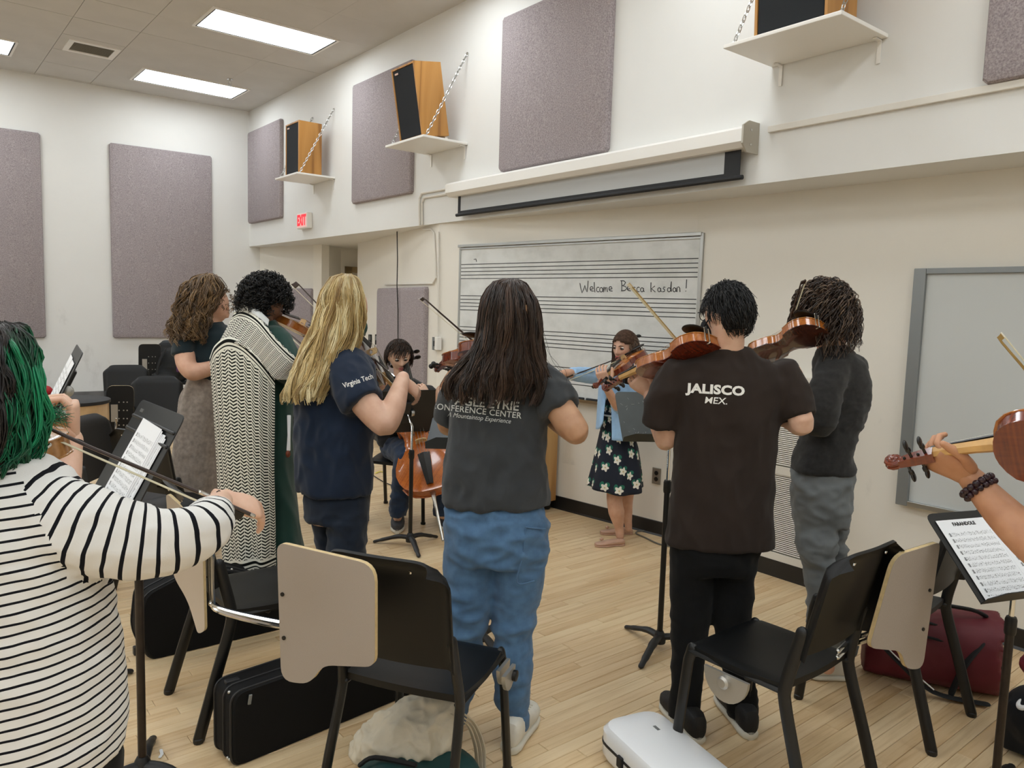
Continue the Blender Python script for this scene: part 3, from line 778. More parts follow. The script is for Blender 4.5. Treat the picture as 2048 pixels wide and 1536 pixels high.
def chair_meshes():
    def seat_fn(u, v):
        w = v * 2 - 1; a, b = sq(u, w)
        z = .462 - .010 * max(0, 1 - a * a * 1.2) * max(0, 1 - b * b) - .018 * max(0, (b - .7) / .3) ** 2 - .006 * max(0, (abs(a) - .8) / .2) ** 2 + .004 * max(0, (-b - .7) / .3)
        return V(a * .207, b * .198, z)
    seat = grid_plate(seat_fn, 18, 18, lambda u, v: V(0, 0, -.022))
    lean = .24
    def back_fn(u, v):
        w = v
        half = .214 - .012 * (1 - w)
        # rounded upper corners
        k = max(0, (w - .72) / .28); half *= math.sqrt(max(.0, 1 - .42 * k ** 3 * (abs(u) ** 2.0)))
        z = .56 + .35 * w - (.035 * (abs(u) ** 6) * k)
        yc = -.190 - lean * (z - .5)
        rim = max(0, (abs(u) - .84) / .16) ** 1.6 * .034 + max(0, (w - .88) / .12) ** 1.6 * .036
        dish = -.02 * (1 - u * u)
        return V(u * half, yc + dish - rim, z)
    bk = grid_plate(back_fn, 26, 16, lambda u, v: V(0, -.010, -.004))
    legs = []
    for s in (-1, 1):
        legs.append(('rear_leg', MB().tube(smooth_path([V(s * .186, -.228, .64), V(s * .19, -.21, .56), V(s * .197, -.19, .46), V(s * .199, -.195, .40), V(s * .207, -.25, .22), V(s * .214, -.312, .012)], 5), .0215, 10, hint=(1, 0, 0), flat=.62)))
        legs.append(('front_leg', MB().tube([V(s * .19, .17, .445), V(s * .195, .18, .40), V(s * .212, .21, .012)], .020, 10, hint=(1, 0, 0), flat=.68)))
    rails = MB()
    for s in (-1, 1): rails.tube([V(s * .192, -.185, .437), V(s * .192, .17, .437)], .014, 8, flat=.8)
    rails.tube([V(-.19, -.05, .43), V(.19, -.05, .43)], .011, 8); rails.tube([V(-.19, .15, .432), V(.19, .15, .432)], .011, 8)
    screws = MB()
    for s in (-1, 1): screws.lathe([(.006, 0), (.005, .003), (.001, .004)], V(s * .1, -.328, .87), V(0, -1, -.2), 8)
    return seat, bk, legs, rails, screws
_ch = chair_meshes()
def prep(mbx, nm, m, sharp=.7):
    me = mbx.mesh(nm); me.materials.append(m); me.polygons.foreach_set('use_smooth', [True] * len(me.polygons)); me.set_sharp_from_angle(angle=sharp); return me
CM = [('seat', prep(_ch[0], 'seat', M_POLY)), ('backrest', prep(_ch[1], 'backrest', M_POLY))] + [(n_, prep(l, n_, M_TUBE)) for n_, l in _ch[2]] + [('seat_rail', prep(_ch[3], 'seat_rail', M_TUBE)), ('screw', prep(_ch[4], 'screw', M_CHROME))]
CM += [('foot_glide', prep(MB().lathe([(.017, 0), (.019, .004), (.018, .016), (.012, .02)], (x, y, 0), n=10), 'foot_glide', M_TUBE)) for x, y in ((-.214, -.314), (.214, -.314), (-.212, .211), (.212, .211))]
def chair(x, y, face, label, z=0.0):
    """face: direction (dx, dy) the sitter looks"""
    r = thing('student_chair', label, 'chair', (x, y, z), math.atan2(face[1], face[0]) - PI / 2, 'black student chairs')
    for nm, me in CM:
        o = bpy.data.objects.new(nm, me); COL.objects.link(o); o.parent = r
    return r
def round_poly(pts, rad, n=5):
    out = []; N = len(pts)
    for i in range(N):
        p0, p, p1 = pts[i - 1], pts[i], pts[(i + 1) % N]
        r_ = rad[i] if isinstance(rad, (list, tuple)) else rad
        a = (p0 - p); b = (p1 - p); ra = min(r_, a.length * .45, b.length * .45); a = p + a.normalized() * ra; b = p + b.normalized() * ra
        for k in range(n + 1):
            t_ = k / n; out.append(a * (1 - t_) ** 2 + p * 2 * t_ * (1 - t_) + b * t_ ** 2)
    return out
def tablet(parent, outline, nrm, face_m=None, th=.014):
    """writing tablet: laminate faces on a plywood core"""
    nrm = Vector(nrm).normalized(); face_m = face_m or M_BEIGE
    core = MB().extrude(outline, nrm * th).build('tablet_core', M_PLY, parent, smooth=.5)
    MB().extrude([p - nrm * .0015 for p in outline], nrm * .0012).build('tablet_face', face_m, parent, smooth=.5)
    MB().extrude([p + nrm * (th + .0003) for p in outline], nrm * .0012).build('tablet_underside', M_POLY, parent, smooth=.5)
    return core
# --- chair in the middle foreground
f_c = Vector((.351, .211, 0)).normalized()
cc_ = Vector((1.224, 1.685, 0)).lerp(Vector((1.033, 2.091, 0)), .5) + f_c * .215
ch1 = chair(cc_.x, cc_.y, f_c, 'black student chair in the middle foreground with a beige tablet arm hanging at its back')
pl0 = cc_ - f_c * .42
tb = lambda px, py: onp(px, py, pl0, f_c)
ol = round_poly([tb(554, 1084), tb(750, 1130), tb(750, 1334), tb(645, 1330), tb(620, 1368), tb(563, 1362)], [.03, .05, .03, .05, .04, .05])
tablet(ch1, ol, f_c)
for px, py in ((566, 1188), (569, 1275)): MB().lathe([(.006, 0), (.006, .003), (.002, .0035)], tb(px, py) - f_c * .002, -f_c, 10).build('tablet_bolt', M_BLACKMET, ch1)
q0 = tb(600, 1300) + f_c * .025; side = Vector((f_c.y, -f_c.x, 0))
MB().tube(smooth_path([q0, q0 + V(0, 0, -.04) + f_c * .1, cc_ - side * .24 + V(0, 0, .42), cc_ - side * .19 + f_c * .05 + V(0, 0, .425)], 5), .009, 8).build('tablet_arm', M_CHROME, ch1)
hp = cc_ + side * .2 + f_c * .12 + V(0, 0, .43)
for k in range(2):
    prof = [hp + f_c * (.05 * math.cos(a)) + V(0, 0, -.065 * abs(math.sin(a))) + side * (.012 + .03 * k) - f_c * (.03 * k) for a in [PI * j / 10 for j in range(11)]]
    MB().extrude(prof, side * .012).build('hinge_plate', M_SILVER, ch1, smooth=.5)
MB().lathe([(.018, 0), (.018, .012), (.01, .014)], hp + side * .054 + V(0, 0, -.03), side, 12).build('hinge_knob', M_BLACKMET, ch1)
# --- chair on the right
cr = Vector((2.31, 1.395, 0)); f_r = Vector((.0, 1, 0)).normalized()
ch2 = chair(cr.x, cr.y, f_r, 'black student chair behind the student in brown, beige tablet arm at its right')
pl0 = Vector((2.62, 1.0, 0)); tn = Vector((.22, 1, 0)).normalized()
tb = lambda px, py: onp(px, py, pl0, tn)
ol = round_poly([tb(1790, 1112), tb(1880, 1084), tb(1845, 1338), tb(1812, 1338), tb(1802, 1302), tb(1738, 1296)], [.05, .02, .06, .03, .03, .03])
tablet(ch2, ol, tn)
for px, py in ((1858, 1180), (1845, 1258)): MB().lathe([(.006, 0), (.006, .003), (.002, .0035)], tb(px, py) - tn * .002, -tn, 10).build('tablet_bolt', M_BLACKMET, ch2)
sr = Vector((f_r.y, -f_r.x, 0)); q0 = tb(1800, 1270) + tn * .03
for dz in (0, .022): MB().tube([q0 + V(0, 0, dz), cr + sr * .22 - f_r * .18 + V(0, 0, .475 + dz), cr + sr * .1 - f_r * .2 + V(0, 0, .475 + dz)], .008, 8).build('tablet_arm', M_CHROME, ch2)
hp = cr - sr * .225 - f_r * .0 + V(0, 0, .432)
prof = [hp + f_r * (.085 * math.cos(a)) + V(0, 0, -.095 * abs(math.sin(a))) for a in [PI * j / 14 for j in range(15)]]
MB().extrude(prof, -sr * .012).build('hinge_plate', M_SILVER, ch2, smooth=.5)
MB().lathe([(.022, 0), (.022, .014), (.014, .02)], hp - sr * .012 + V(0, 0, -.025), -sr, 14).build('hinge_knob', M_SILVER, ch2)
# --- chair beside it, half behind the music stand
chair(3.136, 1.40, (-.05, 1), 'black student chair standing half behind the music stand at the right edge')
# --- chair by the striped player's elbow
cl = Vector((1.13, 2.93, 0)); f_l = Vector((1, -.03, 0)).normalized()
ch4 = chair(cl.x, cl.y, f_l, 'black student chair under the striped sleeve, its beige tablet arm seen edge-on')
tn = Vector((.80, .60, 0)).normalized(); pl0 = Vector((.93, 2.56, 0)); tb = lambda px, py: onp(px, py, pl0, tn)
ol = round_poly([tb(332, 985), tb(404, 1050), tb(410, 1262), tb(396, 1268), tb(376, 1200), tb(345, 1150)], [.02, .04, .02, .02, .1, .05])
tablet(ch4, ol, tn, mat('cream_laminate', 'cdbfae', .5))
MB().tube(smooth_path([tb(409, 1100) + tn * .03, tb(411, 1195) + tn * .03, tb(425, 1222) + tn * .03, lvl(555, 1243, .44), lvl(575, 1240, .44)], 5), .009, 8).build('tablet_arm', M_CHROME, ch4)
MB().tube(smooth_path([tb(413, 1110) + tn * .03, tb(415, 1200) + tn * .03, tb(430, 1230) + tn * .03, lvl(555, 1252, .43), lvl(575, 1248, .43)], 5), .009, 8).build('tablet_arm', M_CHROME, ch4)
# --- riser in front of the far wall and the chairs at the back
struct('floor_riser', MB().box2((-5, 9.35, 0), (2.85, 10.98, .18)), mat('grey_riser_carpet', '67666a', .9, var=(20, .1), bump=(300, .2)), smooth=False, bevel=.004)
def far_chair(px, py_top, d, label, tab=None, z=0.0, face=None):
    top = at(px, py_top, d); fd_ = Vector((-top.x, -top.y, 0)).normalized() if face is None else Vector((face[0], face[1], 0)).normalized()
    c = Vector((top.x, top.y, 0)) + fd_ * .28
    r = chair(c.x, c.y, fd_, label, z)
    if tab:
        s_ = Vector((-fd_.y, fd_.x, 0)); o0 = c + fd_ * .0 - s_ * .0
        px0, px1, ya, yb2 = tab; p0 = c + fd_ * .12
        q = lambda a_, b_: onp(a_, b_, p0, fd_)
        ol_ = round_poly([q(px0, ya), q(px1, ya), q(px1, yb2), q(px0, yb2)], .05)
        tablet(r, ol_, fd_, M_BEIGE)
        MB().box(q(px0 + (px1 - px0) * .28, (ya + yb2) / 2) + fd_ * .022, (.012, .05, .14), Matrix.Rotation(math.atan2(fd_.y, fd_.x), 3, 'Z')).build('tablet_bracket', M_SILVER, r, smooth=False)
        dots = MB()
        for a_ in (.45, .62, .75):
            for b_ in (.3, .45, .6, .72): dots.lathe([(.006, 0), (.005, .003)], q(px0 + (px1 - px0) * a_, ya + (yb2 - ya) * b_) + fd_ * .021, fd_, 6)
        dots.build('tablet_bolts', M_SILVER, r)
        MB().tube(smooth_path([q(px0 + (px1 - px0) * .35, ya + (yb2 - ya) * .6) + fd_ * .03, q(px0 + (px1 - px0) * .4, yb2) + fd_ * .04, q(px1, yb2 + (yb2 - ya) * .25) + fd_ * .02], 4), .009, 8).build('tablet_arm', M_CHROME, r)
    return r
far_chair(253, 750, 7.7, 'black student chair at the back, left of the two with hinged tablets', face=None)
far_chair(314, 771, 6.7, 'black student chair with a black tablet and steel hinge, behind the sheet music stand', tab=(214, 268, 771, 880))
far_chair(352, 690, 9.2, 'black student chair with a tablet on the riser by the far wall, holding the backpack', tab=(277, 322, 688, 772), z=.18)
far_chair(185, 866, 4.4, 'black student chair behind the green-haired player\'s hand', face=(.75, -.66))
far_chair(288, 920, 4.05, 'black student chair with a beige tablet corner under the sheet music stand', face=(.9, .45))
chair(2.28, 5.28, (.55, .83), 'black student chair behind the blonde player, only one leg showing')

# ---- music stands
M_DESK = mat('black_stand_paint', '151617', .5, var=(12, .2), bump=(60, .03))
M_DESK2 = mat('worn_grey_green_stand', '353a38', .55, var=(9, .2))
M_POLE = mat('brown_black_pole', '2a211b', .4, .3, var=(25, .35))
M_PAPER = mat('paper_white', 'eff0f2', .85)
def stand(A, B, e2, label, hgt=.33, desk_m=None, base=None, feet_ang=0.0, lip=True, pole_m=None, ridges=False, scratches=False, base_yaw=None):
    A = Vector(A); B = Vector(B); e1 = (B - A).normalized(); e2 = Vector(e2).normalized()
    nrm = e1.cross(e2).normalized()
    if nrm.z < 0: nrm = -nrm                                        # reading face
    w = (B - A).length; mid = (A + B) / 2 + e2 * hgt * .5
    bx = base if base is not None else Vector((mid.x, mid.y, 0))
    r = thing('music_stand', label, 'music stand', bx, 0, 'music stands')
    P = lambda u, v, o=0.0: A + e1 * u + e2 * v + nrm * o
    ol = round_poly([P(0, 0), P(w, 0), P(w, hgt), P(0, hgt)], [.03, .03, .004, .004], 4)
    MB().extrude([p - nrm * .004 for p in ol], nrm * .004).build('desk', desk_m or M_DESK, r, smooth=.5, bevel=.001)
    if lip:
        ol = round_poly([P(0, hgt, -.004), P(w, hgt, -.004), P(w, hgt, .055), P(w * .96, hgt, .055), P(w * .04, hgt, .055), P(0, hgt, -.002)], [.002, .002, .03, .02, .05, .01], 4)
        MB().extrude([P(0, hgt, -.004), P(w, hgt, -.004), P(w, hgt, .03), P(w - .05, hgt, .055), P(.05, hgt, .055), P(0, hgt, .03)], e2 * .003).build('lip', desk_m or M_DESK, r, smooth=False)
    if ridges:
        for v in (.06, .105):
            MB().tube([P(.012, v, .001), P(w - .012, v, .001)], .006, 8).build('desk_rib', desk_m or M_DESK, r)
        MB().box(P(.07, .035, .001), (.03, .012, .003), Matrix((e1, e2, nrm)).transposed()).build('desk_label', M_ALU, r, smooth=False)
    back_c = P(w / 2, hgt * .5, -.006)
    MB().box(back_c - nrm * .012, (.10, .16, .022), Matrix((e1, e2, nrm)).transposed()).build('desk_bracket', desk_m or M_DESK, r, smooth=False, bevel=.004)
    MB().lathe([(.02, 0), (.024, .006), (.022, .02), (.008, .024)], back_c + e1 * .055 - nrm * .02, e1, 12).build('tilt_knob', M_ALU, r)
    top = Vector((bx.x, bx.y, back_c.z - .01)); zt_ = top.z
    joint = back_c - nrm * .03
    MB().tube([joint, joint.lerp(top, .5), top - V(0, 0, .06), Vector((bx.x, bx.y, .42))], .0085, 10).build('inner_pole', M_CHROME, r)
    MB().tube([Vector((bx.x, bx.y, zt_ * .74)), Vector((bx.x, bx.y, .05))], .0135, 12).build('outer_pole', pole_m or M_TUBE, r)
    MB().lathe([(.0165, 0), (.0185, .01), (.0185, .05), (.0145, .06)], (bx.x, bx.y, zt_ * .74 - .05), n=12).build('pole_collar', M_BLACKMET, r)
    MB().lathe([(.028, .03), (.03, .05), (.024, .075), (.016, .09)], (bx.x, bx.y, 0), n=14).build('base_hub', M_DESK, r)
    by = base_yaw if base_yaw is not None else 0.4
    for k in range(3):
        a = by + k * 2 * PI / 3; dv = V(math.cos(a), math.sin(a), 0)
        MB().tube(smooth_path([bx + V(0, 0, .058), bx + dv * .08 + V(0, 0, .06), bx + dv * .17 + V(0, 0, .035), bx + dv * .245 + V(0, 0, .012)], 4), [.02] * 6 + [.017] * 4 + [.0135] * 3, 10, hint=(0, 0, 1), flat=.75).build('base_foot', M_DESK, r)
    return r, P, nrm, e1, e2, w
# sheet music
def page_mat(name, title, seed, angle=0):
    t = NT(name); uv = t.tex('UV'); s_ = t.sep(uv); x, y = s_[0], s_[1]
    rows = 13.0
    fy = t.math('FRACT', t.math('MULTIPLY', t.math('ADD', y, .0), rows))
    inrow = t.math('MULTIPLY', t.math('GREATER_THAN', fy, .28), t.math('LESS_THAN', fy, .72))
    f5 = t.math('FRACT', t.math('MULTIPLY', t.math('SUBTRACT', fy, .28), 4 / .44))
    line = t.math('MULTIPLY', inrow, t.math('LESS_THAN', f5, .16))
    nz = t.noise(t.tex('UV', (60, 90, 1)), 1.0, 1); nz2 = t.noise(t.tex('UV', (9, rows * 1.0, 1)), 1.3, 2)
    notes = t.math('MULTIPLY', t.math('GREATER_THAN', nz, .58), t.math('MULTIPLY', t.math('GREATER_THAN', fy, .18), t.math('LESS_THAN', fy, .82)))
    notes = t.math('MULTIPLY', notes, t.math('GREATER_THAN', nz2, .42))
    inx = t.math('MULTIPLY', t.math('GREATER_THAN', x, .08), t.math('LESS_THAN', x, .94))
    iny = t.math('MULTIPLY', t.math('GREATER_THAN', y, .05), t.math('LESS_THAN', y, .86))
    clef = t.math('MULTIPLY', t.math('LESS_THAN', t.math('ABSOLUTE', t.math('SUBTRACT', x, .11)), .014), t.math('MULTIPLY', t.math('GREATER_THAN', fy, .2), t.math('LESS_THAN', fy, .8)))
    ink = t.math('MULTIPLY', t.math('MULTIPLY', inx, iny), t.math('MAXIMUM', t.math('MULTIPLY', line, .55), t.math('MAXIMUM', t.math('MULTIPLY', notes, .8), t.math('MULTIPLY', clef, .8))))
    t.l(t.mix(ink, lin('eef0f3'), lin('25262a')), t.b.inputs['Base Color']); t.b.inputs['Roughness'].default_value = .85
    return t.m
M_PAGE = page_mat('printed_music', '', 1)
def page(P, u, v, w, h, o, nrm, label, cat='sheet music', curl=0.0, title=None, e=None, yaw=0.0):
    """sheet lying on a desk: (u, v) upper left in desk coordinates"""
    me = bpy.data.meshes.new('sheet_music'); nx, ny = 6, 6; vs = []; fs = []; uvs = []
    cy, sy = math.cos(yaw), math.sin(yaw)
    for j in range(ny + 1):
        for i in range(nx + 1):
            a, b = i / nx * w, j / ny * h
            vs.append(tuple(P(u + a * cy - b * sy, v + a * sy + b * cy, o + curl * (i / nx) ** 3 * .02)))
    N = len(vs); vs += [tuple(Vector(q) - nrm * .0006) for q in vs]
    for j in range(ny):
        for i in range(nx):
            q = j * (nx + 1) + i; fs.append((q, q + nx + 1, q + nx + 2, q + 1)); fs.append((N + q, N + q + 1, N + q + nx + 2, N + q + nx + 1))
    for i in range(nx): fs.append((i, i + 1, N + i + 1, N + i)); q = ny * (nx + 1) + i; fs.append((q, N + q, N + q + 1, q + 1))
    for j in range(ny): q = j * (nx + 1); fs.append((q, N + q, N + q + nx + 1, q + nx + 1)); q += nx; fs.append((q, q + nx + 1, N + q + nx + 1, N + q))
    me.from_pydata(vs, [], fs); uvl = me.uv_layers.new(name='UVMap')
    for p in me.polygons:
        for li in p.loop_indices:
            k = me.loops[li].vertex_index % N; uvl.data[li].uv = ((k % (nx + 1)) / nx, 1 - (k // (nx + 1)) / ny)
    ob = link('sheet_music', me, M_PAGE, None, smooth=.5); tag(ob, label, cat, 'sheet music')
    if title:
        tm_ = text_mesh(title, .017, .0001, .0008)
        c = P(u + w / 2, v + .018, o + .0006)
        x_ = (P(1, 0) - P(0, 0)).normalized(); y_ = -(P(0, 1) - P(0, 0)).normalized()
        tm_.xform(plane_frame(c, x_, y_)).build('title', M_INK, ob, smooth=False)
    return ob
# left stand in front of the striped player
A = at(283, 797.8, 2.64); B = at(370, 832, 2.29); e1 = (B - A).normalized(); hz_ = -V(0, 0, 1).cross(e1); th = math.radians(62)
r, P, nr, *_ = stand(A, B, hz_ * math.cos(th) - V(0, 0, math.sin(th)), 'music stand with a pile of sheet music, its brown pole beside the striped shirt', pole_m=M_POLE, ridges=True, base_yaw=1.2)
for k in range(6):
    page(P, .15 + .011 * k + rr.uniform(-.004, .004), .055 + .004 * k, .216, .279, .004 + .0012 * (5 - k), nr, ['topmost printed sheet of the pile on the stand by the striped player', 'second sheet of the pile on the stand by the striped player', 'third sheet of the pile on the stand by the striped player', 'fourth sheet of the pile on the stand by the striped player', 'fifth sheet of the pile on the stand by the striped player', 'lowest sheet of the pile on the stand by the striped player'][k], yaw=rr.uniform(-.02, .05) + .01 * k, title=None)
# far left stand
A = at(153, 688, 3.22); B = at(165, 706, 2.72); e1 = (B - A).normalized(); hz_ = -V(0, 0, 1).cross(e1); th = math.radians(65)
r, P, nr, *_ = stand(A, B, hz_ * math.cos(th) - V(0, 0, math.sin(th)), 'music stand with two sheets seen edge-on behind the green hair', base_yaw=.2)
page(P, .06, .045, .216, .275, .004, nr, 'left printed sheet on the stand behind the green hair'); page(P, .29, .05, .216, .275, .004, nr, 'right printed sheet on the stand behind the green hair')
# right foreground stand
A = at(1850, 1028, 2.5); D = at(1962, 1206, 2.31); e2 = (D - A).normalized(); hh = Vector((e2.x, e2.y, 0)).normalized(); e1 = V(0, 0, 1).cross(hh); e1 = e1 if e1.x * ray(2048, 1028)[0] > -9 and (at(2048, 1028, 2.5) - A).dot(e1) > 0 else -e1
r, P, nr, *_ = stand(A, A + e1 * .57, e2, 'music stand at the right edge holding two sheets, brown pole', hgt=(D - A).length, pole_m=M_POLE, base_yaw=2.2)
page(P, .02, .03, .216, .279, .004, nr, 'left printed sheet on the stand at the right edge', title='FARANDOLE'); page(P, .232, .024, .216, .279, .005, nr, 'right printed sheet on the stand at the right edge')
# stand facing the student in brown
b0 = lvl(1318, 1297); fw = Vector((RM[0, 2], RM[1, 2], 0)).normalized(); rt = Vector((fw.y, -fw.x, 0))
A = at(1229, 783, 3.72); B = Vector(A) + (rt * .99 + fw * .08).normalized() * .5; D = at(1254, 881, 3.52)
e2 = (D - A); e1 = (B - A).normalized(); e2 = (e2 - e1 * e2.dot(e1))
stand(A, B, e2, 'grey-green scratched music stand facing the student in brown', hgt=e2.length, desk_m=M_DESK2, base=b0, base_yaw=math.atan2((lvl(1275, 1345) - b0).y, (lvl(1275, 1345) - b0).x), pole_m=M_TUBE)
scr = MB(); r2 = random.Random(5); nS = e1.cross(e2.normalized()); nS = nS if nS.z > 0 else -nS
for k in range(36):
    u, v = r2.uniform(.02, .3), r2.uniform(.03, .27); a = r2.uniform(0, PI); l = r2.uniform(.004, .016)
    c = A + e1 * u + e2.normalized() * v + nS * .0008; dv = e1 * math.cos(a) + e2.normalized() * math.sin(a)
    scr.tube([c - dv * l / 2, c + dv * l / 2], .0012, 4, round_end=False)
scr.build('scratch', mat('scratch_grey', '8e928d', .6), bpy.data.objects['music_stand.003'] if 'music_stand.003' in bpy.data.objects else None)
# stand of the cello player, seen from behind
b0 = lvl(820, 1092); top = at(880, 796, 5.25); tl = at(738, 797, 5.0)
e1 = (Vector((top.x, top.y, 0)) - Vector((tl.x, tl.y, 0))).normalized(); B = Vector((top.x, top.y, 1.03)); A = B - e1 * .5
dn = -V(0, 0, 1) * .72 - Vector((RM[0, 2], RM[1, 2], 0)) * -.45
bl = at(860, 868, 5.4); e2 = (bl - B); e2 = e2 - e1 * e2.dot(e1)
stand(A, B, e2, 'black music stand in front of the seated cello player, seen from behind', base=b0, base_yaw=math.atan2((lvl(835, 1112) - b0).y, (lvl(835, 1112) - b0).x))
# stand in front of the girl with long dark hair
b0 = lvl(962, 1292); A = at(866, 832, 3.78); B = Vector(A) + rt * .5; D = at(857, 868, 3.6); e1 = rt
e2 = (D - A); e2 = e2 - e1 * e2.dot(e1)
stand(A, B, e2, 'music stand hidden behind the girl with long dark hair', base=b0, desk_m=mat('blue_grey_stand', '3c4348', .5), base_yaw=.3)
# ================================================================ INSTRUMENTS, CASES AND BAGS
def varnish(name, c0, c1, flame=True, rough=.22):
    t = NT(name); v = t.tex('Object', (1, 1, 1))
    n1 = t.noise(t.tex('Object', (3, 160, 8)), 1.0, 2); n2 = t.noise(t.tex('Object', (90, 6, 90)), 1.0, 3)
    f = t.math('ADD', t.math('MULTIPLY', n1, .6), t.math('MULTIPLY', n2, .4))
    t.l(t.ramp(f, [(.35, lin(c0)), (.65, lin(c1))]), t.b.inputs['Base Color'])
    t.b.inputs['Roughness'].default_value = rough; t.b.inputs['Coat Weight'].default_value = .8; t.b.inputs['Coat Roughness'].default_value = .08
    return t.m
M_V_RED = varnish('red_brown_varnish', '5a1f12', '7c3218'); M_V_RIB = varnish('amber_rib_varnish', '9a531c', 'b96f2c'); M_V_TOP = varnish('amber_top_varnish', 'a5642a', 'c4853f')
M_V_DARK = varnish('dark_varnish', '3d1d12', '5c2f1c'); M_V_ORANGE = varnish('orange_cello_varnish', 'a8541a', 'c9702a'); M_V_TAN = varnish('tan_viola_varnish', '9a6a38', 'b98650')
M_EBONY = mat('ebony', '141211', .35); M_BONE = mat('bridge_maple', 'd3b27c', .5); M_NECK = mat('bare_maple_neck', 'c99e62', .4, var=(30, .12)); M_STEEL = mat('string_steel', 'b9b6ae', .25, 1.0)
OUT = [(0, 0), (1.5, 30), (9, 60), (24, 84), (45, 97), (72, 103.5), (100, 100), (122, 91), (135, 86), (141, 84), (143, 79), (151, 68), (166, 59), (186, 55.5), (206, 57.5), (221, 65), (229, 72), (232, 77), (237, 77.5), (250, 79), (275, 83), (296, 84), (318, 79), (337, 64), (348, 42), (354.5, 18), (356, 0)]
def violin(chin, scroll, top_hint, label, k=1.0, rib=None, mats=None, chinrest=True, name='violin', cat='violin', flip=False):
    chin = Vector(chin); yv = (Vector(scroll) - chin).normalized(); zv = Vector(top_hint); zv = (zv - yv * zv.dot(yv)).normalized(); xv = yv.cross(zv)
    M = Matrix.Identity(4)
    for i in range(3): M[i][0], M[i][1], M[i][2], M[i][3] = xv[i] * k, yv[i] * k, zv[i] * k, chin[i]
    back_m, rib_m, top_m = mats or (M_V_RED, M_V_RIB, M_V_TOP)
    rb_ = (rib or .031 * k) / k
    r = thing(name, label, cat, chin)
    outl = [V(-w / 1000, y / 1000, 0) for y, w in OUT] + [V(w / 1000, y / 1000, 0) for y, w in OUT[-2:0:-1]]
    cen = V(0, .165, 0)
    def plate(z0, hgt, th):
        rings = []
        for s_, h in ((1.0, 0), (1.025, .0012), (1.025, .0035), (.97, .0038), (.88, .006), (.72, .0105), (.5, .0140), (.26, .0155), (.05, .016)):
            rings.append([V(cen.x + (p.x - cen.x) * s_, cen.y + (p.y - cen.y) * s_, z0 + (h * hgt if h <= .0038 else (.0038 + (h - .0038) * th) * hgt)) for p in outl])
        return MB().loft(rings)
    MB().loft([[p for p in outl], [p + V(0, 0, rb_) for p in outl]]).xform(M).build('ribs', rib_m, r, smooth=.5)
    plate(rb_, 1, 1.0).xform(M).build('top_plate', top_m, r, smooth=.5)
    plate(0, -1, .9).xform(M).build('back_plate', back_m, r, smooth=.5)
    zt_ = rb_ + .0155
    # neck, pegbox, scroll
    nk = MB(); nk.loft([[V(x * w, y, z) for x, z in ((-1, zt_ + .0), (-.8, zt_ - d_ * .7), (0, zt_ - d_), (.8, zt_ - d_ * .7), (1, zt_))] for y, w, d_ in ((.340, .016, .045), (.358, .015, .044), (.366, .0140, .026), (.40, .0128, .021), (.47, .0118, .018), (.485, .0118, .019))])
    nk.xform(M).build('neck', M_NECK, r)
    sc = MB()
    sc.loft([[V(x * w, y, z) for x, z in ((-1, za), (1, za), (1, zb_), (-1, zb_))] for y, w, za, zb_ in ((.483, .0125, zt_, zt_ - .024), (.51, .0115, zt_ - .003, zt_ - .027), (.535, .0105, zt_ - .009, zt_ - .030), (.556, .0085, zt_ - .016, zt_ - .033))])
    for sgn in (-1, 1):
        path = []; rad_ = []
        for j in range(26):
            a = j / 25 * 4.6 * PI; rr_ = .0185 * (1 - j / 27); path.append(V(sgn * (.004 + .0075 * j / 25), .566 + rr_ * math.sin(a + .6), zt_ - .018 + rr_ * math.cos(a + .6))); rad_.append(.0058 * (1 - .45 * j / 25))
        sc.tube(path, rad_, 7)
    sc.ell((0, .566, zt_ - .018), (.009, .017, .017))
    sc.xform(M).build('scroll', back_m, r, smooth=.8)
    MB().loft([[V(x * w, y, z) for x, z in ((-1, zt_ + h), (-.5, zt_ + h + .005), (0, zt_ + h + .0065), (.5, zt_ + h + .005), (1, zt_ + h), (1, zt_ + h - .004), (-1, zt_ + h - .004))] for y, w, h in ((.228, .0212, .016), (.35, .0165, .0075), (.487, .0122, .004))]).xform(M).build('fingerboard', M_EBONY, r, smooth=.7)
    MB().loft([[V(x * w, y, z) for x, z in ((-1, h), (0, h + .008), (1, h), (.9, h - .004), (-.9, h - .004))] for y, w, h in ((.012, .011, zt_ + .002), (.06, .016, zt_ + .008), (.118, .021, zt_ + .017))]).xform(M).build('tailpiece', M_EBONY, r, smooth=.7)
    MB().extrude([V(x, .163, zt_ - .002 + z) for x, z in ((-.021, 0), (-.012, .003), (-.008, .012), (0, .008), (.008, .012), (.012, .003), (.021, 0), (.018, .02), (.019, .026), (.008, .033), (-.008, .0335), (-.019, .029), (-.018, .02))], V(0, .004, 0)).xform(M).build('bridge', M_BONE, r, smooth=False)
    for i in range(4):
        y = .497 + .0145 * i; s_ = -1 if i % 2 == 0 else 1; z = zt_ - .016 - .003 * i
        pg = MB(); pg.tube([V(-s_ * .013, y, z), V(s_ * .03, y, z)], .0034, 8); pg.tube([V(s_ * .03, y, z), V(s_ * .034, y, z)], .0062, 8); pg.ell((s_ * .046, y, z), (.012, .0045, .0115)); pg.xform(M).build('peg', M_EBONY, r)
    st = MB()
    for i in range(4):
        o_ = i - 1.5; st.tube([V(o_ * .009, .112, zt_ + .021), V(o_ * .0112, .165, zt_ + .032 - .0012 * abs(o_)), V(o_ * .0055, .486, zt_ + .0085), V(o_ * .004, .51, zt_ - .004)], .0007 / k * (1.0 if k < 1.5 else 1.6), 4, round_end=False)
    st.xform(M).build('strings', M_STEEL, r)
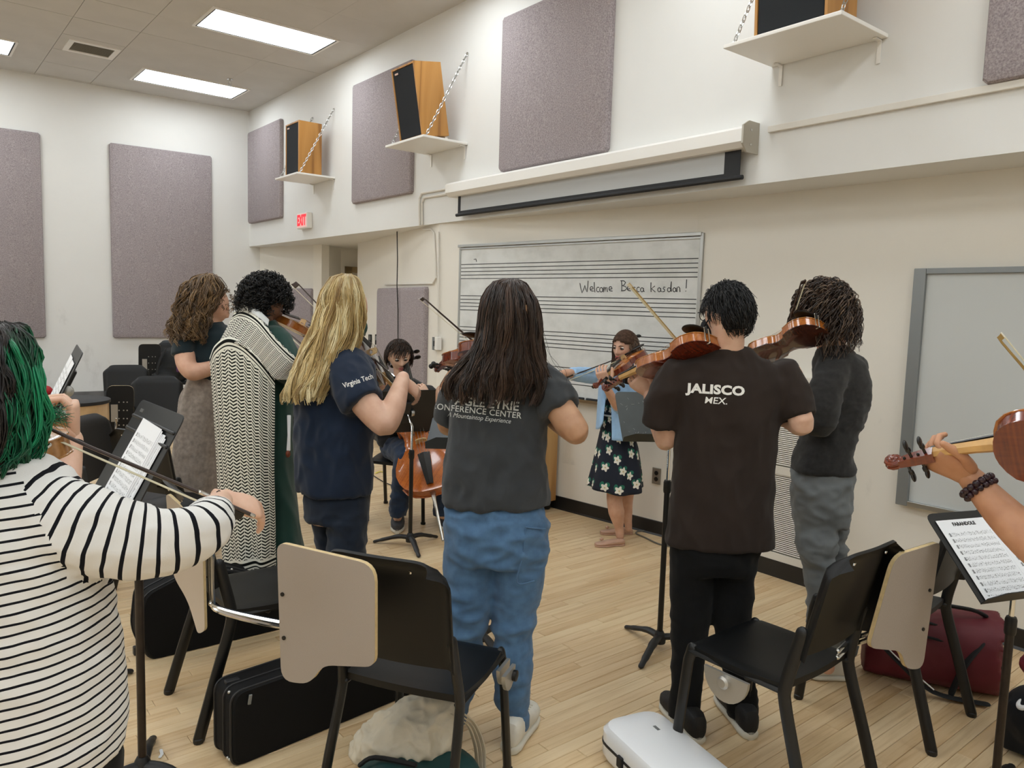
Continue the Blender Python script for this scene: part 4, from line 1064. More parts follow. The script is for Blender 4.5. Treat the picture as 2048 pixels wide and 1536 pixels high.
    for s_ in (-1, 1):
        fh = MB(); fh.tube([V(s_ * x, y, zt_ - .0005 - .25 * max(0, x - .03) ** 1.2) for x, y in ((.0215, .2), (.026, .205), (.029, .196), (.031, .18), (.034, .163), (.038, .145), (.042, .133), (.047, .128), (.05, .137))], [.0028, .0025, .0016, .0018, .002, .0018, .0016, .0026, .003], 6, hint=(0, 0, 1), flat=.5); fh.xform(M).build('f_hole', M_EBONY, r)
    if chinrest:
        cr_ = MB(); cr_.ell((-.055, .045, zt_ + .017), (.055, .034, .009)); cr_.tube([V(-.04, -.003, rb_ + .004), V(-.04, -.003, zt_ + .012)], .004, 6); cr_.xform(M).build('chin_rest', M_EBONY, r)
        cl_ = MB(); 
        for x in (-.03, -.055): cl_.tube([V(x, -.004, -.004), V(x, -.004, zt_ + .004)], .0028, 6)
        cl_.tube([V(-.03, -.004, -.004), V(-.03, .012, -.004)], .0028, 6); cl_.xform(M).build('chin_rest_clamp', M_CHROME, r)
    else:
        MB().tube([V(0, 0, rb_ * .5), V(0, -.03, rb_ * .5), V(0, -.17, rb_ * .5)], [.01, .006, .004], 8).xform(M).build('end_pin', M_STEEL, r)
    return r, M
M_STICK = mat('dark_bow_stick', '2d1b15', .3, coat=.5); M_STICKL = mat('pale_bow_stick', 'a8894f', .35, coat=.4); M_HAIR = mat('bow_hair', 'd8cfae', .6); M_TIP = mat('bow_tip_ivory', 'ded6c0', .4)
def bow(frog, tip, hair_side, label, stick=None, L=None):
    """bow from the screw button end to the tip"""
    frog = Vector(frog); tip = Vector(tip); d_ = (tip - frog).normalized(); L = (tip - frog).length
    h = Vector(hair_side); h = (h - d_ * h.dot(d_)).normalized(); s_ = d_.cross(h); k = L / .745
    r = thing('bow', label, 'bow', frog)
    P = lambda t_, a=0.0, b=0.0: frog + d_ * (t_ * k) + h * (a * k) + s_ * (b * k)
    MB().tube([P(.012), P(.1, .0), P(.25, .004), P(.42, .007), P(.6, .004), P(.72, 0), P(.738, .003)], [.0046, .0046, .0043, .0039, .0034, .003, .0028], 8).build('stick', stick or M_STICK, r)
    MB().loft([[P(.724, -.003, -.003), P(.724, -.003, .003), P(.745, -.002, .003), P(.745, -.002, -.003)], [P(.726, .012, -.0035), P(.726, .012, .0035), P(.748, .012, .0035), P(.748, .012, -.0035)], [P(.728, .021, -.005), P(.728, .021, .005), P(.752, .021, .005), P(.752, .021, -.005)]]).build('tip_head', stick or M_STICK, r, smooth=False)
    MB().box(P(.741, .0222), (.026 * k, .0105 * k, .0022 * k), Matrix((d_, s_, h)).transposed()).build('tip_plate', M_TIP, r, smooth=False)
    MB().extrude([P(.075, .0225, -.0052), P(.075, .0225, .0052), P(.73, .0215, .0042), P(.73, .0215, -.0042)], h * .0014).build('bow_hair', M_HAIR, r, smooth=False)
    MB().loft([[P(t_, a, -.0065), P(t_, a, .0065), P(t_, .004, .0055), P(t_, .004, -.0055)] for t_, a in ((.025, .02), (.035, .0245), (.06, .0245), (.073, .0225))]).build('frog', M_EBONY, r, smooth=False, bevel=.001)
    MB().lathe([(.003, 0), (.0046, .002), (.0046, .012), (.0036, .016)], P(-.003), d_, 10).build('screw_button', M_CHROME, r)
    MB().tube([P(.076), P(.115)], .0055, 8).build('grip', M_EBONY, r)
    MB().tube([P(.115), P(.15)], .0051, 8).build('winding', M_CHROME, r)
    return r
UPV = V(0, 0, 1); FW = Vector((RM[0, 2], RM[1, 2], 0)).normalized(); RT = Vector((FW.y, -FW.x, 0))
def vln(cp, sp_, hint, label, **kw):
    c = at(*cp); s_ = at(*sp_); return violin(c, s_, hint, label, **kw)
violin(at(1428, 688, 2.90), at(1222, 782, 3.28), FW * .5 + UPV * .75 - RT * .1, 'brown violin held by the student in the brown shirt, seen from below', mats=(M_V_RED, M_V_RIB, M_V_TOP))
bow(at(1452, 792, 3.16), at(1258, 566, 2.95), -FW * .8 - RT * .5, 'pale bow slanting up in front of the whiteboard, above the brown violin', M_STICKL)
violin(at(1646, 658, 3.26), at(1455, 742, 3.64), FW * .62 + UPV * .62 - RT * .1, 'red-brown violin of the curly-haired student in the dark sweater', mats=(M_V_DARK, M_V_RIB, M_V_TOP))
bow(at(1546, 735, 3.72), at(1603, 563, 3.2), FW * .3 + RT * .9, 'dark bow crossing the brown curly hair of the student in the sweater')
violin(at(692, 668, 3.37), at(786, 800, 3.80), UPV * .55 + RT * .75 - FW * .25, 'dark violin of the blonde player', mats=(M_V_DARK, M_V_DARK, M_V_DARK))
bow(at(828, 792, 3.43), at(592, 564, 3.75), UPV * -.5 - RT * .7, 'dark bow running behind the blonde hair')
violin(at(556, 642, 4.02), at(668, 702, 4.45), UPV * .9 + RT * .1 - FW * .3, 'amber violin under the chin of the player in the patterned scarf', mats=(M_V_RIB, M_V_RIB, M_V_TOP))
bow(at(640, 720, 4.15), at(540, 630, 4.6), -UPV, 'dark bow under the green sleeve of the player in the patterned scarf')
violin(at(1278, 712, 5.17), at(1192, 782, 4.74), UPV * .85 - RT * .45 + FW * .1, 'brown violin played by the teacher in the floral dress', mats=(M_V_RED, M_V_RED, M_V_RIB))
bow(at(1118, 761, 4.83), at(1280, 697, 5.28), -UPV, 'dark bow held out by the teacher across her violin')
_c = at(1765, 943, 1.76); _dir = (at(2170, 890, 1.50) - _c).normalized()
violin(_c + _dir * .59, _c, FW * .93 + UPV * .3, 'red violin reaching in from the right edge over the second music stand', mats=(M_V_RED, M_V_RED, M_V_RIB))
bow(at(2245, 985, 1.85), at(1995, 674, 1.95), -FW * .6 + RT * .5, 'pale bow tip at the right edge in front of the grey framed board', M_STICKL)
violin(at(985, 700, 2.96), at(866, 752, 3.50), UPV * .9 + FW * .2, 'violin of the girl with long dark hair, only its scroll showing', mats=(M_V_RED, M_V_RED, M_V_RIB))
bow(at(1020, 742, 3.15), at(845, 594, 2.95), -UPV * .6 - RT * .6, 'dark bow pointing up left from behind the long dark hair')
violin(at(0, 944, 1.46), at(95, 822, 2.04), UPV * .75 + RT * .12 - FW * .6, 'tan viola under the green-haired player\'s chin', k=1.1, mats=(M_V_TAN, M_V_TAN, M_V_TAN), name='viola', cat='viola')
bow(at(508, 1032, 1.74), at(-128, 752, 1.42), -UPV * .8 - RT * .4, 'long dark bow held by the striped player across the sheet music')
violin(at(868, 990, 5.30), at(806, 690, 5.92), -FW * .9 + UPV * .35, 'orange cello of the seated player behind the music stand', k=2.08, rib=.115, mats=(M_V_ORANGE, M_V_ORANGE, M_V_ORANGE), chinrest=False, name='cello', cat='cello')
violin(at(60, 1330, 3.75), at(172, 908, 3.62), -FW * .6 - RT * .6, 'dark red cello leaning by the chairs behind the striped player, only its scroll showing', k=1.75, rib=.1, mats=(M_V_RED, M_V_RED, M_V_RIB), chinrest=False, name='cello', cat='cello')

# ---- cases
M_CASE = mat('black_case_cloth', '0e0e0f', .8, bump=(700, .25), spec=.25); M_PIPE = mat('black_piping', '1b1b1d', .5); M_RIV = mat('silver_rivet', 'c9c8c4', .3, .9)
def case_box(p0, ax, th, hgt, L, name, label, m, shape=None, taper=0.0):
    """case on its long narrow side. p0 floor corner of the big face, ax along, th: thickness vector away"""
    ax = Vector(ax).normalized(); thv = Vector(th); r = thing(name, label, 'instrument case', p0)
    ol = shape or [(0, 0), (L, 0), (L, hgt - taper), (0, hgt)]
    pts = round_poly([Vector(p0) + ax * u + V(0, 0, v) for u, v in ol], .045, 6)
    cen_ = sum(pts, Vector()) / len(pts)
    sh = lambda s_, o: [cen_ + (p - cen_) * s_ + thv * o for p in pts]
    MB().loft([sh(.975, 0), sh(.995, .04), sh(1, .1), sh(1, .44)]).build('lid', m, r, smooth=.5)
    MB().loft([sh(1, .47), sh(1, .9), sh(.995, .96), sh(.975, 1)]).build('shell', m, r, smooth=.5)
    for o in (.08, .455, .92):
        ring = sh(1.004, o); MB().tube(ring + [ring[0]], .0045, 6, round_end=False).build('piping', M_PIPE, r)
    return r, sh, pts
p0 = lvl(466, 1538); p1 = lvl(806, 1396); axc = (p1 - p0).normalized(); th = Vector((-axc.y, axc.x, 0)); th = th if th.dot(RT) < 0 or True else -th
if th.dot(FW) < 0: th = -th
r, sh, pts = case_box(p0, axc, th * .15, .265, .80, 'violin_case', 'black oblong violin case lying on its side under the middle chair', M_CASE)
rv = MB()
for o, i in ((.2, 20), (.3, 24), (.2, 2), (.3, 2)): rv.ell(sh(1.006, o)[i % len(pts)], (.006, .006, .006), None, 8, 6)
rv.build('rivets', M_RIV, r)
q = p0 + axc * .06 + V(0, 0, .23) - th * .004
MB().box(q, (.012, .006, .035), Matrix.Rotation(.15, 3, 'Y')).build('zip_pull', M_ALUD, r, smooth=False, bevel=.002)
MB().box(p0 + axc * .045 + V(0, 0, .262) + th * .1, (.05, .025, .014)).build('strap_lug', M_PIPE, r, smooth=False, bevel=.004)
p0 = lvl(300, 1322); axl = Vector((1, -.02, 0)).normalized()
r, sh, pts = case_box(p0, axl, Vector((0, 1, 0)) * .17, .36, .80, 'violin_case', 'black rounded violin case standing on its side behind the stand pole', M_CASE, shape=[(0, 0), (.80, 0), (.80, .2), (.55, .25), (.36, .34), (.14, .36), (-.02, .3), (-.04, .12)])
rv = MB()
for i in (26, 30, 34): rv.ell(sh(1.006, .25)[i % len(pts)], (.006, .006, .006), None, 8, 6)
rv.build('rivets', M_RIV, r)
MB().tube([p0 + axl * .3 + V(0, -.006, .27), p0 + axl * .5 + V(0, -.006, .22), p0 + axl * .7 + V(0, -.006, .18)], .006, 6).build('zip', M_PIPE, r)
MB().box(p0 + V(-.03, .1, .02), (.03, .03, .04)).build('foot', M_PIPE, r, smooth=False, bevel=.005)
# white oblong case, lying flat
M_WC = mat('white_gloss_shell', 'eceef0', .22, coat=.5)
a0 = lvl(1330, 1420, .12); a1 = lvl(1478, 1538, .12); ax = Vector((a1.x - a0.x, a1.y - a0.y, 0)).normalized(); pr = Vector((ax.y, -ax.x, 0)); pr = pr if pr.dot(RT) < 0 else -pr
org = lvl(1205, 1478, .06); org = Vector((org.x, org.y, 0)); c0_ = Vector((a0.x, a0.y, 0))
c0_ = c0_ + pr * .03; wd = abs((org - c0_).dot(pr)) + .02
r = thing('violin_case', 'glossy white oblong violin case lying on the floor in the foreground', 'instrument case', c0_ + pr * wd / 2)
def wring(z, ins):
    L_ = .80; pts_ = [c0_ + ax * u + pr * v + V(0, 0, z) for u, v in ((-.02 + ins, ins), (L_ - ins, ins), (L_ - ins, wd - ins), (-.02 + ins, wd - ins))]
    return round_poly(pts_, .07, 6)
MB().loft([wring(0.004, .03), wring(.012, .008), wring(.03, 0), wring(.066, 0)]).build('shell', M_WC, r, smooth=.6)
MB().loft([wring(.066, -.002), wring(.076, -.002)]).build('seam', M_SBLACK, r, smooth=.6)
MB().loft([wring(.076, 0), wring(.112, 0), wring(.130, .012), wring(.138, .04), wring(.141, .09)]).build('lid', M_WC, r, smooth=.6)
for u in (.14, .30):
    MB().box(c0_ + ax * u + pr * (wd + .004) + V(0, 0, .064), (.03, .014, .04), Matrix.Rotation(math.atan2(ax.y, ax.x), 3, 'Z')).build('latch', M_SBLACK, r, smooth=False, bevel=.004)
MB().tube(smooth_path([c0_ + ax * .2 + pr * (wd + .006) + V(0, 0, .05), c0_ + ax * .23 + pr * (wd + .03) + V(0, 0, .045), c0_ + ax * .34 + pr * (wd + .03) + V(0, 0, .045), c0_ + ax * .37 + pr * (wd + .006) + V(0, 0, .05)], 4), .008, 8).build('handle', M_SBLACK, r)
MB().box(c0_ + ax * .12 + pr * wd * .38 + V(0, 0, .1408), (.03, .012, .0016), Matrix.Rotation(math.atan2(ax.y, ax.x), 3, 'Z')).build('logo_mark', M_ALUD, r, smooth=False)

def remesh(mb, voxel, smooth_it=4, fold=None, name='m'):
    """one closed surface from overlapping shapes"""
    me = mb.mesh(name); o = bpy.data.objects.new('tmp', me); COL.objects.link(o)
    md = o.modifiers.new('r', 'REMESH'); md.mode = 'VOXEL'; md.voxel_size = voxel; md.adaptivity = 0
    if smooth_it:
        sm = o.modifiers.new('s', 'SMOOTH'); sm.iterations = smooth_it; sm.factor = .5
    dg = bpy.context.evaluated_depsgraph_get(); res = bpy.data.meshes.new_from_object(o.evaluated_get(dg)); res.name = name
    bpy.data.objects.remove(o); bpy.data.meshes.remove(me)
    if fold: add_folds(res, *fold)
    res.polygons.foreach_set('use_smooth', [True] * len(res.polygons))
    return res
def add_folds(me, amp, sx, sy, sz, seed=0.0, ridge=True):
    n_ = len(me.vertices); co = np.empty(n_ * 3); me.vertices.foreach_get('co', co); co = co.reshape(-1, 3)
    nr = np.empty(n_ * 3); me.vertices.foreach_get('normal', nr) if False else None
    me.update(); nr = np.array([v.normal[:] for v in me.vertices])
    out = np.empty(n_)
    for i in range(n_):
        p = Vector((co[i, 0] * sx + seed, co[i, 1] * sy, co[i, 2] * sz)); a = noise.noise(p); b = noise.noise(p * 2.3 + Vector((5, 1, 2)))
        w = .35 + .65 * min(1, max(0, .5 + 1.2 * noise.noise(p * .45 + Vector((9, 9, 1)))))
        out[i] = (((1 - abs(a) * 2.6) * .8 if ridge else a) + .5 * (1 - abs(b) * 2.5)) * w - .35
    co += nr * (out * amp)[:, None]
    me.vertices.foreach_set('co', co.reshape(-1)); me.update()

# ---- red bag
M_RED = mat('dark_red_nylon', '5e1420', .6, var=(6, .2), bump=(500, .2)); M_STRAP = mat('black_webbing', '111112', .8)
b0 = lvl(1760, 1375); b1 = lvl(2010, 1418); ax = (b1 - b0).normalized(); dp2 = Vector((-ax.y, ax.x, 0)); dp2 = dp2 if dp2.dot(FW) > 0 else -dp2
Lb = (b1 - b0).length
r = thing('gig_bag', 'dark red padded bag with black straps lying behind the right chairs', 'bag', (b0 + b1) / 2)
m = MB(); rings = []
for u, h, w in ((-.06, .12, .06), (0, .22, .10), (.12, .28, .13), (.3, .33, .15), (.48, .34, .15), (Lb - .05, .30, .14), (Lb, .24, .11), (Lb + .03, .12, .06)):
    c = b0 + ax * u + dp2 * .16 + V(0, 0, h / 2 + .004)
    rings.append([c + dp2 * (w * math.copysign(abs(math.cos(a)) ** .7, math.cos(a))) + V(0, 0, h / 2 * math.copysign(abs(math.sin(a)) ** .75, math.sin(a))) for a in [2 * PI * k_ / 20 for k_ in range(20)]])
m.loft(rings); me = remesh(m, .012, 4, (.005, 9, 9, 7)); link('bag_body', me, M_RED, r, smooth=True)
for a_ in (.35, .62):
    pth = [b0 + ax * (-.02 + (Lb + .0) * k_ / 8) + dp2 * (.16 - .15 * math.cos(a_ * PI / 2)) + V(0, 0, .16 + .165 * math.sin(a_ * PI / 2) * math.sin(PI * min(1, (k_ + 1) / 9) ** .8)) for k_ in range(9)]
    MB().tube(smooth_path(pth, 4), .006, 6).build('zip', M_STRAP, r)
MB().tube(smooth_path([b0 + ax * .16 + dp2 * .12 + V(0, 0, .33), b0 + ax * .2 + dp2 * .1 + V(0, 0, .37), b0 + ax * .34 + dp2 * .1 + V(0, 0, .37), b0 + ax * .4 + dp2 * .12 + V(0, 0, .345)], 4), .014, 8, hint=(0, 0, 1), flat=.6).build('handle', M_STRAP, r)
MB().tube(smooth_path([b0 + ax * -.05 + dp2 * .06 + V(0, 0, .22), b0 + ax * .05 - dp2 * .01 + V(0, 0, .14), b0 + ax * .2 - dp2 * .02 + V(0, 0, .03), b0 + ax * .4 - dp2 * .02 + V(0, 0, .016)], 5), .016, 8, hint=(0, 1, 0), flat=.35).build('strap', M_STRAP, r)
MB().tube(smooth_path([b0 + ax * -.05 + dp2 * .05 + V(0, 0, .235), b0 + ax * .06 - dp2 * .02 + V(0, 0, .15), b0 + ax * .2 - dp2 * .03 + V(0, 0, .045)], 5), .003, 6).build('reflective_piping', M_PAPER, r)
MB().tube(smooth_path([b0 + ax * (Lb - .1) + dp2 * .03 + V(0, 0, .25), b0 + ax * (Lb - .16) - dp2 * .0 + V(0, 0, .16), b0 + ax * (Lb - .2) - dp2 * .0 + V(0, 0, .03)], 5), .018, 8, flat=.4).build('strap', M_STRAP, r)
# ---- tote bag over a teal bag
M_TOTE = mat('cream_canvas', 'cdc3ae', .85, var=(9, .08), bump=(400, .2)); M_TEAL = mat('teal_nylon', '123f3f', .6, var=(6, .2))
r = thing('teal_bag', 'dark teal bag on the floor under the cream tote', 'bag', lvl(830, 1545))
m = MB(); c = lvl(800, 1575, .06); m.ell(c, (.2, .16, .085), Matrix.Rotation(.5, 3, 'Z')); m.ell(lvl(890, 1560, .06), (.12, .13, .09)); me = remesh(m, .012, 4, (.006, 8, 8, 6)); link('bag_body', me, M_TEAL, r, smooth=True)
MB().tube(smooth_path([lvl(720, 1530, .13), lvl(750, 1515, .15), lvl(830, 1530, .16)], 4), .008, 6).build('strap', M_STRAP, r)
r = thing('tote_bag', 'crumpled cream canvas tote bag under the middle chair', 'bag', lvl(850, 1500))
m = MB(); rings = []
for px, py, z, hw, hh in ((702, 1502, .07, .03, .02), (730, 1490, .11, .09, .05), (780, 1475, .14, .13, .09), (840, 1460, .16, .14, .12), (885, 1455, .17, .11, .13), (905, 1450, .20, .06, .09), (915, 1440, .25, .03, .04)):
    c = lvl(px, py, z); rings.append([c + Vector((.45, .89, 0)) * (hw * math.cos(a)) + V(0, 0, hh * math.sin(a)) for a in [2 * PI * k_ / 16 for k_ in range(16)]])
m.loft(rings); me = remesh(m, .007, 1, (.026, 12, 12, 14)); link('bag_body', me, M_TOTE, r, smooth=True)
for o in (0, 14, 26):
    MB().tube(smooth_path([lvl(905 + o, 1430, .26), lvl(935 + o * .6, 1450, .2), lvl(950 + o * .6, 1490, .10), lvl(955 + o * .5, 1530, .02), lvl(960 + o * .4, 1550, .015)], 5), .009, 6, hint=(0, 0, 1), flat=.35).build('handle', M_TOTE, r)
# ---- backpack on the chair on the riser
r = thing('backpack', 'black backpack hanging on the chair by the far wall', 'backpack', at(340, 735, 9.0))
m = MB(); c = at(345, 735, 8.9); m.ell(c, (.17, .13, .24)); m.ell(at(330, 758, 8.8), (.16, .12, .1)); me = remesh(m, .015, 4, (.015, 6, 6, 9)); link('bag_body', me, mat('black_nylon', '0f1112', .75, bump=(200, .2)), r, smooth=True)
MB().tube(smooth_path([at(330, 700, 8.75), at(318, 725, 8.7), at(312, 760, 8.7)], 5), .022, 8, flat=.4).build('strap', M_STRAP, r)
MB().box(at(358, 738, 8.7), (.05, .05, .07)).build('purple_patch', mat('purple_cloth', '4b2350', .8), r, smooth=False, bevel=.01)
# ---- wooden drum far left, red bag, scraps on the floor
r = thing('drum', 'tan wooden drum with black rims behind the chairs at the left', 'drum', at(140, 850, 5.6))
c = at(141, 802, 5.6); cz = c.z; m_sh = mat('tan_drum_shell', 'c3a277', .35, var=(12, .1), coat=.4)
MB().lathe([(.25, -.26), (.25, 0)], c, n=40).build('shell', m_sh, r)
for z in (-.26, 0): MB().lathe([(.255, -.014), (.262, -.01), (.262, .01), (.255, .014)], c + V(0, 0, z), n=40).build('hoop', M_SBLACK, r)
MB().lathe([(.245, .008), (.245, .012)], c, n=40).build('head', mat('drum_head_grey', '8b8a88', .6), r)
for k_ in range(3):
    a = 2 * PI * k_ / 3 + .4; MB().tube([c + V(.24 * math.cos(a), .24 * math.sin(a), -.2), Vector((c.x + .27 * math.cos(a), c.y + .27 * math.sin(a), .0))], .012, 8).build('leg', M_TUBE, r)
r = thing('red_bag', 'small red bag with yellow trim on the drum, left of the far sheet music', 'bag', c)
m = MB(); rb_c = Vector(at(86, 795, 5.6)); rb_c.z = c.z + .06; m.ell(rb_c, (.07, .06, .05)); me = remesh(m, .01, 3, (.004, 12, 12, 12)); link('bag_body', me, mat('bright_red_cloth', 'a3121c', .7), r, smooth=True)
MB().tube([rb_c - RT * .06 - FW * .06 - V(0, 0, .03), rb_c - FW * .075 - V(0, 0, .035), rb_c + RT * .06 - FW * .06 - V(0, 0, .03)], .007, 6).build('trim', mat('yellow_trim', 'd8a83e', .5), r)
tag(MB().tube(smooth_path([lvl(752, 946, .004), lvl(759, 943, .008), lvl(767, 944, .004)], 3), .012, 6, hint=(0, 0, 1), flat=.3).build('yellow_scrap', mat('yellow_paper', 'd7c75a', .7), None), 'small yellow paper scrap on the floor under the cello player\'s chair', 'scrap')
tag(MB().tube([lvl(322, 1500, .004), lvl(324, 1508, .004), lvl(320, 1514, .004)], .006, 6, hint=(0, 0, 1), flat=.3).build('white_scrap', M_PAPER, None), 'small white scrap of paper on the floor beside the brown pole', 'scrap')
# ================================================================ PEOPLE
PXM = lambda px, d: px * d / F_PX
def ring(pl, pr, py, d, dep, yaw=0.0, p=2.3, n=28, lift=0.0):
    """horizontal section of a garment: left/right outline in the picture at that height, d metres away, dep half thickness"""
    c = at((pl + pr) / 2, py, d); hw = PXM((pr - pl) / 2, d)
    s_ = (RT * math.cos(yaw) + FW * math.sin(yaw)); f_ = Vector((-s_.y, s_.x, 0))
    hw2 = math.sqrt(max(1e-6, (hw ** 2 - (dep * math.sin(yaw)) ** 2))) / max(.2, abs(math.cos(yaw)))
    out = []
    for k in range(n):
        a = 2 * PI * k / n; ca, sa = math.cos(a), math.sin(a)
        out.append(c + s_ * (hw2 * math.copysign(abs(ca) ** (2 / p), ca)) + f_ * (dep * math.copysign(abs(sa) ** (2 / p), sa)) + V(0, 0, lift * ca * ca))
    return out
def body(rows, **kw):
    """rows from top to bottom: (left, right, y, d, dep)"""
    return MB().loft([ring(*r_, **kw) for r_ in rows])
def limb(mb, pts, n=16, flat=1.0, hint=None, cut=False):
    """pts: (px, py, d, half width px)"""
    P = [at(a, b, c) for a, b, c, _ in pts]; R_ = [PXM(w, c) for _, _, c, w in pts]
    # resample
    Q = smooth_path(P, 4); RR = []
    for i in range(len(P) - 1):
        for k in range(4): RR.append(R_[i] + (R_[i + 1] - R_[i]) * k / 4)
    RR.append(R_[-1]); mb.tube(Q, RR, n, hint=hint, flat=flat, round_end='start' if cut else True); return mb
def face_frame(c, face, up=(0, 0, 1)):
    y_ = Vector(face).normalized(); u_ = Vector(up); z_ = (u_ - y_ * u_.dot(y_)).normalized(); x_ = y_.cross(z_)
    m = Matrix.Identity(4)
    for i in range(3): m[i][0], m[i][1], m[i][2], m[i][3] = x_[i], y_[i], z_[i], Vector(c)[i]
    return m
def head_shape(M, k=1.0, nu=64, nv=56):
    """head with brow, sockets, nose, lips, chin and ears; local y looks forward, origin in the middle of the skull"""
    g = lambda x, m_, s_: math.exp(-((x - m_) / s_) ** 2)
    vs = []; rings = []
    for j in range(1, nv):
        th = PI * j / nv; row = []
        for i in range(nu):
            ph = 2 * PI * i / nu
            dx, dy, dz = math.sin(th) * math.cos(ph), math.sin(th) * math.sin(ph), -math.cos(th)
            x, y, z = dx * .077, dy * .096, dz * .116
            if z < 0:
                t_ = -z / .116; x *= 1 - .30 * t_ ** 1.6; y = y * (1 - .12 * t_) + .012 * t_ + (0 if dy > 0 else .030 * t_ * t_)
            if dy > 0:
                f_ = dy
                y -= .006 * g(abs(x), .0, .06) * g(z, .02, .1) * 0
                y += .0045 * g(z, .024, .010) * g(abs(x), .030, .020)                    # brow
                y -= .011 * g(z, .002, .013) * g(abs(x), .031, .016)                      # sockets
                y += .004 * g(z, -.022, .016) * g(abs(x), .040, .016)                     # cheeks
                nose = max(0, min(1, (.014 - z) / .052)) if z > -.038 else max(0, 1 - (-.038 - z) / .008)
                y += (.006 + .021 * nose) * math.exp(-(x / (.0085 + .006 * nose)) ** 2) * (1 if z < .02 else 0) * (1 if z > -.047 else 0)
                y += .0075 * g(z, -.060, .0055) * g(x, 0, .021) + .0075 * g(z, -.0725, .0065) * g(x, 0, .019) - .004 * g(z, -.066, .0028) * g(x, 0, .022)
                y += .007 * g(z, -.098, .012) * g(x, 0, .020)                             # chin
            row.append(V(x, y, z) * k)
        rings.append(row)
    m = MB(); flat_ = [q for r_ in rings for q in r_]
    vs = [V(0, 0, -.116 * k) + V(0, .012, 0)] + flat_ + [V(0, 0, .116 * k)]
    fs = [[0, 1 + (i + 1) % nu, 1 + i] for i in range(nu)]
    for j in range(nv - 2):
        for i in range(nu):
            a = 1 + j * nu + i; b = 1 + j * nu + (i + 1) % nu; fs.append([a, b, b + nu, a + nu])
    l = len(vs) - 1; o = 1 + (nv - 2) * nu; fs += [[o + i, o + (i + 1) % nu, l] for i in range(nu)]
    m.add(vs, fs)
    for s_ in (-1, 1):
        m.ell((s_ * .078 * k, -.006 * k, -.006 * k), (.009 * k, .019 * k, .031 * k), Matrix.Rotation(s_ * -.35, 3, 'Z'), 14, 10)
    return m.xform(M)
def hand_shape(mb, wrist, fdir, back, thumb_side, curl=.5, k=1.0, spread=.06, curls=None, thumb=(.7, .5)):
    """palm and five fingers. fdir: where the fingers point, back: out of the back of the hand, thumb_side: +1/-1"""
    f = Vector(fdir).normalized(); b = Vector(back); b = (b - f * b.dot(f)).normalized(); s_ = f.cross(b) * thumb_side
    w = Vector(wrist)
    P = lambda u, v, t_=0.0: w + f * (u * k) + s_ * (v * k) + b * (t_ * k)
    rings = []
    for u, hw, th, off in ((-.02, .026, .019, 0), (.005, .027, .019, 0), (.03, .034, .017, .002), (.06, .041, .0155, .002), (.085, .041, .0135, 0), (.096, .036, .010, 0)):
        rings.append([P(u, off + hw * math.copysign(abs(math.cos(a)) ** .8, math.cos(a)), th * math.sin(a)) for a in [2 * PI * q / 16 for q in range(16)]])
    mb.loft(rings)
    for i, (v, L, r_) in enumerate(((.030, .072, .0088), (.0105, .080, .0092), (-.010, .075, .0087), (-.029, .060, .0076))):
        c = curls[i] if curls else curl * (1 + .12 * i)
        sp = (v / .03) * spread; d0 = (f + s_ * sp).normalized(); p = P(.080, v, .001); pts = [p]; ang = 0
        for j, seg in enumerate((.48, .30, .24)):
            ang += c * (.75, 1.0, .7)[j]; dd = d0 * math.cos(ang) - b * math.sin(ang); p = p + dd * (L * seg * k); pts.append(p)
        q = []; rr_ = []
        for j in range(len(pts) - 1):
            q += [pts[j], pts[j].lerp(pts[j + 1], .5)]; rr_ += [r_ * k * (1 - .07 * j), r_ * k * (.94 - .08 * j)]
        mb.tube(q + [pts[-1]], rr_ + [r_ * .72 * k], 10)
    t0 = P(.015, .026, -.004); td = (f * .62 + s_ * thumb[0] - b * thumb[1] * .6).normalized(); t1 = t0 + td * (.042 * k); td2 = (f * .9 + s_ * thumb[0] * .35 - b * thumb[1]).normalized(); t2 = t1 + td2 * (.032 * k); t3 = t2 + (td2 + f * .2).normalized() * (.024 * k)
    mb.tube([t0, t0.lerp(t1, .5), t1, t2, t3], [.0155 * k, .0145 * k, .0115 * k, .0105 * k, .0078 * k], 10)
    return mb
def skin_mat(name, base, dark):
    t = NT(name); v = t.tex('Object'); n1 = t.noise(v, 22, 3); n2 = t.noise(v, 180, 2)
    t.l(t.ramp(n1, [(.3, lin(dark)), (.65, lin(base))]), t.b.inputs['Base Color']); t.b.inputs['Roughness'].default_value = .48
    t.b.inputs['Subsurface Weight'].default_value = .12; t.b.inputs['Subsurface Radius'].default_value = (.012, .005, .003); t.b.inputs['Subsurface Scale'].default_value = .5
    t.bump(n2, .06, .001); return t.m
SK_L = skin_mat('fair_skin', 'd6aa90', 'c99a80'); SK_P = skin_mat('pale_skin', 'dfb89f', 'd4a78d'); SK_T = skin_mat('tan_skin', 'c08d6b', 'b07c5b'); SK_D = skin_mat('brown_skin', '7c5440', '6b4634'); SK_M = skin_mat('olive_skin', 'bd9272', 'ad8263')
def cloth(name, col, rough=.85, var=(14, .12), weave=500, sheen=.15, b2=None):
    return mat(name, col, rough, var=var, bump=(weave, .22, .0015), sheen=sheen, spec=.2)
def join_mesh(me, mb):
    """adds shapes to a finished mesh"""
    bm = bmesh.new(); bm.from_mesh(me); m2 = mb.mesh('x'); bm.from_mesh(m2); bm.to_mesh(me); bm.free(); bpy.data.meshes.remove(m2)
    me.polygons.foreach_set('use_smooth', [True] * len(me.polygons)); me.update(); return me
def add_skin(r, mb, m, vox=.006, extra=None):
    me = remesh(mb, vox, 2, name='body')
    if extra is not None: join_mesh(me, extra)
    return link('body', me, m, r, smooth=True)
def garment(r, name, mb, m, vox=.009, folds=None, sm=5):
    me = remesh(mb, vox, sm, folds, name); return link(name, me, m, r, smooth=True)
